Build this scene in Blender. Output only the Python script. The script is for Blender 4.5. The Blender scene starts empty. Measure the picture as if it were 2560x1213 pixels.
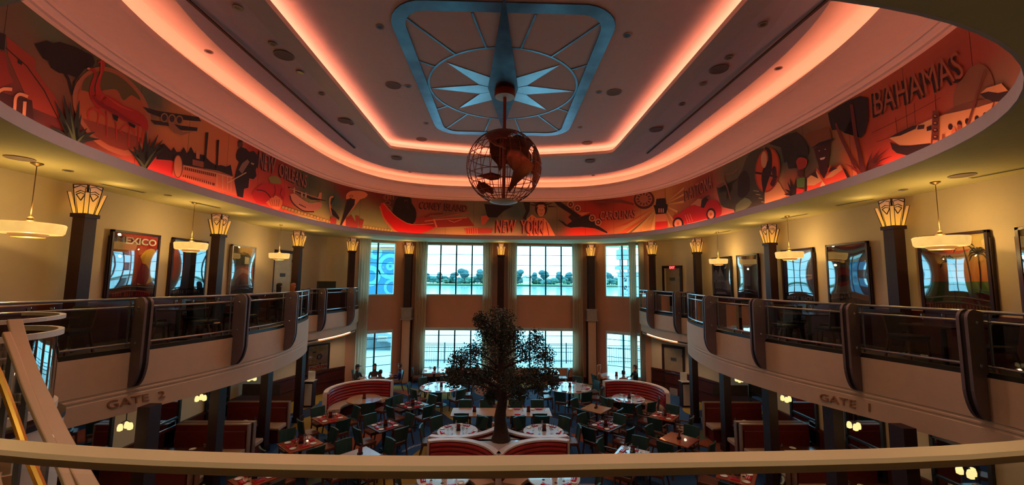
import bpy, bmesh, math, random
from mathutils import Vector, Matrix
random.seed(7)
SC = bpy.context.scene
COL = SC.collection
PI = math.pi
# ------------------------------------------------------------------ camera
F = 1000.0
PITCH, ROLL, YAW, EYE = math.atan(.094), math.radians(.55), math.radians(1.55), 5.2
def _axes():
    f = Vector((math.sin(YAW)*math.cos(PITCH), math.cos(YAW)*math.cos(PITCH), math.sin(PITCH)))
    r = Vector((math.cos(YAW), -math.sin(YAW), 0)); u = r.cross(f)
    c, s = math.cos(ROLL), math.sin(ROLL)
    return c*r+s*u, -s*r+c*u, f
CR, CU, CF = _axes()
CO = Vector((0, 0, EYE))
cam = bpy.data.cameras.new('camera'); camo = bpy.data.objects.new('camera', cam); COL.objects.link(camo)
camo.matrix_world = Matrix(((CR.x, CU.x, -CF.x, 0), (CR.y, CU.y, -CF.y, 0), (CR.z, CU.z, -CF.z, EYE), (0, 0, 0, 1)))
cam.sensor_width = 36; cam.lens = F/2560*36; cam.clip_start = .05; cam.clip_end = 2000
SC.camera = camo
def ray(px, py): return CF*F+CR*(px-1280)-CU*(py-606.5)
def atz(px, py, z): d = ray(px, py); return CO+d*((z-EYE)/d.z)
def aty(px, py, y): d = ray(px, py); return CO+d*(y/d.y)
def atx(px, py, x): d = ray(px, py); return CO+d*(x/d.x)
# ------------------------------------------------------------------ world, light, exposure
W = bpy.data.worlds.new('sky'); SC.world = W; W.use_nodes = True
nt = W.node_tree; nt.nodes.clear()
o_ = nt.nodes.new('ShaderNodeOutputWorld'); b_ = nt.nodes.new('ShaderNodeBackground')
tc = nt.nodes.new('ShaderNodeTexCoord'); mp = nt.nodes.new('ShaderNodeMapping'); mp.inputs['Scale'].default_value = (1.2, 1.2, 6)
nz = nt.nodes.new('ShaderNodeTexNoise'); nz.inputs['Scale'].default_value = 2.2; nz.inputs['Detail'].default_value = 4
cr = nt.nodes.new('ShaderNodeValToRGB')
cr.color_ramp.elements[0].position = .35; cr.color_ramp.elements[0].color = (.17, .52, .71, 1)
cr.color_ramp.elements[1].position = .62; cr.color_ramp.elements[1].color = (.24, .61, .75, 1)
nt.links.new(tc.outputs['Generated'], mp.inputs['Vector']); nt.links.new(mp.outputs['Vector'], nz.inputs['Vector'])
nt.links.new(nz.outputs['Fac'], cr.inputs['Fac']); nt.links.new(cr.outputs['Color'], b_.inputs['Color'])
b_.inputs['Strength'].default_value = 4.8
nt.links.new(b_.outputs['Background'], o_.inputs['Surface'])
SC.view_settings.view_transform = 'Standard'; SC.view_settings.look = 'None'
SC.view_settings.gamma = 1; SC.view_settings.use_curve_mapping = False
SC.view_settings.exposure = 0.7
SC.cycles.use_denoising = True
SC.cycles.max_bounces = 8; SC.cycles.diffuse_bounces = 4; SC.cycles.glossy_bounces = 3; SC.cycles.transparent_max_bounces = 16
SC.cycles.caustics_reflective = False; SC.cycles.caustics_refractive = False
SC.cycles.sample_clamp_indirect = 4
def lamp(name, typ, loc, energy, color, size=.3, rot=None, sy=None, spread=None, parent=None):
    l = bpy.data.lights.new(name, typ); l.energy = energy; l.color = color
    if typ == 'AREA':
        l.size = size
        if sy: l.shape = 'RECTANGLE'; l.size_y = sy
        if spread: l.spread = spread
    elif typ == 'SPOT': l.shadow_soft_size = size; l.spot_size = spread or 1.6; l.spot_blend = .8
    else: l.shadow_soft_size = size
    o = bpy.data.objects.new(name, l); COL.objects.link(o); o.location = loc
    if rot: o.rotation_euler = rot
    if parent: o.parent = parent
    return o
LED = (1.0, .30, .16); LEDW = (1.0, .26, .088); WARM = (1.0, .68, .22)
LED_MURAL, LED_COVE, LED_STAR = 10.5, 2.3, 1.9
# ------------------------------------------------------------------ materials
def lin(c): return tuple((x/255/12.92 if x/255 <= .04045 else ((x/255+.055)/1.055)**2.4) for x in c)
MATS = {}
def mat(name, rgb, rough=.6, metal=0, var=.08, scale=6, bump=0, emit=0, coat=0, spec=.5, trans=0):
    if name in MATS: return MATS[name]
    m = bpy.data.materials.new(name); m.use_nodes = True; t = m.node_tree; p = t.nodes['Principled BSDF']
    c = lin(rgb)
    n = t.nodes.new('ShaderNodeTexNoise'); n.inputs['Scale'].default_value = scale; n.inputs['Detail'].default_value = 3
    tcn = t.nodes.new('ShaderNodeTexCoord'); t.links.new(tcn.outputs['Object'], n.inputs['Vector'])
    r = t.nodes.new('ShaderNodeValToRGB')
    r.color_ramp.elements[0].position = .3; r.color_ramp.elements[1].position = .7
    r.color_ramp.elements[0].color = tuple(x*(1-var) for x in c)+(1,); r.color_ramp.elements[1].color = tuple(min(1, x*(1+var)) for x in c)+(1,)
    t.links.new(n.outputs['Fac'], r.inputs['Fac']); t.links.new(r.outputs['Color'], p.inputs['Base Color'])
    p.inputs['Roughness'].default_value = rough; p.inputs['Metallic'].default_value = metal
    p.inputs['Specular IOR Level'].default_value = spec
    if coat: p.inputs['Coat Weight'].default_value = coat; p.inputs['Coat Roughness'].default_value = .03
    if emit: t.links.new(r.outputs['Color'], p.inputs['Emission Color']); p.inputs['Emission Strength'].default_value = emit
    if bump:
        b = t.nodes.new('ShaderNodeBump'); b.inputs['Strength'].default_value = bump; b.inputs['Distance'].default_value = .02
        t.links.new(n.outputs['Fac'], b.inputs['Height']); t.links.new(b.outputs['Normal'], p.inputs['Normal'])
    MATS[name] = m; return m
def emitter(name, col, s):
    if name in MATS: return MATS[name]
    m = bpy.data.materials.new(name); m.use_nodes = True; t = m.node_tree; t.nodes.clear()
    e = t.nodes.new('ShaderNodeEmission'); e.inputs['Color'].default_value = tuple(col)+(1,); e.inputs['Strength'].default_value = s
    o = t.nodes.new('ShaderNodeOutputMaterial'); t.links.new(e.outputs[0], o.inputs[0]); MATS[name] = m; return m
def glass(name, tint=(1, 1, 1), refl=.08):
    if name in MATS: return MATS[name]
    m = bpy.data.materials.new(name); m.use_nodes = True; t = m.node_tree; t.nodes.clear()
    tr = t.nodes.new('ShaderNodeBsdfTransparent'); tr.inputs[0].default_value = tuple(tint)+(1,)
    g = t.nodes.new('ShaderNodeBsdfGlossy'); g.inputs['Roughness'].default_value = .02
    fr = t.nodes.new('ShaderNodeFresnel'); fr.inputs['IOR'].default_value = 1.45
    mu = t.nodes.new('ShaderNodeMath'); mu.operation = 'MULTIPLY_ADD'; mu.inputs[1].default_value = .9; mu.inputs[2].default_value = refl-.04; mu.use_clamp = True
    mx = t.nodes.new('ShaderNodeMixShader'); o = t.nodes.new('ShaderNodeOutputMaterial')
    t.links.new(fr.outputs[0], mu.inputs[0]); t.links.new(mu.outputs[0], mx.inputs[0])
    t.links.new(tr.outputs[0], mx.inputs[1]); t.links.new(g.outputs[0], mx.inputs[2]); t.links.new(mx.outputs[0], o.inputs[0])
    MATS[name] = m; return m
def painted(name, rough=.5, coat=0, spec=.5):
    """colour from the mesh's colour attribute (flat print)"""
    if name in MATS: return MATS[name]
    m = bpy.data.materials.new(name); m.use_nodes = True; t = m.node_tree; p = t.nodes['Principled BSDF']
    a = t.nodes.new('ShaderNodeAttribute'); a.attribute_name = 'print'
    t.links.new(a.outputs['Color'], p.inputs['Base Color']); p.inputs['Roughness'].default_value = rough
    p.inputs['Specular IOR Level'].default_value = spec
    if coat: p.inputs['Coat Weight'].default_value = coat; p.inputs['Coat Roughness'].default_value = .02
    MATS[name] = m; return m
M = dict(
    wall=mat('wall_paint', (205, 182, 152), .75, var=.03, scale=1.5),
    farwall=mat('salmon_wall_paint', (196, 140, 112), .75, var=.03, scale=1.5),
    soffit=mat('soffit_paint', (206, 190, 140), .8, var=.02),
    ceil=mat('ceiling_paint', (232, 214, 216), .85, var=.02),
    cove=mat('cove_plaster', (226, 208, 200), .8, var=.02),
    lip=mat('lip_plaster', (200, 190, 196), .8, var=.02),
    fascia=mat('fascia_plaster', (204, 180, 156), .7, var=.03),
    burg=mat('dark_burgundy_wood', (48, 22, 26), .5, var=.15, scale=3, spec=.35),
    wainscot=mat('red_brown_wainscot', (74, 30, 24), .35, var=.15, scale=4),
    stone=mat('grey_marble', (150, 138, 134), .4, var=.15, scale=12),
    bronze=mat('dark_bronze', (112, 98, 104), .5, metal=.3, var=.08),
    steel=mat('brushed_steel', (190, 195, 205), .28, metal=1, var=.05),
    silver=mat('silver_leaf', (120, 146, 160), .3, metal=1, var=.3, scale=1.6),
    white=mat('white_paint', (226, 222, 212), .5, var=.02),
    black=mat('black_frame', (22, 22, 26), .4, var=.1),
    cream=mat('cream_enamel', (200, 170, 134), .42, var=.03, scale=3, coat=.12),
    brass=mat('brass', (214, 164, 70), .25, metal=1),
    wood=mat('table_wood', (150, 70, 42), .22, var=.18, scale=3, coat=.5),
    palewood=mat('pale_table_wood', (176, 132, 96), .22, var=.1, scale=3, coat=.5),
    laminate=mat('pale_laminate', (188, 182, 184), .2, var=.05, coat=.5),
    darkwood=mat('dark_table_wood', (70, 36, 28), .22, var=.18, scale=3, coat=.4),
    chairw=mat('chair_wood', (88, 58, 46), .35, var=.15),
    chairb=mat('dark_green_vinyl', (34, 66, 66), .35, var=.12, scale=10),
    chairs=mat('brown_seat_vinyl', (104, 62, 48), .35, var=.12, scale=8),
    red=mat('red_vinyl', (150, 28, 38), .35, var=.1, scale=8),
    darkred=mat('dark_red_vinyl', (96, 26, 26), .4, var=.1, scale=8),
    tan=mat('tan_vinyl', (198, 172, 150), .4, var=.05),
    napkin=mat('red_cloth', (190, 16, 44), .8, var=.12, scale=20),
    china=mat('white_china', (236, 236, 232), .15),
    bark=mat('dark_bark', (42, 28, 26), .8, var=.3, scale=14, bump=.5),
    leaf=mat('dull_green_leaves', (50, 54, 48), .6, var=.35, scale=9),
    globe=mat('copper_brown_metal', (142, 84, 66), .4, metal=.7, var=.2),
    wglass=glass('window_glass', (.97, .99, 1.0), .04),
    rglass=glass('smoked_rail_glass', (.42, .46, .50), .06),
    cglass=glass('curved_rail_glass', (.80, .88, .92), .38),
    mirror=mat('mirror_glass', (190, 196, 205), .03, metal=1, var=0),
    drink=glass('drinking_glass', (.93, .95, .97), .25),
)
# ------------------------------------------------------------------ mesh helpers
class MB:
    def __init__(s): s.v = []; s.f = []
    def add(s, vs, fs):
        b = len(s.v); s.v += [tuple(v) for v in vs]; s.f += [tuple(i+b for i in f) for f in fs]; return s
    def box(s, c, d, rz=0, taper=1):
        x, y, z = d[0]/2, d[1]/2, d[2]/2; ca, sa = math.cos(rz), math.sin(rz); vs = []
        for k, (sx, sy, sz) in enumerate([(-1, -1, -1), (1, -1, -1), (1, 1, -1), (-1, 1, -1), (-1, -1, 1), (1, -1, 1), (1, 1, 1), (-1, 1, 1)]):
            t = taper if sz > 0 else 1
            a, b = sx*x*t, sy*y*t; vs.append((c[0]+a*ca-b*sa, c[1]+a*sa+b*ca, c[2]+sz*z))
        return s.add(vs, [(3, 2, 1, 0), (4, 5, 6, 7), (0, 1, 5, 4), (1, 2, 6, 5), (2, 3, 7, 6), (3, 0, 4, 7)])
    def bar(s, p, q, w, h=None):
        h = h or w; p, q = Vector(p), Vector(q); d = (q-p).normalized()
        up = Vector((0, 0, 1)) if abs(d.z) < .99 else Vector((0, 1, 0))
        a = d.cross(up).normalized(); b = a.cross(d)
        vs = [e+a*w/2*i+b*h/2*j for e in (p, q) for i, j in ((-1, -1), (1, -1), (1, 1), (-1, 1))]
        return s.add(vs, [(3, 2, 1, 0), (4, 5, 6, 7), (0, 1, 5, 4), (1, 2, 6, 5), (2, 3, 7, 6), (3, 0, 4, 7)])
    def tube(s, path, r, n=6, closed=False, radii=None):
        path = [Vector(p) for p in path]; k = len(path); rings = []
        pu = None
        for i, p in enumerate(path):
            a = path[(i-1) % k] if (closed or i > 0) else p; b = path[(i+1) % k] if (closed or i < k-1) else p
            d = (b-a).normalized()
            if pu is None: pu = d.orthogonal().normalized()
            pu = (pu-d*pu.dot(d)).normalized(); w = d.cross(pu); rr = radii[i] if radii else r
            rings.append([p+(pu*math.cos(2*PI*j/n)+w*math.sin(2*PI*j/n))*rr for j in range(n)])
        vs = [v for q in rings for v in q]; fs = []
        for i in range(k if closed else k-1):
            for j in range(n):
                a, b = i*n+j, i*n+(j+1) % n; c, d = ((i+1) % k)*n+(j+1) % n, ((i+1) % k)*n+j
                fs.append((a, b, c, d))
        if not closed: fs += [tuple(range(n-1, -1, -1)), tuple((k-1)*n+j for j in range(n))]
        return s.add(vs, fs)
    def lathe(s, prof, c=(0, 0, 0), n=16, a0=0, a1=2*PI):
        full = abs(a1-a0-2*PI) < 1e-6; m = n if full else n+1; vs = []; fs = []
        for i in range(m):
            a = a0+(a1-a0)*i/n
            for r, z in prof: vs.append((c[0]+r*math.cos(a), c[1]+r*math.sin(a), c[2]+z))
        k = len(prof)
        for i in range(n):
            i2 = (i+1) % m
            for j in range(k-1): fs.append((i*k+j, i2*k+j, i2*k+j+1, i*k+j+1))
        return s.add(vs, fs)
    def prism(s, poly, z0, z1):
        n = len(poly); vs = [(x, y, z0) for x, y in poly]+[(x, y, z1) for x, y in poly]
        return s.add(vs, [tuple(range(n-1, -1, -1)), tuple(range(n, 2*n))]+[(i, (i+1) % n, (i+1) % n+n, i+n) for i in range(n)])
    def quad(s, a, b, c, d): return s.add([a, b, c, d], [(0, 1, 2, 3)])
    def sweep(s, plan, prof, closed=False, normal=None):
        """plan: xy points; prof: (offset along normal, z) closed section; extruded along plan"""
        k = len(plan); m = len(prof); vs = []; fs = []
        N = normal or normals(plan, closed)
        for (x, y), (nx, ny) in zip(plan, N):
            for d, z in prof: vs.append((x+nx*d, y+ny*d, z))
        for i in range(k if closed else k-1):
            i2 = (i+1) % k
            for j in range(m):
                j2 = (j+1) % m; fs.append((i*m+j, i2*m+j, i2*m+j2, i*m+j2))
        if not closed: fs += [tuple(range(m)), tuple((k-1)*m+j for j in range(m-1, -1, -1))]
        return s.add(vs, fs)
    def strip(s, plan, prof, closed=False):
        """open section swept (no wrap)"""
        k = len(plan); m = len(prof); vs = []; fs = []
        for (x, y), (nx, ny) in zip(plan, normals(plan, closed)):
            for d, z in prof: vs.append((x+nx*d, y+ny*d, z))
        for i in range(k if closed else k-1):
            i2 = (i+1) % k
            for j in range(m-1): fs.append((i*m+j, i2*m+j, i2*m+j+1, i*m+j+1))
        return s.add(vs, fs)
    def mesh(s, name, m, smooth=False, recalc=True):
        me = bpy.data.meshes.new(name); me.from_pydata(s.v, [], s.f); me.materials.append(m)
        if recalc:
            bm = bmesh.new(); bm.from_mesh(me); bmesh.ops.recalc_face_normals(bm, faces=bm.faces); bm.to_mesh(me); bm.free()
        if smooth:
            me.shade_smooth()
            try: me.set_sharp_from_angle(angle=math.radians(40))
            except Exception: pass
        return me
    def build(s, name, m, parent=None, smooth=False, loc=None, rz=0, bevel=0, recalc=True):
        o = bpy.data.objects.new(name, s.mesh(name, m, smooth, recalc)); COL.objects.link(o)
        if parent: o.parent = parent
        if loc: o.location = loc
        if rz: o.rotation_euler = (0, 0, rz)
        if bevel:
            b = o.modifiers.new('b', 'BEVEL'); b.width = bevel; b.segments = 2; b.limit_method = 'ANGLE'
        return o
def normals(plan, closed=False):
    """unit normals to the LEFT of the travel direction"""
    k = len(plan); out = []
    for i in range(k):
        a = plan[(i-1) % k] if (closed or i > 0) else plan[i]; b = plan[(i+1) % k] if (closed or i < k-1) else plan[i]
        dx, dy = b[0]-a[0], b[1]-a[1]; l = math.hypot(dx, dy) or 1; out.append((-dy/l, dx/l))
    return out
def thing(name, label=None, cat=None, loc=(0, 0, 0), rz=0, group=None, kind=None):
    o = bpy.data.objects.new(name, None); COL.objects.link(o); o.location = loc; o.rotation_euler = (0, 0, rz); o.empty_display_size = .1
    return tag(o, label, cat, group, kind)
def tag(o, label=None, cat=None, group=None, kind=None):
    for k, v in (('label', label), ('category', cat), ('group', group), ('kind', kind)):
        if v: o[k] = v
    return o
KIDS = {}
def copy_tree(o, parent=None, loc=None, rz=None, label=None, group=None, sc=None):
    c = o.copy(); COL.objects.link(c)
    if parent: c.parent = parent
    if loc is not None: c.location = loc
    if rz is not None: c.rotation_euler = (0, 0, rz)
    if label: c['label'] = label
    if group: c['group'] = group
    if sc: c.scale = sc
    if o.name not in KIDS: KIDS[o.name] = list(o.children)
    for ch in KIDS[o.name]: copy_tree(ch, c)
    return c
class Proto:
    """first use places the original, later uses copy it"""
    def __init__(s, root): s.r = root; s.used = False
    def put(s, loc, rz=0, label=None, group=None, sc=None):
        if not s.used:
            s.used = True; o = s.r; o.location = loc; o.rotation_euler = (0, 0, rz)
            if label: o['label'] = label
            if group: o['group'] = group
            KIDS.setdefault(o.name, list(o.children))
            if sc: o.scale = sc
            return o
        o = copy_tree(s.r, None, loc, rz, label, group); o.scale = sc or (1, 1, 1)
        if not group and 'group' in o: del o['group']
        return o
def sell(a, b, yc, n, N=160):
    out = []
    for i in range(N):
        t = 2*PI*i/N; c, s = math.cos(t), math.sin(t)
        # ray form keeps points even
        r = (abs(c/a)**n+abs(s/b)**n)**(-1/n); out.append((r*c, yc+r*s))
    return out
def smooth_curve(pts, sub=6):
    out = []
    for i in range(len(pts)-1):
        p0 = pts[max(i-1, 0)]; p1 = pts[i]; p2 = pts[i+1]; p3 = pts[min(i+2, len(pts)-1)]
        for k in range(sub):
            t = k/sub
            out.append(tuple(.5*((2*p1[j])+(-p0[j]+p2[j])*t+(2*p0[j]-5*p1[j]+4*p2[j]-p3[j])*t*t+(-p0[j]+3*p1[j]-3*p2[j]+p3[j])*t**3) for j in range(len(p1))))
    out.append(tuple(pts[-1])); return out
class Strip2:
    """vertical surface over a plan curve: (u along, z) <-> 3D"""
    def __init__(s, plan, closed=False):
        s.p = list(plan)+([plan[0]] if closed else []); s.l = [0]
        for a, b in zip(s.p, s.p[1:]): s.l.append(s.l[-1]+math.dist(a, b))
        s.n = normals(s.p)
    def pt(s, u, z, off=0):
        u = max(0, min(s.l[-1]-1e-6, u)); lo, hi = 0, len(s.l)-1
        while hi-lo > 1:
            m = (lo+hi)//2
            if s.l[m] <= u: lo = m
            else: hi = m
        t = (u-s.l[lo])/(s.l[lo+1]-s.l[lo]); a, b = s.p[lo], s.p[lo+1]
        na, nb = s.n[lo], s.n[lo+1]
        return Vector((a[0]+(b[0]-a[0])*t+off*(na[0]+(nb[0]-na[0])*t), a[1]+(b[1]-a[1])*t+off*(na[1]+(nb[1]-na[1])*t), z))
    def hit(s, px, py):
        d = ray(px, py); best = None
        for i in range(len(s.p)-1):
            a, b = s.p[i], s.p[i+1]; ex, ey = b[0]-a[0], b[1]-a[1]; den = d.x*ey-d.y*ex
            if abs(den) < 1e-9: continue
            t = (a[0]*ey-a[1]*ex)/den; w = (a[0]*d.y-a[1]*d.x)/den
            if t > 0 and -1e-6 <= w <= 1+1e-6:
                if best is None or t > best[0]: best = (t, s.l[i]+w*math.hypot(ex, ey), EYE+d.z*t)
        if best is None: raise ValueError('no hit %s %s' % (px, py))
        return best[1], best[2]
def surf(poly, mapf, step=(.3, .3)):
    """2D polygon -> triangles subdivided on a grid and mapped to 3D: (verts2d, verts3d, faces)"""
    bm = bmesh.new()
    try:
        f = bm.faces.new([bm.verts.new((x, y, 0)) for x, y in poly])
        bmesh.ops.triangulate(bm, faces=[f])
    except Exception: bm.free(); return [], [], []
    for ax in (0, 1):
        if not step[ax]: continue
        lo = min(p[ax] for p in poly); hi = max(p[ax] for p in poly); k = math.floor(lo/step[ax])+1
        while k*step[ax] < hi:
            co = [0, 0, 0]; no = [0, 0, 0]; co[ax] = k*step[ax]; no[ax] = 1
            bmesh.ops.bisect_plane(bm, geom=bm.verts[:]+bm.edges[:]+bm.faces[:], plane_co=co, plane_no=no, dist=1e-6); k += 1
    bm.verts.ensure_lookup_table(); bm.verts.index_update()
    v2 = [(v.co.x, v.co.y) for v in bm.verts]; fs = [tuple(v.index for v in f.verts) for f in bm.faces]; bm.free()
    return v2, [mapf(x, y) for x, y in v2], fs
class Print:
    """coloured flat shapes collected to one mesh with colour attribute 'print'"""
    def __init__(s): s.v = []; s.f = []; s.c = []
    def add(s, v3, fs, col, v2=None):
        b = len(s.v); s.v += [tuple(v) for v in v3]; s.f += [tuple(i+b for i in f) for f in fs]
        if callable(col): s.c += [col(*p) for p in v2]
        else: s.c += [col]*len(v3)
    def build(s, name, m, parent=None):
        me = bpy.data.meshes.new(name); me.from_pydata(s.v, [], s.f); me.materials.append(m)
        a = me.color_attributes.new('print', 'FLOAT_COLOR', 'POINT')
        a.data.foreach_set('color', [x for c in s.c for x in (c[0], c[1], c[2], 1)])
        o = bpy.data.objects.new(name, me); COL.objects.link(o)
        if parent: o.parent = parent
        return o
_TX = {}
def text2d(s, bold=0.0):
    """letters as 2D mesh normalised to the unit box"""
    if (s, bold) in _TX: return _TX[(s, bold)]
    c = bpy.data.curves.new('lettering', 'FONT'); c.body = s; c.resolution_u = 3; c.offset = bold; c.fill_mode = 'FRONT'
    o = bpy.data.objects.new('lettering', c); COL.objects.link(o)
    bpy.context.view_layer.update()
    me = bpy.data.meshes.new_from_object(o.evaluated_get(bpy.context.evaluated_depsgraph_get()))
    vs = [(v.co.x, v.co.y) for v in me.vertices]; fs = [tuple(p.vertices) for p in me.polygons]
    bpy.data.objects.remove(o); bpy.data.curves.remove(c); bpy.data.meshes.remove(me)
    x0 = min(v[0] for v in vs); x1 = max(v[0] for v in vs); y0 = min(v[1] for v in vs); y1 = max(v[1] for v in vs)
    r = ([((x-x0)/(x1-x0), (y-y0)/(y1-y0)) for x, y in vs], fs); _TX[(s, bold)] = r; return r
def ell(cx, cy, rx, ry, n=24, a0=0, a1=2*PI, rot=0):
    out = []
    for i in range(n):
        a = a0+(a1-a0)*i/(n if abs(a1-a0-2*PI) < 1e-6 else n-1); x, y = rx*math.cos(a), ry*math.sin(a)
        out.append((cx+x*math.cos(rot)-y*math.sin(rot), cy+x*math.sin(rot)+y*math.cos(rot)))
    return out
def ribbon(pts, w):
    """thick line as polygon"""
    if not isinstance(w, (list, tuple)): w = [w]*len(pts)
    L, Rr = [], []
    for (x, y), (nx, ny), k in zip(pts, normals(pts), w): L.append((x+nx*k/2, y+ny*k/2)); Rr.append((x-nx*k/2, y-ny*k/2))
    return L+Rr[::-1]
# ================================================================== STRUCTURE
ZS = 7.15                      # soffit over the balcony
LIP = sell(7.15, 8.38, 10.83, 3.0)
# ---- plan of the outer wall, clockwise seen from above starting near left
WL = [(-9.1, -2.5), (-9.1, 16.6), (-8.75, 17.75), (-8.1, 18.75), (-7.35, 19.6), (-5.0, 21.05), (-4.4, 21.2)]
WR = [(-x, y) for x, y in WL][::-1]
def wall_panel(mb, p0, p1, z0, z1, holes=(), rev=.16):
    L = math.dist(p0, p1); ux, uy = (p1[0]-p0[0])/L, (p1[1]-p0[1])/L
    P = lambda u, z, o=0: (p0[0]+ux*u-uy*o, p0[1]+uy*u+ux*o, z)
    us = sorted({0, L, *[h[0] for h in holes], *[h[1] for h in holes]}); zs = sorted({z0, z1, *[h[2] for h in holes], *[h[3] for h in holes]})
    for a, b in zip(us, us[1:]):
        for c, d in zip(zs, zs[1:]):
            if any(h[0] <= (a+b)/2 <= h[1] and h[2] <= (c+d)/2 <= h[3] for h in holes): continue
            mb.quad(P(a, c), P(b, c), P(b, d), P(a, d))
    for a, b, c, d in holes:
        mb.quad(P(a, c), P(a, c, rev), P(a, d, rev), P(a, d)); mb.quad(P(b, c), P(b, d), P(b, d, rev), P(b, c, rev))
        mb.quad(P(a, c), P(b, c), P(b, c, rev), P(a, c, rev)); mb.quad(P(a, d), P(a, d, rev), P(b, d, rev), P(b, d))
    return P
UPW = (4.38, 7.06); LOW = (.64, 2.72); LOWS = (.48, 2.66)
def struct(mb, name, m, **k): return tag(mb.build(name, m, **k), kind='structure')
WINS = []
# far wall (left of travel direction = outside, walking left->right gives +offset outside)
mb = MB()
c0, c1 = (-4.4, 21.2), (4.4, 21.2)
hs = []
for x0, x1 in ((-4.02, -.7), (.72, 4.04)):
    hs += [(x0+4.4, x1+4.4, *UPW), (x0+4.4, x1+4.4, *LOW)]
P = wall_panel(mb, c0, c1, 0, ZS, hs); struct(mb, 'wall_far', M['farwall'])
for h in hs: WINS.append((P, h, 4))
mb = MB(); p0, p1 = (-7.35, 19.6), (-5.0, 21.05); L = math.dist(p0, p1); hs = [(L*.18, L*.815, *UPW), (L*.18, L*.815, *LOWS)]
P = wall_panel(mb, p0, p1, 0, ZS, hs); wall_panel(mb, (-5.0, 21.05), (-4.4, 21.2), 0, ZS); struct(mb, 'wall_far_left', M['farwall'])
for h in hs: WINS.append((P, h, 2))
mb = MB(); p0, p1 = (5.0, 21.05), (7.35, 19.6); hs = [(L*.185, L*.82, *UPW), (L*.185, L*.82, *LOWS)]
P = wall_panel(mb, p0, p1, 0, ZS, hs); wall_panel(mb, (4.4, 21.2), (5.0, 21.05), 0, ZS); struct(mb, 'wall_far_right', M['farwall'])
for h in hs: WINS.append((P, h, 2))
mb = MB()
for a, b in zip(WL[:4], WL[1:5]): wall_panel(mb, a, b, 0, ZS)
struct(mb, 'wall_left', M['wall'])
# right wall, with an alcove for the two doors between (8.1,18.75) and (8.75,17.75)
mb = MB()
for a, b in zip(WR[2:], WR[3:]): wall_panel(mb, a, b, 0, ZS)
struct(mb, 'wall_right', M['wall'])
mb = MB(); mb.quad((-9.1, -2.5, 0), (9.1, -2.5, 0), (9.1, -2.5, ZS), (-9.1, -2.5, ZS)); struct(mb, 'wall_near', M['wall'])
# floor with procedural carpet
def carpet():
    m = bpy.data.materials.new('patterned_carpet'); m.use_nodes = True; t = m.node_tree; p = t.nodes['Principled BSDF']
    g = t.nodes.new('ShaderNodeNewGeometry'); N = t.nodes.new; Lk = t.links.new
    n1 = N('ShaderNodeTexNoise'); n1.inputs['Scale'].default_value = .38; n1.inputs['Detail'].default_value = 0
    Lk(g.outputs['Position'], n1.inputs['Vector'])
    va = N('ShaderNodeVectorMath'); va.operation = 'MULTIPLY_ADD'; va.inputs[1].default_value = (3.4, 3.4, 0)
    Lk(n1.outputs['Color'], va.inputs[0]); Lk(g.outputs['Position'], va.inputs[2])
    v = N('ShaderNodeTexVoronoi'); v.inputs['Scale'].default_value = .72; v.feature = 'SMOOTH_F1'; v.inputs['Smoothness'].default_value = .03
    v.inputs['Randomness'].default_value = .9
    Lk(va.outputs[0], v.inputs['Vector'])
    sp = N('ShaderNodeSeparateColor'); Lk(v.outputs['Color'], sp.inputs[0])
    r = N('ShaderNodeValToRGB'); r.color_ramp.interpolation = 'CONSTANT'
    cols = [(0, (44, 76, 118)), (.30, (34, 46, 70)), (.44, (66, 98, 132)), (.56, (146, 118, 52)), (.66, (36, 68, 112)), (.78, (152, 78, 44)), (.86, (58, 92, 132)), (.94, (96, 104, 80))]
    e = r.color_ramp.elements
    while len(e) < len(cols): e.new(.5)
    for i, (q, c) in enumerate(cols): e[i].position = q; e[i].color = lin(c)+(1,)
    Lk(sp.outputs[0], r.inputs['Fac'])
    n2 = N('ShaderNodeTexNoise'); n2.inputs['Scale'].default_value = 60; Lk(g.outputs['Position'], n2.inputs['Vector'])
    mx = N('ShaderNodeMixRGB'); mx.blend_type = 'MULTIPLY'; mx.inputs[0].default_value = .12
    Lk(r.outputs['Color'], mx.inputs[1]); Lk(n2.outputs['Color'], mx.inputs[2]); Lk(mx.outputs[0], p.inputs['Base Color'])
    p.inputs['Roughness'].default_value = .9; p.inputs['Specular IOR Level'].default_value = .2
    return m
CARPET = carpet()
plan = WL+WR
mb = MB(); mb.prism([(x, y) for x, y in plan], -.12, 0); struct(mb, 'floor', CARPET)
# light chain-pattern lines woven in the carpet
def chain(mb, pts, zz=.004):
    pts = [atz(*p, 0) for p in pts]; c = smooth_curve([(p.x, p.y) for p in pts], 10); L = Strip2(c)
    n = int(L.l[-1]/.16)
    for i in range(n):
        p = L.pt(i*.16+.08, zz); q = L.pt(i*.16+.1, zz); a = math.atan2(q.y-p.y, q.x-p.x)
        out = ell(p.x, p.y, .085, .05, 12, rot=a); inn = ell(p.x, p.y, .05, .022, 12, rot=a); b = len(mb.v)
        mb.add([(x, y, zz) for x, y in out+inn], [(k, (k+1) % 12, 12+(k+1) % 12, 12+k) for k in range(12)])
mb = MB(); chain(mb, [(1005, 1131), (1030, 1118), (1060, 1110), (1095, 1102)]); chain(mb, [(1180, 962), (1200, 967), (1218, 971)])
mb.build('chain_motif', mat('pale_wool', (150, 160, 166), .9), bpy.data.objects['floor'])
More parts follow.
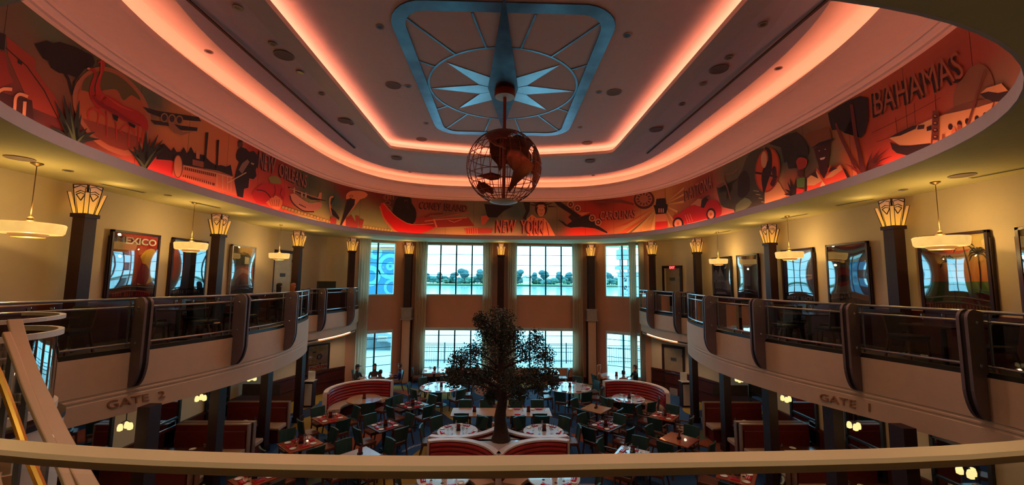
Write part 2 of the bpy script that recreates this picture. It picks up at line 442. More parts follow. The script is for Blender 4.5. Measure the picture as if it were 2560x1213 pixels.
# ---- baseboards and wainscot
mb = MB(); wf = [(-7.35, 19.6), (-5.0, 21.05), (-4.4, 21.2), (4.4, 21.2), (5.0, 21.05), (7.35, 19.6)]
mb.sweep(wf, [(-.03, 0), (0, 0), (0, .22), (-.03, .22)]); struct(mb, 'baseboard_far', M['wainscot'])
for sx, nm, pl in ((-1, 'left', WL[:5]), (1, 'right', WR[2:])):
    mb = MB(); mb.sweep(pl, [(-.05, 0), (0, 0), (0, 1.08), (-.05, 1.08)]); mb.sweep(pl, [(-.09, 1.0), (-.05, 1.0), (-.05, 1.08), (-.09, 1.08)])
    mb.sweep(pl, [(-.08, .5), (-.05, .5), (-.05, .55), (-.08, .55)])
    struct(mb, 'baseboard_'+nm, M['wainscot'])
for sx, nm, pl in ((-1, 'left', WL[:5]), (1, 'right', WR[2:])):
    mb = MB(); mb.sweep(pl, [(-.05, 3.7), (0, 3.7), (0, 4.62), (-.05, 4.62)]); struct(mb, 'trim_%d' % (9 if sx < 0 else 10), M['wainscot'])
# ---- windows
BARM = mat('black_window_bar', (20, 30, 36), .5)
FRM = mat('white_window_frame', (205, 212, 210), .5)
for wi, (P, (u0, u1, z0, z1), nc) in enumerate(WINS):
    t = thing('window_%d' % (wi+1), kind='structure')
    f = MB(); w = .05
    for a, b, c, d in ((u0, u0+w, z0, z1), (u1-w, u1, z0, z1), (u0, u1, z0, z0+w), (u0, u1, z1-w, z1)):
        v = [P(a, c, -.02), P(b, c, -.02), P(b, d, -.02), P(a, d, -.02), P(a, c, .1), P(b, c, .1), P(b, d, .1), P(a, d, .1)]
        f.add(v, [(0, 1, 2, 3), (7, 6, 5, 4), (0, 4, 5, 1), (1, 5, 6, 2), (2, 6, 7, 3), (3, 7, 4, 0)])
    f.build('frame', FRM, t)
    nr = 5; cw = (u1-u0)/nc; rh = (z1-z0)/nr
    for i in range(1, nc):
        b = MB(); b.bar(P(u0+cw*i, z0, .07), P(u0+cw*i, z1, .07), .07, .06); b.build('mullion', BARM, t)
    b = MB()
    for j in range(1, nr):
        bb = MB(); bb.bar(P(u0, z0+rh*j, .08), P(u1, z0+rh*j, .08), .03, .025); bb.build('glazing_bar', BARM, t)
    for i in range(nc):
        for j in range(nr):
            a, c = u0+cw*i, z0+rh*j; g = MB()
            g.quad(P(a, c, .085), P(a+cw, c, .085), P(a+cw, c+rh, .085), P(a, c+rh, .085)); g.build('pane', M['wglass'], t)
    if z0 < 2:   # pale roller blind pulled up at the head of the lower windows
        g = MB(); g.add([P(u0, z1-.16, .02), P(u1, z1-.16, .02), P(u1, z1, .02), P(u0, z1, .02), P(u0, z1-.16, .05), P(u1, z1-.16, .05), P(u1, z1, .05), P(u0, z1, .05)],
                        [(0, 1, 2, 3), (7, 6, 5, 4), (0, 4, 5, 1), (1, 5, 6, 2), (2, 6, 7, 3), (3, 7, 4, 0)]); g.build('roller_blind', FRM, t)
    # portal to help sampling of the sky
    cu, cz = (u0+u1)/2, (z0+z1)/2; a = Vector(P(cu, cz, .2)); nrm = (Vector(P(cu, cz, 0))-a).normalized()
    l = lamp('window_portal', 'AREA', a, 1, (1, 1, 1), u1-u0, rot=nrm.to_track_quat('-Z', 'Z').to_euler(), sy=z1-z0)
    l.data.cycles.is_portal = True
# ---- soffit, lip
def outer(x, y, yc=10.83):
    dx, dy = x, y-yc; k = min((9.8/abs(dx)) if abs(dx) > 1e-6 else 1e9, ((12.0 if dy > 0 else 13.6)/abs(dy)) if abs(dy) > 1e-6 else 1e9); return (dx*k, yc+dy*k)
mb = MB(); n = len(LIP); vs = [(x, y, ZS) for x, y in LIP]+[(*outer(x, y), ZS) for x, y in LIP]
mb.add(vs, [(i, (i+1) % n, n+(i+1) % n, n+i) for i in range(n)]); struct(mb, 'ceiling_soffit', M['soffit'], recalc=False)
mb = MB()   # lip: inner face, top, back (normals() is left of travel = inward for a ccw loop)
mb.sweep(LIP, [(0, ZS-.0005), (0, ZS+.19), (-.06, ZS+.19), (-.06, ZS+.06), (-.32, ZS+.06), (-.32, ZS+.03), (-.03, ZS+.03), (-.03, ZS-.0005)], closed=True); struct(mb, 'trim_1', M['lip'])
MUR = sell(7.45, 8.85, 10.8, 3.0, 240)
def led(name, plan, off, z, w, col, s, closed=True):
    mb = MB(); mb.strip(plan, [(off-w/2, z), (off+w/2, z)], closed); o = mb.build(name, emitter(name, col, s), recalc=False); return o
t = thing('cove_lighting', 'orange light strips hidden behind the stepped edges of the ceiling', 'light')
led('light_strip', LIP, -.17, ZS+.075, .07, LED, LED_MURAL).parent = t
# ---- cove rings above the mural
def resample(loop, N=200):
    S = Strip2(loop, True); return [tuple(S.pt(S.l[-1]*i/N, 0).xy) for i in range(N)]
ZM = 9.1
E1 = sell(6.2, 7.5, 10.4, 3.4, 240)
mb = MB()
prof = [(0, ZM), (.10, ZM), (.10, ZM+.05), (.16, ZM+.05), (.22, ZM+.09), (.22, ZM+.12), (.30, ZM+.12), (.36, ZM+.16)]
mb.strip(MUR, [(-.02, ZM-.0)]+prof, True); struct(mb, 'trim_2', M['cove'], recalc=False)
S1 = [(x+nx*.36, y+ny*.36) for (x, y), (nx, ny) in zip(MUR, normals(MUR, True))]
def bridge(mb, A, za, B, zb, sub=1):
    n = len(A); rows = []
    for k in range(sub+1):
        t = k/sub; rows.append([(a[0]+(b[0]-a[0])*t, a[1]+(b[1]-a[1])*t, za+(zb-za)*t) for a, b in zip(A, B)])
    vs = [v for r in rows for v in r]
    mb.add(vs, [(k*n+i, k*n+(i+1) % n, (k+1)*n+(i+1) % n, (k+1)*n+i) for k in range(sub) for i in range(n)])
def ringat(loop, off): return [(x+nx*off, y+ny*off) for (x, y), (nx, ny) in zip(loop, normals(loop, True))]
mb = MB(); bridge(mb, S1, ZM+.16, E1, 9.3); struct(mb, 'ceiling_outer_cove', M['cove'], recalc=False)
mb = MB(); mb.sweep(E1, [(0, 9.3), (0, 9.42), (-.05, 9.42), (-.05, 9.33), (-.42, 9.33), (-.42, 9.3)], closed=True); struct(mb, 'trim_3', M['cove'])
led('light_strip', E1, -.22, 9.345, .08, LEDW, LED_COVE).parent = t
# riser behind the strip, upper cove, step, then down to soffit B
E3 = sell(5.35, 6.2, 9.9, 3.8, 240)
mb = MB(); A = ringat(E1, -.42); B = ringat(E1, -.02); C_ = ringat(E1, .3)
bridge(mb, A, 9.33, A, 9.76); bridge(mb, A, 9.76, B, 9.84); bridge(mb, B, 9.84, B, 9.76); bridge(mb, B, 9.76, E3, 9.70); bridge(mb, E3, 9.70, E3, 9.46)
struct(mb, 'ceiling_upper_cove', M['cove'], recalc=False)
# star-panel opening: straight sides with softly bowed ends
def panel_loop(xh, y0, y1, bow, r=.9):
    q = []
    q += [(xh, y0+r), (xh, (y0+y1)/2), (xh, y1-r-.1), (xh-.12, y1-r*.62), (xh-.45, y1-.42), (xh*.6, y1-.14), (0, y1+bow)]
    q += [(-x, y) for x, y in q[:-1]][::-1]
    far = smooth_curve([(xh, y0+1.2), *q[1:-1], (-xh, y0+1.2)], 8)
    near = smooth_curve([(-xh, y0+1.1), (-xh+.05, y0+.6), (-xh+.5, y0+.15), (0, y0-bow), (xh-.5, y0+.15), (xh-.05, y0+.6), (xh, y0+1.1)], 8)
    return resample(far+near, 240)
E2 = panel_loop(3.72, 4.6, 13.6, .18)
def align(loop, ref):   # rotate loop so indices match the angular order of ref
    cx, cy = 0, 9.6; a0 = [math.atan2(y-cy, x-cx) for x, y in loop]; S = []
    pts = sorted(zip(a0, loop)); out = []
    for x, y in ref:
        a = math.atan2(y-cy, x-cx); dx, dy = math.cos(a), math.sin(a); best = None
        for p, q in zip(loop, loop[1:]+loop[:1]):
            ex, ey = q[0]-p[0], q[1]-p[1]; den = dx*ey-dy*ex
            if abs(den) < 1e-12: continue
            t_ = ((p[0]-cx)*ey-(p[1]-cy)*ex)/den; w = ((p[0]-cx)*dy-(p[1]-cy)*dx)/den
            if t_ > 0 and -1e-9 <= w <= 1+1e-9: best = t_
        out.append((cx+dx*best, cy+dy*best))
    return out
E3a = E3; E2a = align(E2, E3a)
mid = [((a[0]*.62+b[0]*.38), (a[1]*.62+b[1]*.38)) for a, b in zip(E3a, E2a)]
mb = MB(); bridge(mb, E3a, 9.46, mid, 9.52); bridge(mb, mid, 9.52, E2a, 9.5); struct(mb, 'ceiling_inner_soffit', M['ceil'], recalc=False)
mb = MB(); mb.sweep(E2a, [(0, 9.5), (0, 9.6), (-.05, 9.6), (-.05, 9.53), (-.38, 9.53), (-.38, 9.5)], closed=True); struct(mb, 'trim_4', M['cove'])
led('light_strip', E2a, -.17, 9.545, .07, LEDW, LED_STAR).parent = t
mb = MB(); A = ringat(E2a, -.38); bridge(mb, A, 9.53, A, 9.8)
k = len(mb.v); mb.add([(x, y, 9.8) for x, y in A]+[(0, 9.3, 9.8)], [(i, (i+1) % 240, 240) for i in range(240)])
struct(mb, 'ceiling_star_panel', M['ceil'], recalc=False)
# outer shell so no sky leaks above the ceilings
mb = MB(); mb.box((0, 10, 10.2), (20.4, 26, .1)); struct(mb, 'ceiling', M['wall'])
mb = MB()
for a, b in zip(plan, plan[1:]+plan[:1]):
    pass
mb.add([(*p, ZS-.02) for p in [(-9.85, -2.8), (9.85, -2.8), (9.85, 22.9), (-9.85, 22.9)]]+[(*p, 10.2) for p in [(-9.85, -2.8), (9.85, -2.8), (9.85, 22.9), (-9.85, 22.9)]], [(0, 1, 5, 4), (1, 2, 6, 5), (2, 3, 7, 6), (3, 0, 4, 7)])
struct(mb, 'wall_upper', M['wall'])
# slot diffusers
for sx in (-1, 1):
    mb = MB(); mb.bar((sx*4.86, 5.2, 9.44), (sx*4.86, 12.95, 9.475), .05, .02)
    o = mb.build('slot_diffuser', M['black']); tag(o, 'long black air slot in the %s soffit of the ceiling' % ('left' if sx < 0 else 'right'), 'air slot', 'long air slots beside the star panel')
# ---- silver compass star on the panel
ZP = 9.8
star = thing('compass_star', 'silver compass rose with long needle inlaid on the ceiling panel', 'ceiling ornament', (0, 9.3, ZP))
def flat(mb, poly, z0=-.02, z1=-.001): mb.prism(poly, z0, z1)
mb = MB(); T = [(0, 2.55), (1.17, 1.08), (1.72, 0), (1.2, -1.17), (0, -3.3), (-1.2, -1.17), (-1.72, 0), (-1.17, 1.08)]
for k in (1, 3, 5, 7, 2, 6):
    a = math.atan2(T[k][1], T[k][0]); r = .62; flat(mb, [T[k], (r*math.cos(a+.36), r*math.sin(a+.36)), (0, 0), (r*math.cos(a-.36), r*math.sin(a-.36))], -.012-.001*k)
for k in (1, 3, 5, 7, 2, 6):
    pass
mb.build('star_points', mat('pale_silver_leaf', (176, 196, 206), .32, metal=1, var=.14, scale=2), star)
mb = MB(); flat(mb, [(0, 2.55), (-.36, -.1), (0, -3.3), (.36, -.1)], -.04, -.026); mb.build('needle', mat('dark_silver_leaf', (84, 98, 108), .34, metal=1, var=.25, scale=3), star)
def ring2(r0, r1, z0, z1, n=72, c=(0, 0)):
    mb = MB(); mb.lathe([(r0, z0), (r1, z0), (r1, z1), (r0, z1), (r0, z0)], (c[0], c[1], 0), n); return mb
ring2(1.74, 1.785, -.012, -.002).build('ring', M['silver'], star)
def rrect(xh, y0, y1, r, n=8):
    out = []
    for cx, cy, a in ((xh-r, y0+r, -PI/2), (xh-r, y1-r, 0), (-xh+r, y1-r, PI/2), (-xh+r, y0+r, PI)):
        out += [(cx+r*math.cos(a+PI/2*i/n), cy+r*math.sin(a+PI/2*i/n)) for i in range(n+1)]
    return out
def bowed(xh, y0, y1, r, bow):
    return [(x, y+(bow*(1-(x/xh)**2) if y > (y0+y1)/2+ (y1-y0)*.3 else (-bow*(1-(x/xh)**2) if y < (y0+y1)/2-(y1-y0)*.3 else 0))) for x, y in rrect(xh, y0, y1, r)]
fo = resample([(x, y) for x, y in bowed(2.03, -3.0, 2.95, .62, .14)], 120); fi = [(x+nx*.25, y+ny*.25) for (x, y), (nx, ny) in zip(fo, normals(fo, True))]
mb = MB(); mb.add([(x, y, z) for z in (-.025, -.002) for x, y in fo]+[(x, y, z) for z in (-.025, -.002) for x, y in fi], [])
n = 120; fs = []
for i in range(n):
    j = (i+1) % n; fs += [(i, j, 2*n+j, 2*n+i), (n+i, 3*n+i, 3*n+j, n+j), (i, n+i, n+j, j), (2*n+i, 2*n+j, 3*n+j, 3*n+i)]
mb.f += fs; mb.build('border_band', M['silver'], star)
for k in range(16):
    a = 2*PI*k/16+PI/16
    if k % 2 == 0: pass
    r1 = min(1.8/abs(math.cos(a)), 2.78/abs(math.sin(a)), 3.1)
    if r1 > 1.84:
        mb = MB(); mb.bar((1.79*math.cos(a), 1.79*math.sin(a), -.01), (r1*math.cos(a), r1*math.sin(a), -.01), .035, .014); mb.build('ray', M['silver'], star)
# ---- balconies
FRONT = [(7.4, 1.2), (7.55, 3.0), (7.55, 4.6), (7.42, 5.6), (7.25, 6.5), (6.92, 7.5), (6.55, 8.5), (6.28, 9.5), (6.12, 10.5), (6.08, 11.4), (6.2, 12.6), (6.46, 13.7), (6.8, 14.6), (7.25, 15.25), (7.5, 15.45)]
SEC2 = [(7.35, 15.1), (7.05, 15.7), (6.78, 16.6), (6.62, 17.6), (6.6, 18.6), (6.66, 19.2), (6.9, 19.9)]
FR = smooth_curve(FRONT, 6); S2 = smooth_curve(SEC2, 5)
PLINTH = {}
for sx, nm in ((-1, 'left'), (1, 'right')):
    fr = [(sx*x, y) for x, y in FR]; s2 = [(sx*x, y) for x, y in S2]
    if sx < 0: fr = [p for p in fr if p[1] > 4.9]
    # normal pointing outward to the room: travel far->near on right side
    out = (fr[::-1] if sx < 0 else fr); out2 = (s2[::-1] if sx < 0 else s2)
    mb = MB(); mb.sweep(out, [(0, 3.8), (0, 3.16), (-.012, 3.15), (-.012, 3.12), (0, 3.11), (0, 3.08), (-.012, 3.07), (-.012, 3.04), (0, 3.03), (0, 2.7), (-.16, 2.7), (-.16, 3.8)])
    struct(mb, 'trim_%d' % (5 if sx < 0 else 6), M['fascia'])
    mb = MB(); mb.sweep(out2, [(0, 3.8), (0, 3.2), (-.04, 3.19), (-.04, 3.15), (-.06, 3.14), (-.06, 2.86), (-.2, 2.86), (-.2, 3.8)])
    mb.sweep(out2, [(-.12, 2.80), (-.12, 2.74), (-.6, 2.74), (-.6, 2.80)])
    struct(mb, 'trim_%d' % (7 if sx < 0 else 8), M['fascia'])
    o2 = [p for p in out2 if 15.9 < p[1] < 18.6]
    mb = MB(); mb.strip(o2, [(-.1, 2.81), (-.16, 2.81)]); o = mb.build('light_strip', emitter('orange_strip', (1, .42, .16), 12), t, recalc=False)
    # floor slab and its underside
    wall = WL if sx < 0 else [(-x, y) for x, y in WL]
    poly = [(sx*9.1, 1.0 if sx > 0 else 4.9), *[(x, y) for x, y in fr], *[p for p in s2 if p[1] > 15.5], (sx*7.35, 19.6), (sx*8.1, 18.75), (sx*8.75, 17.75), (sx*9.1, 16.6)]
    poly = [((x-sx*.13) if abs(x) < 8 and False else x+sx*.13 if abs(x) < 8.0 else x, y) for x, y in poly]
    mb = MB(); mb.prism(poly, 3.45, 3.7); mb.prism(poly, 2.84, 2.88); struct(mb, 'floor_balcony_'+nm, mat('balcony_carpet', (58, 50, 56), .9))
mb = MB(); mb.box((0, -.75, 3.6), (18.2, 3.6, .2)); struct(mb, 'floor_overlook', mat('balcony_carpet', (58, 50, 56), .9))
mb = MB(); mb.box((-8.2, 3.0, 3.6), (1.8, 4.2, .2)); struct(mb, 'floor_stair_landing', mat('balcony_carpet', (58, 50, 56), .9))
# ================================================================== COLUMNS, SCONCES, RAILINGS
SIDE = {-1: 'left', 1: 'right'}
COLS = [((222, 465), -8.78, 8.6), ((555, 537), -8.6, 12.35), ((757, 580), -8.3, 16.55), ((877, 593), -7.0, 18.95),
        ((1028, 608), -4.78, 20.9), ((1254, 608), 0.0, 20.9), ((1478, 610), 4.72, 20.9), ((1628, 605), 7.25, 19.0), ((1743, 597), 8.6, 17.3), ((1920, 563), 8.86, 12.9), ((2225, 500), 8.88, 8.75)]
def sconce_proto(w):
    """flared fan of stepped amber panes with black leading on each face"""
    r = thing('fan_sconce', 'amber stained glass fan', 'wall lamp')
    H = .60; e = emitter('amber_glow', (1.0, .55, .12), 1.1); GL = bpy.data.materials.get('amber_pane') or amber()
    body = MB(); b0, b1 = w*.40, w*.62
    for k, a in enumerate((0, PI/2, PI, 3*PI/2)):
        ca, sa = math.cos(a), math.sin(a)
        def Q(u, z, d=0):   # face coords; outward lean
            o = b0+(b1-b0)*(z/H)**1.3+d; x, y = o, u
            return (x*ca-y*sa, x*sa+y*ca, z)
        # centre pane and two stepped side panes
        for (l0, r0, l1, r1, h, dd) in ((-.5, .5, -.62, .62, 1.0, 0),):
            p = MB(); s0, s1 = b0*2, b1*2
            rows = 5; vs = []
            for i in range(rows+1):
                z = H*h*i/rows; ww = (s0+(s1-s0)*(z/H))*.5; vs += [Q(-ww, z), Q(ww, z)]
            p.add(vs, [(2*i, 2*i+1, 2*i+3, 2*i+2) for i in range(rows)]); p.build('glass_pane', GL, r, recalc=False)
        L = MB(); t_ = .012
        def line(u0, z0, u1, z1): L.bar(Q(u0, z0, .006), Q(u1, z1, .006), t_*1.3, t_)
        W0, W1 = b0*.95, b1*.95
        line(-W0, 0, -W1, H); line(W0, 0, W1, H); line(-W1, H, W1, H); line(-W0*.62, 0, -W1*.72, H*.72); line(W0*.62, 0, W1*.72, H*.72)
        line(-W1*.72, H*.72, 0, H*.8); line(W1*.72, H*.72, 0, H*.8); line(-W1*.62, H*.66, 0, H*.72); line(W1*.62, H*.66, 0, H*.72)
        line(-W1*.6, H*.66, 0, H*.45); line(W1*.6, H*.66, 0, H*.45); line(-W1, H*.88, 0, H*.97); line(W1, H*.88, 0, H*.97)
        L.build('leading', M['black'], r)
    # stepped wings on the diagonals
    for a in (PI/4, 3*PI/4, 5*PI/4, 7*PI/4):
        ca, sa = math.cos(a), math.sin(a)
        for st, h in ((.0, .86), (.05, .72)):
            p = MB(); o0 = b0*1.3+st; o1 = b1*1.32+st*1.6; hw = .035
            q = lambda o, s_, z: (o*ca-s_*sa, o*sa+s_*ca, z)
            p.add([q(o0, -hw, 0), q(o0, hw, 0), q(o1, -hw, H*h), q(o1, hw, H*h), q(o0-.05, -hw, 0), q(o0-.05, hw, 0), q(o1-.05, -hw, H*h), q(o1-.05, hw, H*h)],
                  [(0, 1, 3, 2), (5, 4, 6, 7), (4, 0, 2, 6), (1, 5, 7, 3), (2, 3, 7, 6)]); p.build('wing_pane', GL, r)
            L = MB(); L.bar(q(o0+.004, -hw, 0), q(o1+.004, -hw, H*h), .012); L.bar(q(o0+.004, hw, 0), q(o1+.004, hw, H*h), .012); L.bar(q(o1+.004, -hw, H*h), q(o1+.004, hw, H*h), .014); L.build('leading', M['black'], r)
    return r
def amber():
    m = bpy.data.materials.new('amber_pane'); m.use_nodes = True; t = m.node_tree; p = t.nodes['Principled BSDF']
    tcn = t.nodes.new('ShaderNodeTexCoord'); sp = t.nodes.new('ShaderNodeSeparateXYZ'); r = t.nodes.new('ShaderNodeValToRGB')
    t.links.new(tcn.outputs['Object'], sp.inputs[0]); t.links.new(sp.outputs['Z'], r.inputs['Fac'])
    e = r.color_ramp.elements; e[0].position = .0; e[0].color = (1.0, .44, .04, 1); e[1].position = .55; e[1].color = (.26, .11, .05, 1)
    p.inputs['Base Color'].default_value = lin((150, 100, 66))+(1,); p.inputs['Roughness'].default_value = .4
    t.links.new(r.outputs['Color'], p.inputs['Emission Color']); p.inputs['Emission Strength'].default_value = .6
    return m
SCON = Proto(sconce_proto(.25))
names = ['nearest the overlook on the left', 'second from the overlook on the left', 'beyond the pale door on the left', 'beside the leftmost far window',
         'between the first and second far windows', 'between the two middle far windows', 'between the third and fourth far windows', 'beside the rightmost far window',
         'between the alcove and the domed building poster', 'left of the beach poster on the right wall', 'left of the palm tree poster']
ZC0 = 6.50
for i, (pp, x, y) in enumerate(COLS):
    far = 4 <= i <= 6; rz = 0 if far or i in (0, 1, 9, 10, 2, 8) else (PI/5 if i == 3 else -PI/5)
    w = .25 if not far else .34
    SCON.put((x, y, ZC0), rz, 'amber stained glass fan on the pillar '+names[i])
    lamp('sconce_light', 'POINT', (x*(.93 if not far else 1), y-(.45 if far else 0), ZC0+.35), 3, WARM, .03)
    c = MB(); base = 3.7 if not far else 3.75
    c.box((0, 0, (base+ZC0)/2-.0), (w, w, ZC0-base), 0); c.box((0, 0, ZC0-.04), (w+.06, w+.06, .08)); c.box((0, 0, base+.5), (w+.03, w+.03, .02))
    o = c.build('pillar', M['burg'], loc=(x, y, 0), rz=rz); tag(o, kind='structure')
    if far:
        b = MB(); b.box((0, 0, 3.45), (.50, .42, .50)); b.box((0, 0, 3.72), (.58, .48, .07)); b.box((0, 0, 3.17), (.58, .48, .07)); b.build('stone_block', M['stone'], o)
        b = MB(); b.box((0, .02, 1.57), (.42, .34, 3.14)); b.build('shaft', mat('beige_pilaster', (206, 160, 124), .7, var=.02), o)
        for s in (-1, 1): b = MB(); b.box((s*.225, 0, 1.57), (.03, .36, 3.14)); b.build('edge_strip', M['burg'], o)
    else:
        b = MB(); b.box((0, 0, 3.76), (w+.05, w+.05, .12)); b.build('plinth', M['burg'], o)
# ---- lower columns carrying the balcony edge
for s, L in ((-1, [(747, 15.3), (664, 12.7), (545, 10.2), (376, 7.8)]), (1, [(1736, 15.3), (1814, 12.7), (1924, 10.2), (2080, 8.3), (2250, 6.75)])):
    for px, y in L:
        d = ray(px, 1000); x = d.x/d.y*y
        c = MB(); c.box((0, 0, 1.42), (.22, .26, 2.84)); c.box((0, 0, .1), (.28, .32, .2)); o = c.build('pillar', M['burg'], loc=(x, y, 0)); tag(o, kind='structure')
# ---- curtains
SHEER = mat('sheer_curtain', (232, 220, 196), .9, var=.04)
_t = SHEER.node_tree; _p = _t.nodes['Principled BSDF']; _tl = _t.nodes.new('ShaderNodeBsdfTranslucent'); _tl.inputs[0].default_value = (.92, .80, .68, 1); _mx = _t.nodes.new('ShaderNodeMixShader'); _mx.inputs[0].default_value = .6
_o = [n for n in _t.nodes if n.type == 'OUTPUT_MATERIAL'][0]; _t.links.new(_p.outputs[0], _mx.inputs[1]); _t.links.new(_tl.outputs[0], _mx.inputs[2]); _t.links.new(_mx.outputs[0], _o.inputs[0])
def curtain(px, yw, w, label):
    d = ray(px, 700); x = d.x/d.y*yw
    mb = MB(); n = 40; pts = []
    ang = 0
    if x < -5: ang = math.atan2(1.45, 2.35)
    if x > 5: ang = -math.atan2(1.45, 2.35)
    for i in range(n+1):
        u = -w/2+w*i/n; q = .05*math.sin(i*1.25)+.02*math.sin(i*.6+1); pts.append((x+u*math.cos(ang)-q*math.sin(ang), yw+u*math.sin(ang)+q*math.cos(ang)))
    vs = []; fs = []; rows = 6
    for k in range(rows+1):
        z = .05+(ZS-.06)*k/rows; g = 1-.06*math.sin(PI*k/rows)
        for (a, b) in pts: vs.append((x+(a-x)*g, yw+(b-yw)*g, z))
    for k in range(rows):
        for i in range(n): a = k*(n+1)+i; fs.append((a, a+1, a+n+2, a+n+1))
    mb.add(vs, fs); o = mb.build('curtain', SHEER, smooth=True, recalc=False)
    s = o.modifiers.new('s', 'SOLIDIFY'); s.thickness = .008
    tag(o, label, 'curtain', 'tall sheer curtains by the far windows')
curtain(910, 19.55, .52, 'sheer cream curtain left of the leftmost far window')
curtain(1053, 20.95, .62, 'sheer cream curtain left of the second far window')
curtain(1219, 20.95, .52, 'sheer cream curtain right of the second far window')
curtain(1281, 20.95, .48, 'sheer cream curtain left of the third far window')
curtain(1444, 20.95, .56, 'sheer cream curtain right of the third far window')
curtain(1582, 19.7, .36, 'sheer cream curtain across the edge of the rightmost far window')
curtain(1604, 19.35, .26, 'narrow sheer curtain at the end of the right balcony')
# ---- balustrades
def fin_proto():
    r = bpy.data.objects.new('bracket', None); COL.objects.link(r)
    def plate(y0, y1, g):
        o = .30+g; i = .0-g*0; prof = [(i-.02, 3.82), (i-.02, 4.70)]
        prof += [(o-.14-.16+.16*math.cos(a)*1.0+.14, 4.66+.16*math.sin(a)) for a in [PI/2-PI/2*k/5 for k in range(6)]][0:0]
        prof = [(-.03, 3.84), (-.03, 4.80-.02)]+[(o-.15+.15*math.sin(a), 4.82+g-.15+.15*math.cos(a)) for a in [PI/2*k/6 for k in range(7)]]
        prof += [(o*math.cos(a)*1.0, 3.72-.56*math.sin(a)) for a in [PI/2*k/8 for k in range(1, 8)]]+[(.012, 3.17-g), (.012, 3.84)]
        mb = MB(); n = len(prof); vs = [(x, y0, z) for x, z in prof]+[(x, y1, z) for x, z in prof]
        mb.add(vs, [tuple(range(n-1, -1, -1)), tuple(range(n, 2*n))]+[(k, (k+1) % n, (k+1) % n+n, k+n) for k in range(n)]); return mb
    plate(-.07, -.03, 0).build('side_plate', M['bronze'], r); plate(.03, .07, 0).build('side_plate', M['bronze'], r)
    plate(-.03, .03, -.02).build('core_plate', mat('dark_core', (40, 30, 34), .5, metal=.4), r)
    for z in (4.62, 3.98):
        for yy in (-.075, .075):
            mb = MB(); mb.lathe([(0, -.012), (.022, -.008), (.026, .0), (0, .012)], (0, 0, 0), 10)
            o = mb.build('bolt', M['steel'], r); o.rotation_euler = (PI/2, 0, 0); o.location = (.12, yy, z)
    return r
FIN0 = fin_proto(); FIN_USED = []
RAILM = M['steel']
def balustrade(sx, fr, px_list, section, ends):
    S = Strip2([(sx*x, y) for x, y in fr]); side = SIDE[sx]
    us = sorted(S.hit(px, 800)[0] for px in px_list)
    t = thing('balustrade', 'smoked glass balustrade with steel rails along the %s %s' % (section, side+' balcony'), 'railing', group='balcony balustrades')
    plan = lambda off: [(q.x, q.y) for q in (S.pt(u, 0, off*sx*-1 if False else off*(-1 if sx < 0 else -1)) for u in [ends[0]+(ends[1]-ends[0])*k/60 for k in range(61)])]
    sgn = 1   # offset sign: normals left of travel; travel near->far on the right side gives left = room side
    inward = (-.05 if sx > 0 else .05)
    pl = [(q.x, q.y) for q in (S.pt(ends[0]+(ends[1]-ends[0])*k/60, 0, inward) for k in range(61))]
    for nm, z, r in (('top_rail', 4.78, .024), ('middle_rail', 4.63, .018), ('bottom_rail', 3.96, .02)):
        mb = MB(); mb.tube([(x, y, z) for x, y in pl], r, 8); mb.build(nm, RAILM, t, smooth=True)
    mb = MB(); mb.sweep(pl, [(-.03, 3.80), (.03, 3.80), (.03, 3.88), (-.03, 3.88)]); mb.build('sill_channel', M['black'], t)
    bounds = [ends[0]]+us+[ends[1]]
    for a, b in zip(bounds, bounds[1:]):
        if b-a < .15: continue
        g = MB(); g.strip([tuple(S.pt(a+.05+(b-a-.1)*k/8, 0, inward).xy) for k in range(9)], [(0, 3.98), (0, 4.60)]); g.build('glass_panel', M['rglass'], t, recalc=False)
        k = max(1, round((b-a)/1.5))
        for j in range(k+1):
            u = a+.12+(b-a-.24)*j/k
            if j == 0 and a != bounds[0]: continue
            p = S.pt(u, 0, inward); m_ = MB(); m_.bar((p.x, p.y, 3.9), (p.x, p.y, 4.76), .025); m_.build('post', RAILM, t)
    for k, u in enumerate(us):
        p = S.pt(u, 0); q = S.pt(u, 0, 1 if sx > 0 else -1); a = math.atan2(q.y-p.y, q.x-p.x)
        if not FIN_USED: b = FIN0; FIN_USED.append(1); KIDS['bracket'] = list(FIN0.children); FIN0.location = (p.x, p.y, 0); FIN0.rotation_euler = (0, 0, a)
        else: b = copy_tree(FIN0, None, (p.x, p.y, 0), a)
        b.parent = t
FRl = [p for p in FR if p[1] > 5.6]
for sx, pxs, fr in ((-1, [345, 590, 715, 757], FRl), (1, [2440, 2135, 1905, 1786, 1735], FR)):
    L = Strip2([(sx*x, y) for x, y in fr]).l[-1]; balustrade(sx, fr, pxs, 'long bow front', (0.02, L-.02))
for sx, pxs in ((-1, [797, 868]), (1, [1700, 1634])):
    s2 = [p for p in S2 if p[1] > 15.3]; L = Strip2([(sx*x, y) for x, y in s2]).l[-1]; balustrade(sx, s2, pxs, 'short end', (0.02, L-.25))
# ---- gate lettering on the fascia
def lettering_on(S, txt, quad, off, name, label, m, depth=.02, bold=.01, parent=None):
    """raised letters on a vertical curved surface; quad = px corners tl,tr,br,bl"""
    q = [S.hit(*p) for p in quad]; vs, fs = text2d(txt, bold)
    def f(x, y): return tuple((q[0][i]*(1-x)+q[1][i]*x)*y+(q[3][i]*(1-x)+q[2][i]*x)*(1-y) for i in (0, 1))
    mb = MB(); a = [S.pt(*f(x, y), off) for x, y in vs]; b = [S.pt(*f(x, y), off*.05) for x, y in vs]; n = len(vs)
    mb.add(a+b, fs)
    ed = {}
    for fc in fs:
        for i in range(len(fc)): e = (fc[i], fc[(i+1) % len(fc)]); ed[e] = 1
    mb.f += [(e[0], e[1], e[1]+n, e[0]+n) for e in ed if (e[1], e[0]) not in ed]
    o = mb.build(name, m, parent)
    if label: tag(o, label, 'lettering')
    return o
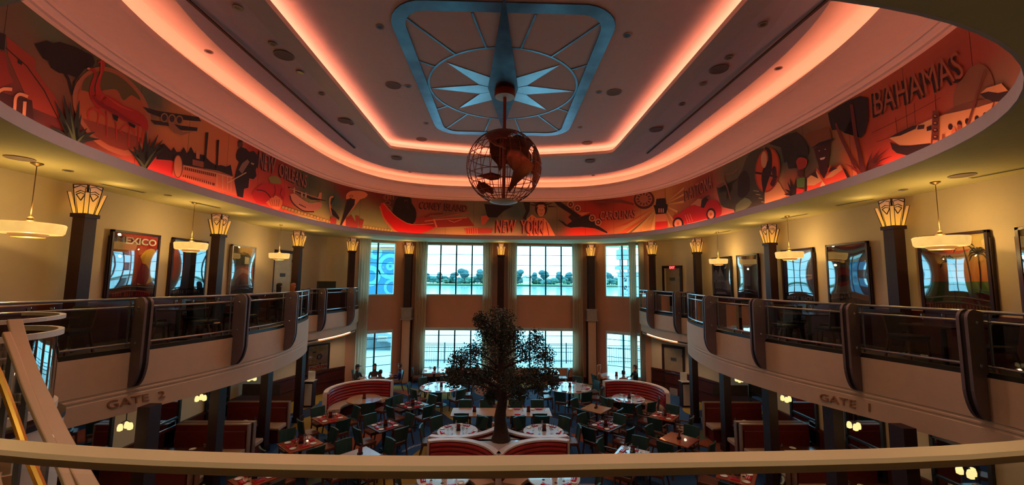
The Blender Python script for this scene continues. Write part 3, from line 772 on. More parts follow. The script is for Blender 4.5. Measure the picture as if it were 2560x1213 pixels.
SG2 = Strip2([(-x, y) for x, y in FR]); SG1 = Strip2(FR)
LT = mat('raised_brown_letters', (150, 104, 78), .5)
lettering_on(SG2, 'GATE  2', [(266, 1003), (411, 976), (412, 993), (268, 1024)], -.02, 'gate_lettering', 'raised GATE 2 letters on the left balcony front', LT, bold=.0)
lettering_on(SG1, 'GATE  1', [(2050, 983), (2176, 1009), (2176, 1030), (2050, 1000)], .02, 'gate_lettering', 'raised GATE 1 letters on the right balcony front', LT, bold=.0)
# ---- near handrail of the overlook
t = thing('overlook_railing', 'cream painted handrail in front of the viewer above a glass screen', 'railing')
hp = [(-4.2, 2.0), (-2.4, 1.42), (-1.32, 1.14), (-.51, 1.045), (.33, 1.045), (1.45, 1.12), (2.6, 1.42), (4.4, 2.1)]
hc = smooth_curve(hp, 5)
mb = MB(); mb.sweep(hc, [(-.034, 4.733), (-.028, 4.726), (.028, 4.726), (.034, 4.733), (.036, 4.747), (.028, 4.756), (-.028, 4.756), (-.036, 4.747)]); mb.build('handrail', M['cream'], t, smooth=True)
mb = MB(); mb.strip(hc, [(0, 3.75), (0, 4.70)]); mb.build('glass_screen', glass('clear_screen_glass', (.96, .97, .97), .045), t, recalc=False)
for u in (-3.6, 3.7):
    mb = MB(); mb.box((u, 1.82, 4.2), (.05, .05, 1.05)); mb.build('post', M['cream'], t)
mb = MB(); mb.sweep(hc, [(-.06, 3.66), (.06, 3.66), (.06, 3.78), (-.06, 3.78)]); mb.build('base_channel', M['cream'], t)
# ---- curved glass balustrade end at the left
cx, cy, cr_ = -5.62, 4.27, .80
t = thing('curved_balustrade', 'round glass balustrade end with white steel rims above a white drum', 'railing', (cx, cy, 0))
a0, a1 = math.radians(-150), math.radians(100)
for nm, z0, z1, r0, r1, m_ in (('top_rim', 4.72, 4.76, cr_-.03, cr_+.02, M['white']), ('second_rim', 4.54, 4.60, cr_-.03, cr_+.02, M['white']), ('bottom_rim', 3.72, 3.80, cr_-.04, cr_+.03, M['white']), ('ledge', 3.62, 3.68, cr_-.3, cr_+.10, M['burg'])):
    mb = MB(); mb.lathe([(r0, z0), (r1, z0), (r1, z1), (r0, z1), (r0, z0)], n=40, a0=a0, a1=a1); mb.build(nm, m_, t)
mb = MB(); mb.lathe([(cr_-.005, 3.78), (cr_-.005, 4.55)], n=40, a0=a0, a1=a1); mb.build('curved_glass', M['cglass'], t, smooth=True, recalc=False)
mb = MB(); mb.lathe([(cr_+.09, 2.3), (cr_+.09, 3.62), (cr_-.2, 3.62)], n=40, a0=a0, a1=a1); mb.build('drum', M['white'], t, smooth=True)
# ---- stair rails and stair at the left
def band(path, w, th):
    """flat-topped rail: px path with depth y -> swept box"""
    pts = [aty(px, py, y) for px, py, y in path]; mb = MB()
    c = smooth_curve([tuple(p) for p in pts], 6); k = len(c); vs = []
    for i, p in enumerate(c):
        a = Vector(c[max(i-1, 0)]); b = Vector(c[min(i+1, k-1)]); d = (b-a).normalized(); s = d.cross(Vector((0, 0, 1))).normalized(); u = s.cross(d)
        for e, f_ in ((-1, -1), (1, -1), (1, 1), (-1, 1)): vs.append(Vector(p)+s*w/2*e+u*th/2*f_)
    fs = [(4*i+j, 4*i+(j+1) % 4, 4*i+4+(j+1) % 4, 4*i+4+j) for i in range(k-1) for j in range(4)]+[(3, 2, 1, 0), (4*k-4, 4*k-3, 4*k-2, 4*k-1)]
    mb.add(vs, fs); return mb, c
t = thing('staircase', 'cream staircase with doubled handrails and a brass rail curving down at left', 'staircase')
mb, c1 = band([(36, 800, 3.5), (51, 857, 3.4), (78, 935, 3.2), (114, 1013, 3.05), (151, 1091, 2.9), (190, 1160, 2.78), (232, 1235, 2.65)], .085, .03); mb.build('outer_handrail', M['cream'], t, bevel=.008)
mb, c2 = band([(15, 834, 3.4), (39, 896, 3.25), (67, 974, 3.05), (100, 1052, 2.9), (124, 1103, 2.8), (150, 1160, 2.72), (180, 1235, 2.6)], .045, .04); mb.build('inner_handrail', M['cream'], t, bevel=.008)
mb = MB(); mb.tube(smooth_curve([tuple(aty(*p)) for p in ((-30, 880, 2.75), (4, 955, 2.65), (42, 1060, 2.5), (66, 1130, 2.4), (108, 1230, 2.25))], 5), .02, 8); mb.build('brass_rail', M['brass'], t, smooth=True)
mb = MB()
for i in range(len(c1)-1):
    a, b = c1[i], c1[i+1]; mb.quad((a[0]-.05, a[1], a[2]-.95), (b[0]-.05, b[1], b[2]-.95), (b[0]-.05, b[1], b[2]-1.35), (a[0]-.05, a[1], a[2]-1.35))
o = mb.build('stringer', M['cream'], t, recalc=False); s = o.modifiers.new('s', 'SOLIDIFY'); s.thickness = .05
for k in range(7):
    i = 2+k*4
    if i >= len(c1): break
    p = c1[i]; mb = MB(); mb.box((p[0]-.75, p[1]-.25, p[2]-1.12), (1.3, .34, .04), rz=.55); mb.box((p[0]-.72, p[1]-.10, p[2]-1.2), (1.3, .02, .16), rz=.55); mb.build('step', M['cream'], t)
for k in (3, 12, 21):
    p = c1[min(k, len(c1)-1)]; mb = MB(); mb.box((p[0]-.02, p[1], p[2]-.5), (.04, .02, .9)); mb.build('baluster', M['steel'], t)
mb = MB(); mb.box((-3.35, 2.55, 3.55), (.05, .7, 1.1), rz=.5); mb.build('newel_panel', M['cream'], t)
# ================================================================== GLOBE
def globe():
    t = thing('globe_sculpture', 'openwork copper brown globe hanging on a rod from the star', 'sculpture', (0, 9.3, 0))
    c = aty(1260, 418, 9.3); cz = c.z; Rg = .885; x0 = c.x
    mb = MB(); mb.lathe([(0, 9.60), (.245, 9.60), (.25, 9.61), (.25, 9.76)], (x0, 0, 0), 32); mb.build('canopy_disc', mat('rust_brown_metal', (126, 62, 48), .45, metal=.4), t)
    mb = MB(); mb.lathe([(0, 9.597), (.235, 9.597)], (x0, 0, 0), 32); mb.build('canopy_plate', M['white'], t)
    mb = MB(); mb.lathe([(.04, cz-Rg), (.04, 9.6)], (x0, 0, 0), 12); mb.build('rod', mat('rust_brown_metal', (126, 62, 48), .45, metal=.4), t)
    lon0 = math.radians(-90+0); tilt = 0
    def sp(lon, lat, r=Rg):   # degrees; front (towards viewer, -y) is lon -90
        a = math.radians(lon)-math.radians(-84); la = math.radians(lat)
        x = math.sin(a)*math.cos(la); y = -math.cos(a)*math.cos(la); z = math.sin(la)
        return Vector((x0+r*x, r*y, cz+r*z))
    for k in range(12):
        mb = MB(); mb.tube([sp(k*15, la) for la in range(-90, 90, 8)]+[sp(k*15+180, la) for la in range(90, -90, -8)], .0085, 5, True); mb.build('meridian', M['globe'], t)
    for la in (-75, -60, -45, -30, -15, 0, 15, 30, 45, 60, 75):
        mb = MB(); mb.tube([sp(lo, la) for lo in range(0, 360, 10)], .0085, 5, True); mb.build('parallel', M['globe'], t)
    for (nm, pts) in (
        ('south_america', [(-80, 8), (-72, 12), (-62, 10), (-50, 1), (-35, -7), (-39, -18), (-48, -26), (-58, -36), (-65, -46), (-70, -55), (-75, -50), (-72, -34), (-70, -20), (-76, -14), (-81, -4)]),
        ('north_america', [(-80, 8), (-84, 10), (-96, 15), (-106, 22), (-114, 30), (-124, 40), (-126, 50), (-140, 59), (-165, 60), (-165, 70), (-130, 70), (-95, 72), (-80, 66), (-64, 60), (-56, 51), (-68, 44), (-76, 36), (-81, 27), (-90, 30), (-97, 26), (-95, 18), (-88, 21), (-86, 14)]),
        ('greenland', [(-72, 78), (-50, 82), (-20, 80), (-25, 70), (-43, 60), (-54, 68)]),
        ('africa', [(-16, 14), (-16, 24), (-6, 35), (10, 37), (30, 31), (36, 22), (43, 12), (51, 11), (40, -4), (40, -16), (33, -27), (20, -35), (13, -18), (9, 2), (-8, 5)]),
        ('eurasia', [(-9, 37), (-9, 43), (0, 49), (8, 56), (12, 65), (28, 71), (60, 70), (100, 76), (140, 73), (178, 68), (160, 60), (140, 54), (128, 40), (121, 30), (108, 20), (103, 8), (98, 16), (90, 22), (80, 10), (72, 20), (58, 25), (50, 30), (44, 14), (35, 30), (36, 37), (26, 40), (15, 40)]),
        ('australia', [(114, -22), (122, -17), (131, -12), (136, -14), (142, -11), (146, -19), (153, -26), (150, -37), (140, -38), (131, -32), (116, -34)]),
        ('indonesia', [(100, 3), (118, 6), (135, 0), (148, -6), (135, -5), (118, -8), (104, -5)]),
        ('antarctica', [(lo, -72-4*math.sin(lo*.07)) for lo in range(-180, 180, 15)])):
        if nm == 'antarctica':
            m3 = []; mb = MB(); mb.lathe([(Rg*math.cos(math.radians(a)), cz+Rg*math.sin(math.radians(a))-.008) for a in (-90, -86, -80, -74, -68)], (x0, 0, 0), 32)
            o = mb.build('antarctica_plate', M['white'], t, smooth=True)
        else:
            v2, v3, fs = surf(pts, lambda lo, la: sp(lo, la, Rg+.006), (8, 8)); mb = MB(); mb.add(v3, fs); o = mb.build('continent_plate', M['globe'], t, smooth=True, recalc=True); o['label'] = nm.replace('_', ' ')+' shaped plate'
        s = o.modifiers.new('s', 'SOLIDIFY'); s.thickness = .008
globe()
# ================================================================== CEILING FITTINGS
def disc(mb, r, z, h=.012, n=20): mb.lathe([(0, -h), (r*.92, -h), (r, -h*.5), (r, 0)], (0, 0, z), n); return mb
sp_ = thing('ceiling_speaker', 'round ceiling speaker', 'speaker'); disc(MB(), .16, 0).build('grille', mat('grey_speaker_grille', (128, 108, 104), .7), sp_)
mb = MB(); mb.lathe([(.155, -.014), (.18, -.014), (.18, 0), (.155, 0), (.155, -.014)], n=20); mb.build('rim', mat('grey_speaker_rim', (150, 126, 122), .6), sp_)
SPK = Proto(sp_)
for px, py, z, w in ((983, 213, 9.8, 'left of the compass star'), (1535, 230, 9.8, 'right of the compass star'), (1054, 348, 9.8, 'at the far left corner of the star panel'), (1468, 357, 9.8, 'at the far right corner of the star panel'),
                     (710, 138, 9.5, 'between star panel and long slot at left'), (1797, 173, 9.5, 'between star panel and long slot at right'), (862, 302, 9.49, 'near the end of the left slot'), (1640, 324, 9.49, 'near the end of the right slot'),
                     (50, 395, ZS, 'in the soffit over the left balcony'), (2405, 438, ZS, 'in the soffit over the right balcony'), (992, 388+8, 9.47, 'beyond the star panel at left'), (1475, 403, 9.47, 'beyond the star panel at right')):
    p = atz(px, py, z); SPK.put((p.x, p.y, z-.002), 0, 'round ceiling speaker '+w)
dl = thing('downlight', 'small downlight', 'ceiling light'); disc(MB(), .05, 0, .01).build('lens', mat('dark_lens', (34, 26, 26), .3), dl)
mb = MB(); mb.lathe([(.05, -.01), (.075, -.012), (.075, 0)], n=16); mb.build('rim', M['stone'], dl); DLP = Proto(dl)
for k, (px, py, z, w) in enumerate([(950, 66, 9.8, 'above the left side of the silver band'), (1568, 87, 9.8, 'above the right side of the silver band'), (1020, 215, 9.8, 'between left speaker and silver band'), (1497, 230, 9.8, 'between right speaker and silver band'),
    (1065, 308, 9.8, 'off the far left corner of the silver band'), (1450, 318, 9.8, 'off the far right corner of the silver band'), (594, 18, 9.5, 'left soffit nearest the viewer'), (682, 109, 9.5, 'left soffit before the speaker'), (750, 180, 9.5, 'left soffit after the speaker'), (804, 234, 9.5, 'left soffit halfway along the slot'),
    (878, 309, 9.5, 'left soffit beside the second speaker'), (1907, 60, 9.5, 'right soffit nearest the viewer'), (1822, 143, 9.5, 'right soffit before the speaker'), (1757, 209, 9.5, 'right soffit after the speaker'), (1705, 260, 9.5, 'right soffit halfway along the slot'),
    (522, 128, 9.62, 'left upper cove'), (1946, 170, 9.62, 'right upper cove'), (1025, 430, 9.61, 'far upper cove at left'), (1483, 438, 9.61, 'far upper cove at right'), (170, 426, ZS, 'soffit beside the nearest left pendant'), (420, 488, ZS, 'soffit beside the middle left pendant'), (2258, 474, ZS, 'soffit beside the nearest right pendant')]):
    p = atz(px, py, z); DLP.put((p.x, p.y, z-.004 if z != 9.5 else 9.492), 0, 'small dark downlight, '+w)
mb = thing('air_vent', 'linear vent', 'vent'); b = MB(); b.box((0, 0, -.006), (.9, .07, .012)); b.build('frame', M['soffit'], mb)
for k in (-1, 0, 1): b = MB(); b.box((0, k*.02, -.012), (.86, .008, .008)); b.build('slat', M['black'], mb)
VENT = Proto(mb)
for px, py, w in ((310, 470, 'behind the nearest left pendant'), (515, 512, 'by the middle left pendant'), (2135, 505, 'right of the middle right pendant'), (2510, 428, 'at the right edge'), (1985, 540, 'by the middle right pendant'), (1805, 580, 'by the farthest right pendant')):
    p = atz(px, py, ZS); VENT.put((p.x, p.y, ZS-.002), PI/2+.15*(1 if p.x > 0 else -1), 'thin linear air vent in the soffit '+w)
# ================================================================== PENDANTS
pd = thing('pendant_lamp', 'pendant', 'pendant lamp')
OPAL = mat('opal_glass', (240, 190, 104), .4, emit=.62)
mb = MB(); mb.lathe([(0, 0), (.09, 0), (.10, -.015), (.03, -.05)], n=20); mb.build('canopy', mat('bronze_cap', (130, 100, 60), .4, metal=.6), pd)
mb = MB(); mb.lathe([(.008, -.03), (.008, -.98)], n=8); mb.build('stem', mat('bronze_cap', (130, 100, 60), .4, metal=.6), pd)
mb = MB(); mb.lathe([(.03, -.94), (.05, -.97), (.04, -1.0), (.09, -1.02), (.12, -1.05), (.10, -1.06)], n=20); mb.build('collar', mat('bronze_cap', (130, 100, 60), .4, metal=.6), pd)
mb = MB(); mb.lathe([(.10, -1.05), (.50, -1.06), (.52, -1.08), (.50, -1.21), (.47, -1.24), (.28, -1.245)], n=40); mb.build('opal_drum', OPAL, pd, smooth=True)
mb = MB(); mb.lathe([(.28, -1.24), (.27, -1.275), (.24, -1.28), (.235, -1.30), (0, -1.305)], n=32); mb.build('lower_tier', mat('opal_glass_lower', (210, 150, 80), .4, emit=.3), pd, smooth=True)
PEN = Proto(pd)
for px, py, dpx, w, s_ in ((93, 408, 125, 'nearest', 'left'), (487, 507, 68, 'middle', 'left'), (703, 562, 46, 'farthest', 'left'), (2338, 455, 108, 'nearest', 'right'), (1968, 540, 62, 'middle', 'right'), (1793, 580, 44, 'farthest', 'right')):
    p = atz(px, py, ZS); sc = dpx/1000*p.y/1.04
    PEN.put((p.x, p.y, ZS), 0, '%s of the opal glass pendant lamps over the %s balcony' % (w, s_), sc=(sc, sc, 1))
    lamp('pendant_bulb', 'POINT', (p.x, p.y, ZS-.85), 21, WARM, .03)
    lamp('pendant_bulb', 'POINT', (p.x, p.y, ZS-1.42), 7, WARM, .03)
# ================================================================== MURAL
SM = Strip2(MUR, True)
# start the unrolled coordinate at the near side so nothing wraps in view
k0 = min(range(len(MUR)), key=lambda i: MUR[i][1]+abs(MUR[i][0])*.01); MURr = MUR[k0:]+MUR[:k0]; SM = Strip2(MURr, True)
PR = painted('mural_print', .6)
def zf(x0, y0, s): return lambda pts: [(x0+x/s, y0+y/s) for x, y in pts]
ZA, ZB, ZC, ZD, ZE, ZFf, ZG, ZH = zf(0, 40, 3.0325), zf(340, 240, 3.79), zf(640, 360, 5.055), zf(900, 340, 4.3316), zf(1280, 340, 4.3316), zf(1600, 360, 5.055), zf(1900, 240, 4.667), zf(2180, 120, 4.042)
BG = [((20, 200), (120, 50, 40)), ((40, 110), (120, 105, 80)), ((130, 80), (100, 120, 90)), ((60, 300), (70, 40, 36)), ((200, 130), (90, 90, 60)), ((330, 200), (120, 120, 80)), ((150, 330), (110, 40, 34)), ((120, 180), (150, 100, 70)), ((380, 250), (90, 110, 90)), ((480, 330), (220, 150, 90)), ((430, 320), (226, 150, 84)), ((560, 380), (230, 140, 84)),
      ((420, 430), (230, 60, 60)), ((650, 380), (190, 70, 50)), ((620, 500), (220, 80, 60)), ((700, 400), (150, 50, 40)), ((700, 480), (220, 70, 50)), ((770, 450), (70, 90, 70)), ((790, 540), (190, 200, 110)), ((860, 480), (130, 40, 34)), ((880, 560), (170, 190, 110)), ((840, 500), (60, 100, 80)), ((950, 480), (120, 36, 32)), ((940, 560), (150, 170, 100)),
      ((980, 500), (80, 40, 34)), ((1060, 510), (150, 80, 64)), ((1120, 520), (120, 80, 70)), ((1190, 520), (110, 110, 90)), ((1150, 580), (190, 170, 100)), ((1230, 540), (80, 90, 80)), ((1260, 575), (170, 160, 110)), ((1290, 530), (60, 90, 88)), ((1370, 530), (130, 120, 90)), ((1390, 560), (90, 90, 70)), ((1450, 575), (220, 60, 40)),
      ((1480, 530), (170, 50, 40)), ((1500, 500), (110, 40, 36)), ((1560, 530), (180, 60, 44)), ((1590, 570), (220, 180, 100)), ((1660, 500), (200, 150, 80)), ((1710, 480), (180, 110, 64)), ((1760, 470), (150, 60, 44)), ((1800, 520), (220, 130, 110)), ((1830, 440), (100, 100, 70)), ((1860, 400), (110, 110, 76)), ((1930, 470), (220, 180, 120)),
      ((1960, 400), (60, 90, 70)), ((1985, 460), (180, 110, 70)), ((2010, 410), (60, 80, 66)), ((2080, 400), (120, 130, 90)), ((2120, 410), (210, 120, 70)), ((2100, 440), (226, 140, 90)), ((2170, 350), (170, 70, 44)), ((2220, 400), (230, 80, 60)), ((2260, 320), (190, 90, 56)), ((2330, 260), (190, 84, 54)), ((2420, 170), (170, 70, 50)), ((2400, 230), (180, 100, 70)), ((2480, 230), (150, 120, 90)), ((2350, 350), (220, 110, 80)), ((2450, 350), (120, 80, 60))]
def hitm(px, py):
    return SM.hit(px, py)
bgp = [(*hitm(*p), lin(c)) for p, c in BG]
def bgcol(u, z):
    w = 0; r = [0, 0, 0]
    for a, b, c in bgp:
        d = ((u-a)**2+((z-b)*1.2)**2)**1.6+1e-3; k = 1/d; w += k
        for i in range(3): r[i] += c[i]*k
    return tuple(x/w for x in r)
mural = thing('mural', 'long painted travel mural wrapping the room above the balcony soffit', 'mural')
NP = 40; z0, z1 = ZS+.012, ZM
for k in range(NP):
    ua, ub = SM.l[-1]*k/NP+.004, SM.l[-1]*(k+1)/NP-.004; pr = Print(); n, m = 8, 8
    v2 = [(ua+(ub-ua)*i/n, z0+(z1-z0)*j/m) for j in range(m+1) for i in range(n+1)]
    y = SM.pt((ua+ub)/2, 0).y
    cs = [bgcol(*p) if y > 4 else lin((120, 100, 70)) for p in v2]
    pr.v = [tuple(SM.pt(*p)) for p in v2]; pr.c = cs; pr.f = [(j*(n+1)+i, j*(n+1)+i+1, (j+1)*(n+1)+i+1, (j+1)*(n+1)+i) for j in range(m) for i in range(n)]
    pr.build('mural_panel', PR, mural)
mb = MB(); mb.strip(MUR, [(-.03, z0), (-.03, ZM+.05)], True); mb.build('backing', M['burg'], mural, recalc=False)
class Motif:
    def __init__(s, name, label=None): s.n = name; s.lb = label; s.p = Print()
    def poly(s, Z, pts, col, layer=1, sm=0):
        px = Z(pts) if Z else pts
        if sm: px = smooth_curve(px+[px[0]], sm)[:-1]
        try: q = [hitm(*p) for p in px]
        except ValueError: return s
        q = [(u, min(ZM-.002, max(ZS+.015, z))) for u, z in q]
        c = lin(col) if not callable(col) else col
        v2, v3, fs = surf(q, lambda u, z: tuple(SM.pt(u, z, .0025*layer)), (.35, 0))
        if v3: s.p.add(v3, fs, c, v2)
        return s
    def rib(s, Z, pts, w, col, layer=2, sm=0):
        px = Z(pts); k = 1/{ZA: 3.0325, ZB: 3.79, ZC: 5.055, ZD: 4.3316, ZE: 4.3316, ZFf: 5.055, ZG: 4.667, ZH: 4.042}[Z]
        if sm: px = smooth_curve(px, sm)
        w2 = [a*k for a in w] if isinstance(w, (list, tuple)) else w*k
        if sm and isinstance(w2, list): w2 = [x[0] for x in smooth_curve([(a, 0) for a in w2], sm)]
        return s.poly(None, ribbon(px, w2), col, layer)
    def ring(s, Z, c, rx, ry, w, col, layer=2, rot=0):
        o = ell(c[0], c[1], rx, ry, 28, rot=rot); i = ell(c[0], c[1], rx-w, ry-w, 28, rot=rot)
        for k in range(28): s.poly(Z, [o[k], o[(k+1) % 28], i[(k+1) % 28], i[k]], col, layer)
        return s
    def disc(s, Z, c, rx, ry, col, layer=1, rot=0): return s.poly(Z, ell(c[0], c[1], rx, ry, 26, rot=rot), col, layer)
    def spikes(s, Z, base, tips, w, col, layer=3):
        for t in tips:
            mx, my = (base[0]+t[0])/2, (base[1]+t[1])/2+(abs(t[0]-base[0]))*-.12
            s.rib(Z, [base, (mx, my), t], [w, w*.75, w*.08], col, layer, 3)
        return s
    def text(s, Z, txt, quad, col, layer=4, bold=.02, sh=None):
        q = [hitm(*p) for p in Z(quad)]; vs, fs = text2d(txt, bold)
        for (dx, dz, cc, ly) in (((sh[0], sh[1], sh[2], layer-1),) if sh else ())+((0, 0, col, layer),):
            def f(x, y): return ((q[0][0]*(1-x)+q[1][0]*x)*y+(q[3][0]*(1-x)+q[2][0]*x)*(1-y)+dx, min(ZM-.01, (q[0][1]*(1-x)+q[1][1]*x)*y+(q[3][1]*(1-x)+q[2][1]*x)*(1-y)+dz))
            v2 = [f(x, y) for x, y in vs]; s.p.add([tuple(SM.pt(u, z, .0025*ly)) for u, z in v2], fs, lin(cc))
        return s
    def done(s):
        if s.p.f:
            o = s.p.build(s.n, PR, mural)
            if s.lb: o['label'] = s.lb
DK = (26, 18, 18); TAN = (226, 160, 116); CREAM_ = (236, 200, 150); RD = (190, 40, 30); DG = (34, 48, 38); OR = (226, 120, 70); LG = (120, 150, 100)
m = Motif('stepped_ruin', 'rust red stepped ruin')
m.poly(ZA, [(45, 150), (270, 330), (265, 400), (330, 500), (410, 600), (500, 800), (250, 700), (200, 620), (60, 300)], (170, 66, 42)).poly(ZA, [(-40, 240), (40, 280), (60, 420), (100, 500), (-40, 560)], (150, 50, 36))
m.rib(ZA, [(40, 240), (200, 380), (330, 560), (440, 780)], 8, (60, 20, 18)).poly(ZA, [(-40, 110), (40, 140), (30, 260), (-40, 240)], DK, 2).poly(ZA, [(130, 330), (165, 345), (160, 372), (128, 355)], DK, 3)
m.poly(ZA, [(-20, 560), (60, 600), (240, 640), (260, 860), (150, 840), (0, 790)], (60, 24, 22), 2).done()
m = Motif('lettering', 'end of a place name in tan outline letters')
m.rib(ZA, [(92, 806), (105, 700), (112, 620), (145, 592), (205, 612)], 24, TAN, 4, 3).rib(ZA, [(168, 834), (176, 740), (182, 648)], 26, TAN, 4).rib(ZA, [(-20, 575), (20, 552), (85, 556)], 26, TAN, 4, 2).rib(ZA, [(-10, 725), (22, 772)], 26, TAN, 4).done()
m = Motif('spreading_tree', 'dark flat-topped tree')
m.poly(ZA, [(255, 210), (300, 200), (350, 185), (400, 205), (450, 195), (560, 230), (640, 270), (700, 300), (715, 350), (700, 385), (640, 400), (600, 450), (580, 470), (520, 445), (440, 430), (380, 390), (360, 340), (320, 320), (290, 270)], (18, 14, 14), 3).rib(ZA, [(480, 420), (515, 480), (548, 600)], [26, 20, 24], DK, 3).rib(ZA, [(590, 450), (560, 500), (545, 580)], 14, DK, 3).done()
m = Motif('flamingo_roundel', 'round picture of red flamingos')
R_ = [(545, 600), (580, 500), (680, 405), (800, 385), (930, 440), (1050, 560), (1120, 680), (1145, 830), (1120, 960), (1050, 1030), (950, 1060), (820, 1020), (700, 940), (610, 820), (555, 700)]
I_ = [(846+(x-846)*.88, 722+(y-722)*.88) for x, y in R_]
m.poly(ZA, R_, (190, 120, 84), 3, 3)
zc = hitm(*ZA([(846, 700)])[0])
m.poly(ZA, I_, (196, 104, 60), 4, 3).poly(ZA, [(610, 560), (640, 480), (720, 425), (810, 420), (920, 470), (1030, 580), (1060, 640), (990, 600), (930, 640), (880, 560), (800, 560), (700, 580)], (104, 96, 56), 5, 3)
m.poly(ZA, [(620, 780), (700, 800), (860, 850), (1080, 930), (1040, 1000), (940, 1020), (820, 980), (700, 900)], (150, 70, 44), 5)
FL = [(700, 325), (775, 350), (772, 420), (748, 470), (745, 540), (775, 580), (850, 620), (940, 680), (1040, 720), (1110, 790), (1110, 870), (1060, 835), (940, 800), (880, 780), (850, 745), (790, 700), (720, 670), (680, 600), (670, 540), (695, 470), (705, 425), (652, 412), (672, 392), (725, 405), (742, 380)]
m.poly(ZA, [(690, 600), (760, 590), (850, 620), (940, 680), (1040, 720), (1110, 790), (1112, 870), (1060, 838), (940, 802), (850, 750), (790, 712), (715, 680)], (196, 44, 34), 7, 2).rib(ZA, [(735, 352), (772, 345), (770, 410), (742, 480), (735, 560), (770, 640)], [8, 22, 20, 26, 40, 70], (204, 50, 38), 7, 3).rib(ZA, [(655, 404), (700, 408), (716, 445), (690, 530), (694, 600), (760, 690)], [8, 22, 20, 30, 44, 70], (190, 40, 32), 7, 3).rib(ZA, [(758, 345), (756, 430), (745, 480)], [8, 10, 4], (226, 90, 66), 8).rib(ZA, [(690, 600), (740, 660), (850, 720), (960, 790), (1060, 830)], [10, 26, 30, 24, 8], (150, 26, 26), 8, 3).rib(ZA, [(790, 600), (900, 680), (1000, 720)], [4, 14, 4], (220, 80, 58), 8, 3).disc(ZA, (662, 398), 12, 8, (236, 170, 140), 8)
for a in ([(745, 700), (730, 830)], [(800, 690), (805, 920)], [(870, 770), (878, 940)], [(885, 860), (930, 900)], [(975, 800), (968, 990)], [(1045, 830), (1040, 980)], [(1080, 850), (1070, 970)]): m.rib(ZA, a, 9, (200, 56, 40), 7)
m.rib(ZA, [(665, 790), (662, 730), (700, 705), (760, 730), (800, 770)], [10, 14, 16, 22, 8], (206, 66, 46), 7, 3).rib(ZA, [(900, 880), (940, 830), (1000, 850), (1010, 900)], [10, 14, 20, 8], (206, 66, 46), 7, 3)
m.poly(ZA, [(840, 740), (890, 760), (880, 800), (850, 780)], DK, 8).poly(ZA, [(960, 800), (1020, 830), (1010, 850), (970, 830)], DK, 8).done()
m = Motif('agave_plant', 'spiky dark green agave')
m.spikes(ZA, (545, 985), [(400, 640), (470, 600), (520, 650), (590, 640), (605, 750), (650, 850), (360, 840), (710, 880), (745, 935), (430, 760), (330, 880), (390, 930)], 46, DG, 9).spikes(ZA, (560, 980), [(480, 790), (630, 900), (520, 730)], 20, (84, 110, 70), 10).done()
m = Motif('agave_plant')
m.spikes(ZA, (1085, 1150), [(965, 1010), (1005, 990), (1100, 870), (1190, 900), (1225, 940), (1240, 1000), (1130, 930), (1040, 950)], 40, DG, 9).spikes(ZA, (1085, 1150), [(1010, 1060), (1180, 1010)], 18, (84, 110, 70), 10).done()
m = Motif('biplane', 'dark biplane with three engines')
m.poly(ZB, [(55, 100), (200, 140), (590, 190), (615, 240), (560, 238), (240, 205), (110, 158)], (34, 36, 38), 4).poly(ZB, [(130, 225), (270, 245), (420, 280), (580, 300), (575, 332), (430, 325), (300, 285), (170, 268)], (34, 36, 38), 4)
m.poly(ZB, [(300, 240), (345, 255), (400, 310), (440, 340), (540, 338), (430, 372), (360, 350), (310, 300)], (170, 120, 84), 5)
for c in ((262, 205), (335, 215), (405, 228)): m.disc(ZB, c, 36, 44, (60, 50, 46), 5).ring(ZB, c, 36, 44, 12, (170, 130, 96), 6)
m.done()
m = Motif('pine_silhouette', 'dark pine treeline')
m.poly(ZB, [(190, 600), (195, 500), (205, 470), (225, 500), (260, 450), (275, 500), (300, 490), (330, 520), (355, 485), (380, 530), (420, 530), (450, 485), (480, 545), (500, 520), (520, 482), (548, 540), (640, 560), (700, 620), (760, 660), (800, 655), (850, 670), (880, 660), (895, 650), (915, 760), (780, 710), (440, 650), (330, 610)], (32, 20, 18), 3).done()
m = Motif('paddle_steamer', 'orange paddle steamer with two tall funnels')
m.poly(ZB, [(430, 660), (740, 730), (850, 740), (915, 790), (955, 860), (965, 950), (430, 785), (340, 750), (345, 690)], (226, 130, 90), 4)
m.disc(ZB, (392, 668), 46, 110, (226, 150, 104), 5).ring(ZB, (392, 668), 46, 110, 8, (130, 60, 44), 6)
for a, b, w in (((445, 685), (750, 755), 26), ((440, 755), (740, 840), 22)): m.rib(ZB, [a, b], w, (110, 40, 34), 6)
for k in range(16): m.rib(ZB, [(450+k*19, 672+k*4.4), (450+k*19, 702+k*4.4)], 6, (230, 150, 104), 7)
for k in range(14): m.rib(ZB, [(450+k*20, 742+k*5.6), (450+k*20, 782+k*5.6)], 8, (230, 150, 104), 7)
m.rib(ZB, [(440, 660), (740, 728), (910, 775)], 8, CREAM_, 7)
for x in (760, 815, 860, 895): m.rib(ZB, [(x, 740+(x-740)*.2), (x, 850+(x-740)*.35)], 6, CREAM_, 7)
m.rib(ZB, [(668, 345), (655, 520), (645, 690)], [26, 20, 20], DK, 7).rib(ZB, [(771, 415), (765, 560), (760, 690)], [24, 18, 18], DK, 7).poly(ZB, [(530, 600), (640, 625), (640, 680), (530, 655)], (150, 90, 66), 5).poly(ZB, [(565, 515), (600, 522), (598, 600), (565, 592)], (214, 150, 110), 5).done()
m = Motif('jazz_player', 'player in a black suit with a trombone')
m.poly(ZB, [(945, 560), (960, 510), (990, 480), (1040, 500), (1070, 530), (1110, 520), (1150, 560), (1158, 640), (1130, 700), (1138, 760), (1110, 790), (1070, 780), (1060, 870), (1020, 880), (1010, 965), (955, 950), (930, 820), (935, 760), (955, 680), (975, 625), (950, 600)], (24, 16, 18), 5)
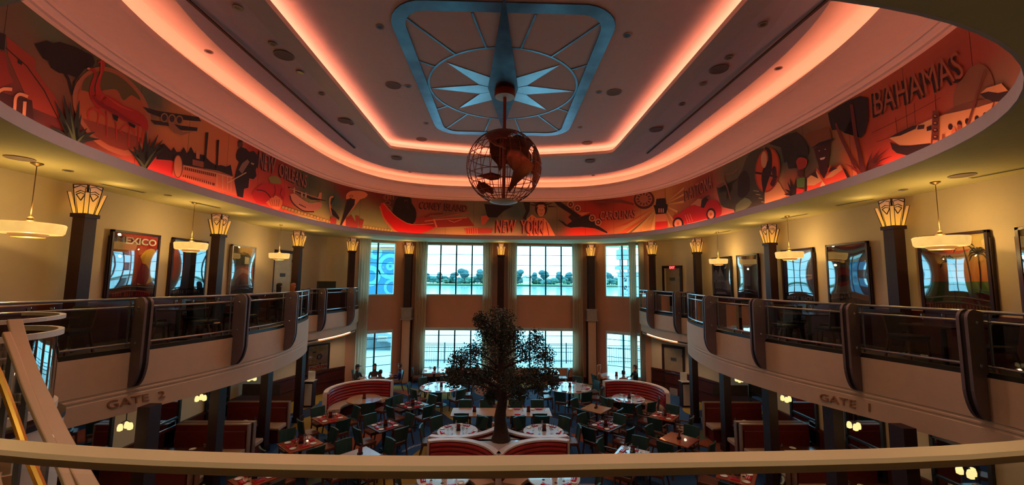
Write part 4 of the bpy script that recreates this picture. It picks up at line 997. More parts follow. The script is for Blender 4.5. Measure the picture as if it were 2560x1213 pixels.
m.poly(ZB, [(1050, 600), (1072, 625), (1000, 738), (968, 700), (1000, 640)], (150, 120, 104), 6).disc(ZB, (985, 460), 24, 30, (96, 52, 40), 5).poly(ZB, [(955, 440), (975, 415), (1000, 412), (1010, 440)], DK, 6).rib(ZB, [(865, 822), (1040, 725)], 9, CREAM_, 7).poly(ZB, [(1085, 630), (1115, 640), (1110, 655), (1085, 645)], (210, 160, 120), 7).done()
m = Motif('lettering', 'NEW ORLEANS in tall narrow letters')
m.text(ZC, 'NEW', [(40, 78), (252, 172), (228, 385), (22, 300)], (170, 110, 92), 6, .012, (.05, -.03, (40, 8, 12))).text(ZC, 'ORLEANS', [(296, 235), (645, 395), (630, 560), (285, 405)], (170, 110, 92), 6, .012, (.05, -.03, (40, 8, 12))).done()
m = Motif('carnival_mask', 'red feathered carnival mask')
m.poly(ZC, [(-60, 620), (0, 560), (60, 510), (130, 500), (250, 500), (330, 540), (370, 620), (360, 680), (310, 740), (230, 740), (150, 760), (0, 750)], (210, 40, 36), 4, 2).poly(ZC, [(120, 740), (180, 690), (250, 650), (330, 720), (310, 800), (270, 835), (190, 800)], (236, 140, 84), 5, 2).poly(ZC, [(150, 420), (230, 400), (300, 440), (310, 500), (250, 505), (180, 490)], (150, 140, 70), 5, 2)
m.rib(ZC, [(0, 580), (110, 600), (180, 680)], 12, (70, 16, 20), 6, 2).rib(ZC, [(230, 520), (240, 600), (210, 680)], 8, (110, 20, 20), 6).rib(ZC, [(320, 560), (300, 640), (340, 690)], 8, (110, 20, 20), 6)
for k in range(5): m.rib(ZC, [(160+k*32, 700), (190+k*22, 790)], 5, (150, 50, 36), 6)
m.done()
m = Motif('seaplane', 'peach seaplane with high dark wing')
m.poly(ZC, [(425, 650), (450, 628), (500, 635), (570, 690), (640, 735), (700, 750), (815, 735), (828, 800), (720, 852), (600, 845), (500, 775), (445, 700)], (226, 156, 120), 4, 2).rib(ZC, [(424, 650), (450, 730), (520, 800), (610, 850), (730, 858)], 14, (80, 24, 24), 5, 3)
m.rib(ZC, [(400, 545), (540, 610), (700, 690), (880, 716)], [14, 26, 30, 8], (50, 30, 30), 5).rib(ZC, [(420, 560), (560, 610), (800, 690)], 12, (200, 150, 120), 6).poly(ZC, [(770, 705), (800, 612), (828, 615), (820, 730)], (220, 150, 110), 5)
for c in ((478, 590), (575, 645), (625, 648)): m.disc(ZC, c, 12, 38, (206, 160, 130), 7)
for k in range(5): m.disc(ZC, (545+k*18, 765+k*9), 6, 9, DK, 6)
m.done()
m = Motif('wave_scallops', 'yellow-green scalloped waves')
for k in range(17): x = 340+k*40; m.disc(ZC, (x, 800+(x-330)*.31), 24, 24, (206, 176, 96) if k % 2 else (190, 176, 90), 3).ring(ZC, (x, 800+(x-330)*.31), 24, 24, 5, (130, 120, 60), 4)
for k in range(13): x = 1370+k*38; m.disc(ZC, (x, 1050+(x-1370)*.14), 24, 22, (176, 180, 90), 3).ring(ZC, (x, 1050+(x-1370)*.14), 24, 22, 5, (120, 120, 60), 4)
m.done()
m = Motif('pelican', 'small pelican on a red post')
m.rib(ZC, [(975, 668), (938, 680), (928, 750), (945, 830), (975, 890)], [22, 24, 18, 30, 50], (214, 150, 110), 5, 3).poly(ZC, [(940, 800), (1000, 855), (1050, 930), (1045, 965), (1000, 925), (960, 900)], (30, 24, 26), 6).rib(ZC, [(985, 670), (960, 720), (940, 760)], 10, DK, 6).poly(ZC, [(935, 920), (1015, 930), (1010, 1040), (935, 1025)], (160, 64, 44), 5).done()
m = Motif('pelican', 'large peach pelican looking down')
m.poly(ZC, [(1135, 700), (1138, 640), (1190, 598), (1280, 592), (1360, 602), (1410, 640), (1370, 685), (1310, 705), (1240, 800), (1180, 870), (1140, 930), (1128, 1045), (1090, 1040), (1110, 940), (1180, 820), (1240, 750), (1250, 700), (1200, 680), (1160, 700)], (230, 150, 104), 6, 2)
m.poly(ZC, [(1150, 700), (1200, 690), (1250, 702), (1240, 770), (1150, 900), (1080, 1025), (1058, 1032), (1100, 900)], (34, 24, 26), 7).poly(ZC, [(1130, 940), (1200, 890), (1260, 1000), (1290, 1065), (1130, 1045)], (150, 60, 44), 7).poly(ZC, [(1250, 905), (1300, 915), (1290, 1060), (1262, 1010)], (150, 66, 48), 8).poly(ZC, [(1305, 950), (1360, 960), (1335, 1068), (1300, 1060)], (150, 66, 48), 8)
m.ring(ZC, (1200, 660), 24, 16, 6, (110, 50, 40), 8).done()
m = Motif('red_crescent', 'bright red crescent boat')
m.poly(ZD, [(222, 735), (255, 870), (330, 960), (400, 1035), (520, 1062), (680, 1048), (810, 992), (800, 952), (690, 972), (560, 962), (440, 912), (350, 845), (290, 775), (250, 725)], (216, 24, 24), 4, 2).rib(ZD, [(215, 760), (260, 900), (370, 1025), (480, 1075)], 14, OR, 5, 2).rib(ZD, [(250, 725), (350, 840), (450, 915), (570, 962), (800, 948)], 8, (230, 110, 80), 6, 2).done()
m = Motif('dark_ape', 'dark crouching ape')
m.poly(ZD, [(370, 740), (390, 690), (430, 655), (540, 650), (560, 730), (600, 790), (608, 880), (570, 955), (450, 915), (370, 860), (350, 820)], (18, 14, 16), 5, 2).rib(ZD, [(475, 730), (485, 700), (520, 705), (515, 780)], 10, (90, 50, 50), 6, 2).done()
m = Motif('carved_mask', 'tan carved faces')
for k in range(3): m.ring(ZD, (285+k*12, 665+k*60), 34, 26, 8, (150, 90, 70), 5)
for k in range(4): m.rib(ZD, [(270+k*30, 640), (272+k*30, 690)], 10, (150, 90, 70), 5)
m.done()
m = Motif('lettering', 'CONEY ISLAND in tall narrow letters')
m.text(ZD, 'CONEY', [(652, 708), (890, 722), (882, 805), (642, 785)], (126, 62, 54), 6, .012, (.05, -.03, (30, 6, 10))).text(ZD, 'ISLAND', [(922, 725), (1166, 748), (1160, 820), (916, 805)], (126, 62, 54), 6, .012, (.05, -.03, (30, 6, 10))).done()
m = Motif('fairground', 'red fairground rides')
m.poly(ZD, [(580, 900), (700, 860), (830, 905), (1170, 880), (1240, 975), (840, 990), (800, 950), (600, 950)], (150, 50, 42), 4).rib(ZD, [(840, 890), (1190, 824)], 14, (170, 90, 70), 5).rib(ZD, [(700, 925), (840, 905), (1160, 885)], 12, (200, 120, 90), 5).rib(ZD, [(700, 880), (760, 850), (900, 840)], 20, (120, 44, 38), 5)
m.rib(ZD, [(800, 900), (830, 990)], 16, (220, 130, 90), 6).rib(ZD, [(960, 915), (1020, 935), (1100, 905)], 8, (220, 130, 90), 6).done()
m = Motif('red_steamship', 'red ship with pointed towers')
m.poly(ZD, [(1130, 1000), (1440, 1003), (1425, 1052), (1145, 1060)], (180, 70, 54), 4).poly(ZD, [(1310, 870), (1370, 860), (1400, 890), (1350, 960), (1315, 960)], (190, 90, 66), 4)
for k in range(6): m.rib(ZD, [(1145+k*24, 995), (1150+k*24, 1058)], 11, (226, 120, 90), 5)
m.poly(ZD, [(1345, 735), (1660, 762), (1560, 810), (1480, 885), (1380, 882)], (20, 20, 28), 4).done()
m = Motif('lettering', 'NEW YORK in tall pink letters')
I2 = lambda p: p
m.p
for tx, q in (('NEW', [(1242, 550), (1291, 550), (1288, 582), (1240, 582)]), ('YORK', [(1302, 550), (1362, 550), (1360, 584), (1302, 584)])): m.text(I2, tx, q, (206, 110, 92), 9, .012, (.07, -.03, (80, 4, 10)))
m.done()
m = Motif('crowned_statue', 'crowned statue in flowing orange robe')
m.poly(ZE, [(165, 1088), (160, 900), (215, 850), (270, 890), (350, 890), (400, 950), (470, 1085)], (226, 140, 90), 4)
for a in ([(200, 880), (190, 1080)], [(240, 890), (235, 1080)], [(290, 910), (280, 1080)], [(340, 900), (330, 1080)], [(370, 930), (400, 1080)]): m.rib(ZE, a, 9, (140, 44, 36), 5)
m.disc(ZE, (315, 790), 66, 80, (44, 22, 22), 5).disc(ZE, (315, 812), 42, 62, (210, 146, 104), 6).poly(ZE, [(262, 775), (285, 745), (345, 745), (368, 775), (350, 768), (285, 768)], (200, 130, 96), 7)
for a in ((195, 745), (225, 715), (260, 705), (380, 712), (435, 728), (480, 768)): m.rib(ZE, [(315+(a[0]-315)*.45, 760+(a[1]-760)*.45), a], [18, 5], (60, 26, 24), 6)
m.rib(ZE, [(296, 800), (308, 802)], 6, DK, 8).rib(ZE, [(325, 802), (338, 800)], 6, DK, 8).rib(ZE, [(305, 845), (327, 845)], 5, (120, 40, 34), 8).rib(ZE, [(317, 802), (317, 826)], 4, (140, 70, 50), 8)
m.poly(ZE, [(120, 715), (195, 718), (190, 810), (160, 870), (150, 915), (115, 890), (150, 820)], (28, 34, 34), 5).done()
m = Motif('airliner', 'dark four-engined airliner')
m.poly(ZE, [(455, 710), (525, 715), (620, 780), (745, 870), (700, 892), (620, 835), (500, 760)], (32, 26, 32), 5).poly(ZE, [(590, 965), (700, 890), (790, 862), (850, 850), (880, 905), (930, 972), (1035, 1040), (1030, 1056), (900, 1002), (760, 985), (625, 992)], (32, 26, 32), 5).poly(ZE, [(495, 905), (560, 930), (605, 972), (660, 1000), (580, 978)], (32, 26, 32), 5).poly(ZE, [(608, 880), (640, 850), (705, 892), (662, 935)], (50, 34, 36), 6)
m.poly(ZE, [(700, 830), (850, 825), (760, 870)], (206, 120, 84), 6).rib(ZE, [(850, 850), (935, 960), (1035, 1038)], 6, (190, 120, 90), 6)
for c in ((635, 742), (710, 787), (870, 890), (935, 935)): m.disc(ZE, c, 36, 38, (96, 44, 40), 7).ring(ZE, c, 36, 38, 11, (200, 146, 112), 8).disc(ZE, c, 9, 10, (200, 120, 90), 8)
m.done()
m = Motif('lettering', 'CAROLINAS in tall narrow letters')
m.text(ZE, 'CAROLINAS', [(956, 818), (1340, 788), (1340, 882), (956, 910)], (190, 110, 92), 7, .012, (.05, -.03, (60, 6, 12))).done()
m = Motif('clock_face', 'round dial with dark rim')
m.disc(ZE, (1432, 690), 112, 102, (84, 34, 34), 5).disc(ZE, (1430, 685), 92, 80, (170, 110, 84), 6)
for k in range(12): a = k*PI/6; m.rib(ZE, [(1430+50*math.cos(a), 685+44*math.sin(a)), (1430+78*math.cos(a), 685+68*math.sin(a))], 14, (90, 34, 34), 7)
m.rib(ZE, [(900, 718), (1180, 706), (1320, 740)], [14, 34, 20], (120, 60, 50), 4).done()
m = Motif('sun_rays', 'yellow sun rays')
for k, (a, b, c) in enumerate((((1090, 1085), (1190, 1080), (214, 110, 60)), ((1230, 1075), (1270, 1070), (120, 110, 60)), ((1270, 1070), (1350, 1062), (214, 190, 110)), ((1400, 1058), (1450, 1052), (206, 180, 100)), ((1500, 1045), (1545, 1040), (226, 200, 120)))):
    m.poly(ZE, [a, b, (1560, 790)], c, 3)
m.poly(ZE, [(1100, 1000), (1240, 960), (1560, 760)], (206, 90, 56), 3)
for a, b in (((340, 620), (560, 560)), ((340, 680), (560, 640)), ((345, 740), (560, 730)), ((340, 830), (480, 860)), ((340, 860), (420, 960)), ((340, 900), (380, 1040))):
    m.poly(ZFf, [(290, 770), (b[0], b[1]-16), (b[0]-8, b[1]+16)], (226, 176, 104), 3)
m.done()
m = Motif('lighthouse', 'red and tan banded lighthouse')
m.poly(ZFf, [(205, 885), (330, 875), (342, 975), (198, 985)], (226, 150, 100), 6).poly(ZFf, [(198, 985), (342, 975), (350, 1105), (188, 1112)], (206, 54, 44), 6).poly(ZFf, [(172, 775), (352, 762), (350, 810), (332, 880), (200, 890), (190, 830)], (26, 22, 26), 7).poly(ZFf, [(212, 690), (322, 686), (332, 765), (200, 772)], (30, 24, 28), 7).poly(ZFf, [(215, 640), (240, 608), (290, 604), (312, 632), (322, 690), (212, 696)], (206, 140, 96), 7)
for x in (245, 272, 298): m.rib(ZFf, [(x, 815), (x, 868)], 14, (220, 150, 130), 8)
m.done()
m = Motif('lettering', 'DAYTONA in tall narrow letters')
m.text(ZFf, 'DAYTONA', [(570, 580), (915, 385), (915, 560), (575, 720)], (176, 110, 92), 7, .012, (.05, -.02, (50, 6, 12))).done()
m = Motif('roadster', 'red open roadster with driver')
m.poly(ZFf, [(415, 940), (440, 900), (500, 880), (560, 830), (640, 790), (700, 770), (790, 800), (840, 735), (930, 705), (1000, 740), (1032, 830), (1020, 905), (960, 940), (850, 960), (720, 990), (600, 1030), (560, 1000)], (190, 30, 34), 8, 2)
m.poly(ZFf, [(640, 780), (740, 690), (800, 700), (780, 790)], (200, 140, 96), 7).poly(ZFf, [(785, 710), (830, 672), (860, 700), (840, 760), (815, 812), (775, 800)], (36, 22, 24), 9).rib(ZFf, [(820, 680), (885, 655)], 12, (40, 26, 26), 9)
for c, rx, ry in (((488, 1010), 70, 84), ((905, 890), 60, 78)): m.disc(ZFf, c, rx, ry, (36, 22, 26), 10).disc(ZFf, c, rx*.68, ry*.68, (226, 160, 120), 11).disc(ZFf, c, rx*.26, ry*.26, (200, 120, 60), 12)
for k in range(3): m.rib(ZFf, [(575+k*30, 895-k*6), (610+k*30, 990-k*6)], 7, (226, 150, 120), 9)
m.rib(ZFf, [(600, 1010), (660, 1000), (850, 950)], 7, (226, 150, 120), 9).done()
m = Motif('bronze_triton', 'green bronze sea figure')
m.poly(ZFf, [(972, 550), (1000, 560), (1030, 680), (1080, 740), (1180, 730), (1225, 680), (1225, 560), (1250, 430), (1300, 320), (1350, 180), (1420, 100), (1560, 50), (1575, 110), (1470, 190), (1400, 260), (1390, 400), (1410, 560), (1470, 590), (1500, 680), (1580, 760), (1380, 820), (1210, 868), (1190, 830), (1060, 800), (1010, 720)], (62, 72, 56), 6, 2)
m.poly(ZFf, [(1250, 420), (1330, 330), (1390, 420), (1390, 600), (1300, 680), (1240, 640)], (26, 26, 24), 7, 2).poly(ZFf, [(1220, 770), (1330, 680), (1420, 740), (1330, 830), (1215, 862)], (110, 140, 100), 7, 2).rib(ZFf, [(1060, 400), (1110, 560), (1150, 700)], 18, (120, 80, 60), 7).rib(ZFf, [(1060, 390), (1180, 370), (1250, 300)], 16, (130, 100, 76), 7, 2)
for k in range(4): m.rib(ZFf, [(1440+k*34, 590+k*46), (1510+k*22, 600+k*46)], 10, (170, 170, 130), 8)
m.done()
m = Motif('toucan_roundel', 'round picture of a toucan on a branch')
m.poly(ZFf, [(1410, 620), (1480, 520), (1600, 480), (1750, 480), (1800, 560), (1850, 660), (1700, 720), (1580, 762), (1480, 660)], (226, 180, 120), 5, 2)
o = ell(1620, 330, 158, 285, 30, rot=.12); m.poly(ZFf, o, (170, 70, 44), 8).poly(ZFf, ell(1620, 330, 140, 262, 30, rot=.12), (214, 90, 44), 9)
m.rib(ZFf, [(1590, 50), (1640, 90), (1655, 210), (1620, 330), (1590, 450), (1575, 640)], [30, 50, 52, 110, 90, 8], (26, 18, 22), 10, 3).disc(ZFf, (1578, 200), 38, 105, (226, 176, 130), 11).rib(ZFf, [(1465, 362), (1600, 385), (1745, 420)], 26, (50, 24, 26), 11).poly(ZFf, [(1700, 280), (1730, 300), (1740, 420), (1700, 540), (1655, 505), (1690, 430), (1675, 330)], (70, 26, 26), 11, 2).done()
m = Motif('palm_crown', 'dark drooping palm crown')
m.poly(ZG, [(110, 560), (180, 510), (250, 480), (340, 440), (430, 420), (520, 500), (570, 600), (570, 680), (530, 720), (440, 720), (420, 840), (340, 850), (320, 760), (290, 780), (250, 600), (180, 580)], (26, 36, 30), 6).done()
m = Motif('dark_bromeliad', 'small dark spiky plant')
m.spikes(ZG, (400, 1170), [(300, 1090), (330, 1010), (360, 960), (290, 1150), (430, 960), (450, 1040)], 36, (30, 20, 24), 8).done()
m = Motif('fruit_seller', 'small figure with fruit on head')
m.poly(ZG, [(430, 770), (450, 730), (500, 715), (560, 745), (545, 830), (460, 855)], (170, 60, 44), 9, 2).poly(ZG, [(445, 870), (520, 865), (515, 930), (480, 950), (450, 930)], (90, 44, 36), 9).poly(ZG, [(440, 970), (480, 955), (535, 950), (530, 1060), (440, 1075)], (84, 140, 70), 9).poly(ZG, [(435, 1075), (520, 1090), (505, 1150), (435, 1165)], (206, 50, 44), 9).poly(ZG, [(530, 960), (560, 980), (555, 1110), (530, 1120)], (40, 24, 26), 9).done()
m = Motif('straw_hat_man', 'smiling man in a straw hat')
m.poly(ZG, [(555, 965), (670, 870), (745, 975), (880, 890), (950, 800), (1000, 860), (1045, 950), (1040, 970), (560, 1110)], (226, 90, 60), 7).poly(ZG, [(560, 960), (670, 880), (745, 985), (640, 1045), (555, 1045)], (226, 190, 130), 8).poly(ZG, [(750, 975), (840, 890), (945, 805), (975, 860), (850, 945)], (226, 180, 120), 8)
m.poly(ZG, [(600, 920), (660, 880), (690, 965)], (60, 30, 34), 9).poly(ZG, [(800, 900), (850, 830), (920, 840)], (60, 30, 34), 9).poly(ZG, [(740, 990), (800, 1070), (700, 1080)], (226, 190, 140), 9)
m.poly(ZG, [(640, 610), (830, 540), (828, 680), (805, 760), (800, 880), (760, 970), (710, 900), (690, 790), (665, 720)], (64, 24, 22), 9).poly(ZG, [(530, 470), (590, 415), (660, 400), (790, 360), (830, 400), (850, 500), (760, 520), (620, 600), (590, 560)], (130, 84, 50), 10).poly(ZG, [(610, 612), (700, 545), (850, 495), (885, 498), (800, 560), (650, 600)], (36, 20, 20), 11)
m.poly(ZG, [(710, 728), (778, 710), (762, 738), (722, 748)], (240, 230, 220), 11).disc(ZG, (705, 640), 9, 6, (220, 200, 190), 11).disc(ZG, (775, 622), 9, 6, (220, 200, 190), 11).rib(ZG, [(675, 850), (720, 940), (750, 985), (800, 900), (830, 810)], 13, (220, 100, 60), 10, 2).done()
m = Motif('palm_trees', 'two leaning palm trunks under dark crowns')
m.poly(ZG, [(800, 200), (920, 120), (1050, 50), (1180, 0), (1270, 20), (1275, 280), (1240, 420), (1190, 490), (1160, 420), (1120, 200), (1060, 200), (1000, 300), (990, 430), (940, 390), (900, 300), (850, 400), (820, 300)], (20, 18, 20), 7).rib(ZG, [(895, 320), (950, 470), (1060, 690), (1190, 930)], [24, 34, 40, 60], (110, 44, 36), 8, 2).rib(ZG, [(1080, 100), (1125, 450), (1170, 650), (1220, 920)], [40, 44, 44, 70], (96, 36, 32), 9, 2)
m.poly(ZG, [(970, 830), (1010, 860), (1070, 960), (1080, 990), (1040, 980)], DK, 9)
m.spikes(ZG, (1245, 905), [(1330, 640), (1420, 620), (1520, 610), (1450, 700), (1560, 700), (1500, 800), (1370, 860), (1300, 700)], 26, (90, 34, 30), 10).spikes(ZG, (1200, 930), [(1060, 840), (1000, 790), (1110, 800)], 26, (150, 60, 44), 10).done()
m = Motif('lettering', 'BAHAMAS in tall carved letters')
m.text(ZH, 'BAHAMAS', [(25, 432), (880, 24), (955, 285), (42, 682)], (172, 104, 76), 9, .0, (.06, -.035, (30, 8, 10))).done()
m = Motif('chart_lines', 'faint chart lines')
for a in ([(0, 860), (700, 500)], [(240, 700), (260, 900)], [(430, 560), (440, 760)], [(640, 470), (650, 640)], [(50, 950), (190, 900)]): m.rib(ZH, a, 5, (110, 40, 30), 2)
m.done()
m = Motif('flying_boat', 'cream flying boat with round windows')
m.poly(ZH, [(830, 585), (835, 470), (870, 380), (930, 300), (1000, 200), (1100, 160), (1180, 200), (1230, 300), (1240, 400), (1120, 500), (980, 560), (850, 595)], (140, 96, 66), 4, 2).poly(ZH, [(740, 665), (860, 590), (1040, 530), (1200, 520), (1240, 545), (900, 660)], (120, 76, 56), 5)
m.poly(ZH, [(183, 912), (400, 812), (460, 785), (620, 712), (760, 668), (1100, 592), (1250, 545), (1480, 515), (1485, 600), (1380, 690), (1250, 755), (1000, 845), (880, 885), (600, 965), (400, 985), (290, 985)], (230, 176, 120), 6)
m.poly(ZH, [(192, 950), (290, 985), (400, 985), (600, 962), (600, 1082), (420, 1098), (260, 1062), (215, 1022)], (50, 26, 26), 7).poly(ZH, [(880, 895), (1310, 735), (1200, 860), (900, 990), (700, 1040), (720, 930)], (56, 28, 28), 7)
m.poly(ZH, [(180, 908), (250, 870), (405, 815), (420, 788), (470, 778), (455, 815), (300, 885)], (50, 26, 26), 8).poly(ZH, [(478, 782), (545, 775), (540, 815), (470, 825)], (60, 34, 34), 8).poly(ZH, [(566, 798), (612, 780), (616, 828), (568, 840)], (40, 24, 26), 8)
for x, y in ((808, 795), (900, 765), (980, 740), (1078, 712), (1162, 680), (1230, 655), (1292, 630), (1353, 602), (1410, 578), (1462, 555)): m.disc(ZH, (x, y), 23, 32, (40, 8, 12), 8)
m.poly(ZH, [(1112, 460), (1180, 402), (1330, 355), (1400, 430), (1468, 515), (1300, 540), (1170, 515)], (226, 168, 112), 9).poly(ZH, [(1112, 460), (1200, 438), (1300, 452), (1400, 430), (1468, 515), (1290, 540), (1170, 512)], (44, 24, 26), 10)
m.rib(ZH, [(1165, 212), (1060, 560), (955, 890)], [14, 20, 30], (120, 60, 40), 11).rib(ZH, [(1265, 540), (1215, 690), (1150, 845)], [14, 20, 26], (126, 66, 44), 11).done()
m = Motif('totem_and_figures', 'carved totem beside robed figures')
m.rib(ZH, [(667, 632), (660, 860), (650, 1088)], [66, 72, 90], (120, 56, 40), 12)
for k, y in enumerate((690, 760, 830, 900)): m.disc(ZH, (664, y), 28, 20, (60, 26, 26), 13).disc(ZH, (664, y-4), 14, 8, (200, 120, 80), 14)
m.poly(ZH, [(640, 930), (690, 930), (700, 1060), (610, 1085)], (214, 130, 84), 13)
m.rib(ZH, [(742, 868), (740, 960), (735, 1040)], [18, 34, 40], (150, 80, 60), 12).rib(ZH, [(850, 800), (850, 880), (850, 1000)], [26, 60, 64], (216, 126, 84), 12).rib(ZH, [(905, 770), (910, 880), (905, 970)], [30, 66, 40], (160, 84, 60), 11).done()
# ================================================================== POSTERS
def poster(side, px0, px1, pyt, pyb, label, art, frame_col=M['burg'], wx=9.04, silver=False):
    """framed print on a side wall (x = +-wx); px/py give the frame's ends at its middle"""
    s = side; pm = (pyt+pyb)/2
    a = atx(px0, pm, s*wx); b = atx(px1, pm, s*wx); yc = (a.y+b.y)/2; w = abs(a.y-b.y); pc = (px0+px1)/2
    zt, zb = atx(pc, pyt, s*wx).z, atx(pc, pyb, s*wx).z; h = zt-zb
    t = thing('framed_poster', label, 'poster', (s*wx, yc, (zt+zb)/2), -s*PI/2)   # local +y? x = along wall as seen, -y = towards the room
    return frame_art(t, w, h, art, frame_col)
PP = painted('poster_print', .5, spec=.2)
def frame_art(t, w, h, art, fc):
    f = .055
    for nm, (cx, cz, sx, sz) in zip('abcd', ((0, h/2-f/2, w, f), (0, -h/2+f/2, w, f), (-w/2+f/2, 0, f, h), (w/2-f/2, 0, f, h))):
        mb = MB(); mb.box((cx, 0, cz), (sx, .07, sz)); mb.build('frame_rail', fc, t, bevel=.006)
    for sx in (-1, 1): mb = MB(); mb.box((sx*(w/2+.012), .01, -h*.02), (.024, .05, h*.86)); mb.build('side_fillet', fc, t)
    iw, ih = w-2*f, h-2*f
    P_ = lambda x, y, ly: ((x-.5)*iw, .0-.004*ly, (y-.5)*ih)
    pr = Print()
    def poly(pts, col, ly=1, sm=0):
        if sm: pts = smooth_curve(pts+[pts[0]], sm)[:-1]
        v2, v3, fs = surf(pts, lambda x, y: P_(x, y, ly), (0, 0)); pr.add(v3, fs, lin(col), v2)
    def rect(x0, y0, x1, y1, col, ly=1): poly([(x0, y0), (x1, y0), (x1, y1), (x0, y1)], col, ly)
    def grad(x0, y0, x1, y1, c0, c1, ly=0):
        pr.add([P_(x0, y0, ly), P_(x1, y0, ly), P_(x1, y1, ly), P_(x0, y1, ly)], [(0, 1, 2, 3)], (0, 0, 0)); pr.c[-4:] = [lin(c0), lin(c0), lin(c1), lin(c1)]
    def text(s_, x0, y0, x1, y1, col, ly=4, skew=0, bold=.02):
        vs, fs = text2d(s_, bold); pr.add([P_(x0+(x1-x0)*x, y0+(y1-y0)*y+skew*x, ly) for x, y in vs], fs, lin(col))
    def blocks(x0, y0, x1, y1, n, col, ly=4, gap=()):    # lettering too blurred to read: plain marks
        for k in range(n):
            if k in gap: continue
            w = (x1-x0)/n; rect(x0+k*w, y0, x0+k*w+w*.68, y1, col, ly)
    text.blocks = blocks
    art(poly, rect, grad, text)
    pr.c = [tuple(min(.9, x*1.45) for x in c) for c in pr.c]; o = pr.build('print', PP, t)
    mb = MB(); mb.box((0, .02, 0), (iw+.02, .02, ih+.02)); mb.build('backing_board', M['black'], t)
    # slightly bowed glazing in front of the print
    g = MB(); n = 8; vs = []
    for j in range(n+1):
        for i in range(n+1):
            x, y = i/n, j/n; b = .012*math.sin(PI*x)*math.sin(PI*y); vs.append(((x-.5)*iw, -.024-.004*0-b*1.0, (y-.5)*ih))
    g.add(vs, [(j*(n+1)+i, j*(n+1)+i+1, (j+1)*(n+1)+i+1, (j+1)*(n+1)+i) for j in range(n) for i in range(n)])
    g.build('glazing', glass('poster_glazing', (1, 1, 1), .22), t, smooth=True, recalc=False)
    return t
def a_mexico(poly, rect, grad, text):
    grad(0, 0, 1, 1, (120, 30, 34), (170, 40, 36)); poly([(.6, .2), (.95, .25), (1, .7), (.85, .8), (.62, .66)], (196, 150, 60), 1, 2); poly([(.1, .2), (.45, .2), (.7, .5), (.5, .7), (.2, .6)], (160, 60, 44), 2, 2)
    poly([(.55, .25), (.8, .2), (.85, .45), (.65, .55)], (120, 40, 50), 3, 2); rect(0, .12, 1, .2, (60, 30, 40), 2); text('MEXICO', .06, .84, .96, .95, (226, 200, 196), 4, -.0, .03); text.blocks(.08, .03, .92, .09, 17, (206, 60, 60), 4, (4, 9))
def a_blue(poly, rect, grad, text):
    grad(0, 0, 1, 1, (60, 70, 90), (150, 170, 190)); poly([(0, .3), (.3, .3), (.35, .8), (.1, .9), (0, .85)], (190, 90, 76), 1, 2); rect(0, 0, 1, .14, (40, 40, 54), 2); text.blocks(.08, .05, .9, .11, 13, (110, 114, 134), 4, (5,)); poly([(.5, .3), (.9, .35), (.8, .6), (.55, .55)], (90, 110, 130), 1)
def a_grey(poly, rect, grad, text):
    grad(0, 0, 1, .58, (110, 110, 100), (176, 96, 100)); grad(0, .58, 1, 1, (90, 84, 80), (170, 140, 90)); poly([(.2, .62), (.8, .62), (.85, .8), (.5, .9), (.15, .8)], (60, 60, 60), 1, 2); poly([(.55, .64), (.75, .64), (.75, .78), (.55, .8)], (180, 170, 150), 2)
    poly([(.2, .3), (.5, .45), (.8, .4), (.75, .5), (.4, .55), (.15, .45)], (200, 150, 140), 1, 2); poly([(.4, .2), (.7, .25), (.6, .35)], (140, 120, 110), 1)
def a_capitol(poly, rect, grad, text):
    grad(0, 0, 1, 1, (110, 90, 90), (24, 24, 34)); poly([(.1, .5), (.2, .7), (.35, .66), (.3, .45), (.1, .35)], (170, 150, 146), 1, 2); poly([(.65, .4), (.9, .45), (1, .3), (1, .2), (.6, .2)], (170, 140, 136), 1, 2)
    poly([(.3, .4), (.33, .55), (.42, .66), (.47, .74), (.48, .84), (.5, .88), (.52, .84), (.53, .74), (.58, .66), (.67, .55), (.7, .4)], (190, 176, 160), 2); rect(.2, .22, .8, .4, (170, 150, 140), 2)
    for k in range(9): rect(.24+k*.065, .24, .26+k*.065, .38, (100, 80, 80), 3)
    for k in range(6): rect(.34+k*.06, .44, .36+k*.06, .54, (110, 94, 90), 3)
    text.blocks(.66, .8, .86, .9, 3, (150, 140, 136), 3); poly([(.68, .74), (.8, .79), (.84, .78), (.76, .72)], (200, 190, 190), 3); rect(0, 0, 1, .06, (20, 20, 26), 3); poly([(.2, .08), (.8, .08), (.7, .13), (.3, .13)], (190, 170, 170), 3)
def a_pale(poly, rect, grad, text):
    grad(0, 0, 1, 1, (90, 70, 70), (140, 130, 110)); poly([(.0, .1), (.5, .2), (1, .1), (1, 0), (0, 0)], (80, 44, 40), 1, 2); poly([(.3, .3), (.6, .3), (.7, .9), (.2, .9)], (150, 150, 150), 1)
def a_beach(poly, rect, grad, text):
    grad(0, 0, 1, 1, (34, 30, 54), (110, 110, 140)); rect(0, 0, 1, .16, (24, 22, 40), 1); text('MYRTLE  BEACH', .1, .04, .92, .11, (176, 170, 196), 4); text.blocks(.5, .84, .72, .92, 3, (150, 150, 170), 3); rect(.6, .5, 1, .53, (170, 150, 160), 3); rect(.6, .72, 1, .735, (120, 110, 130), 3); poly([(.0, .3), (.6, .35), (1, .3), (1, .5), (.5, .55), (0, .5)], (70, 60, 100), 1, 2); poly([(.6, .4), (1, .45), (1, .5), (.6, .44)], (150, 120, 140), 2)
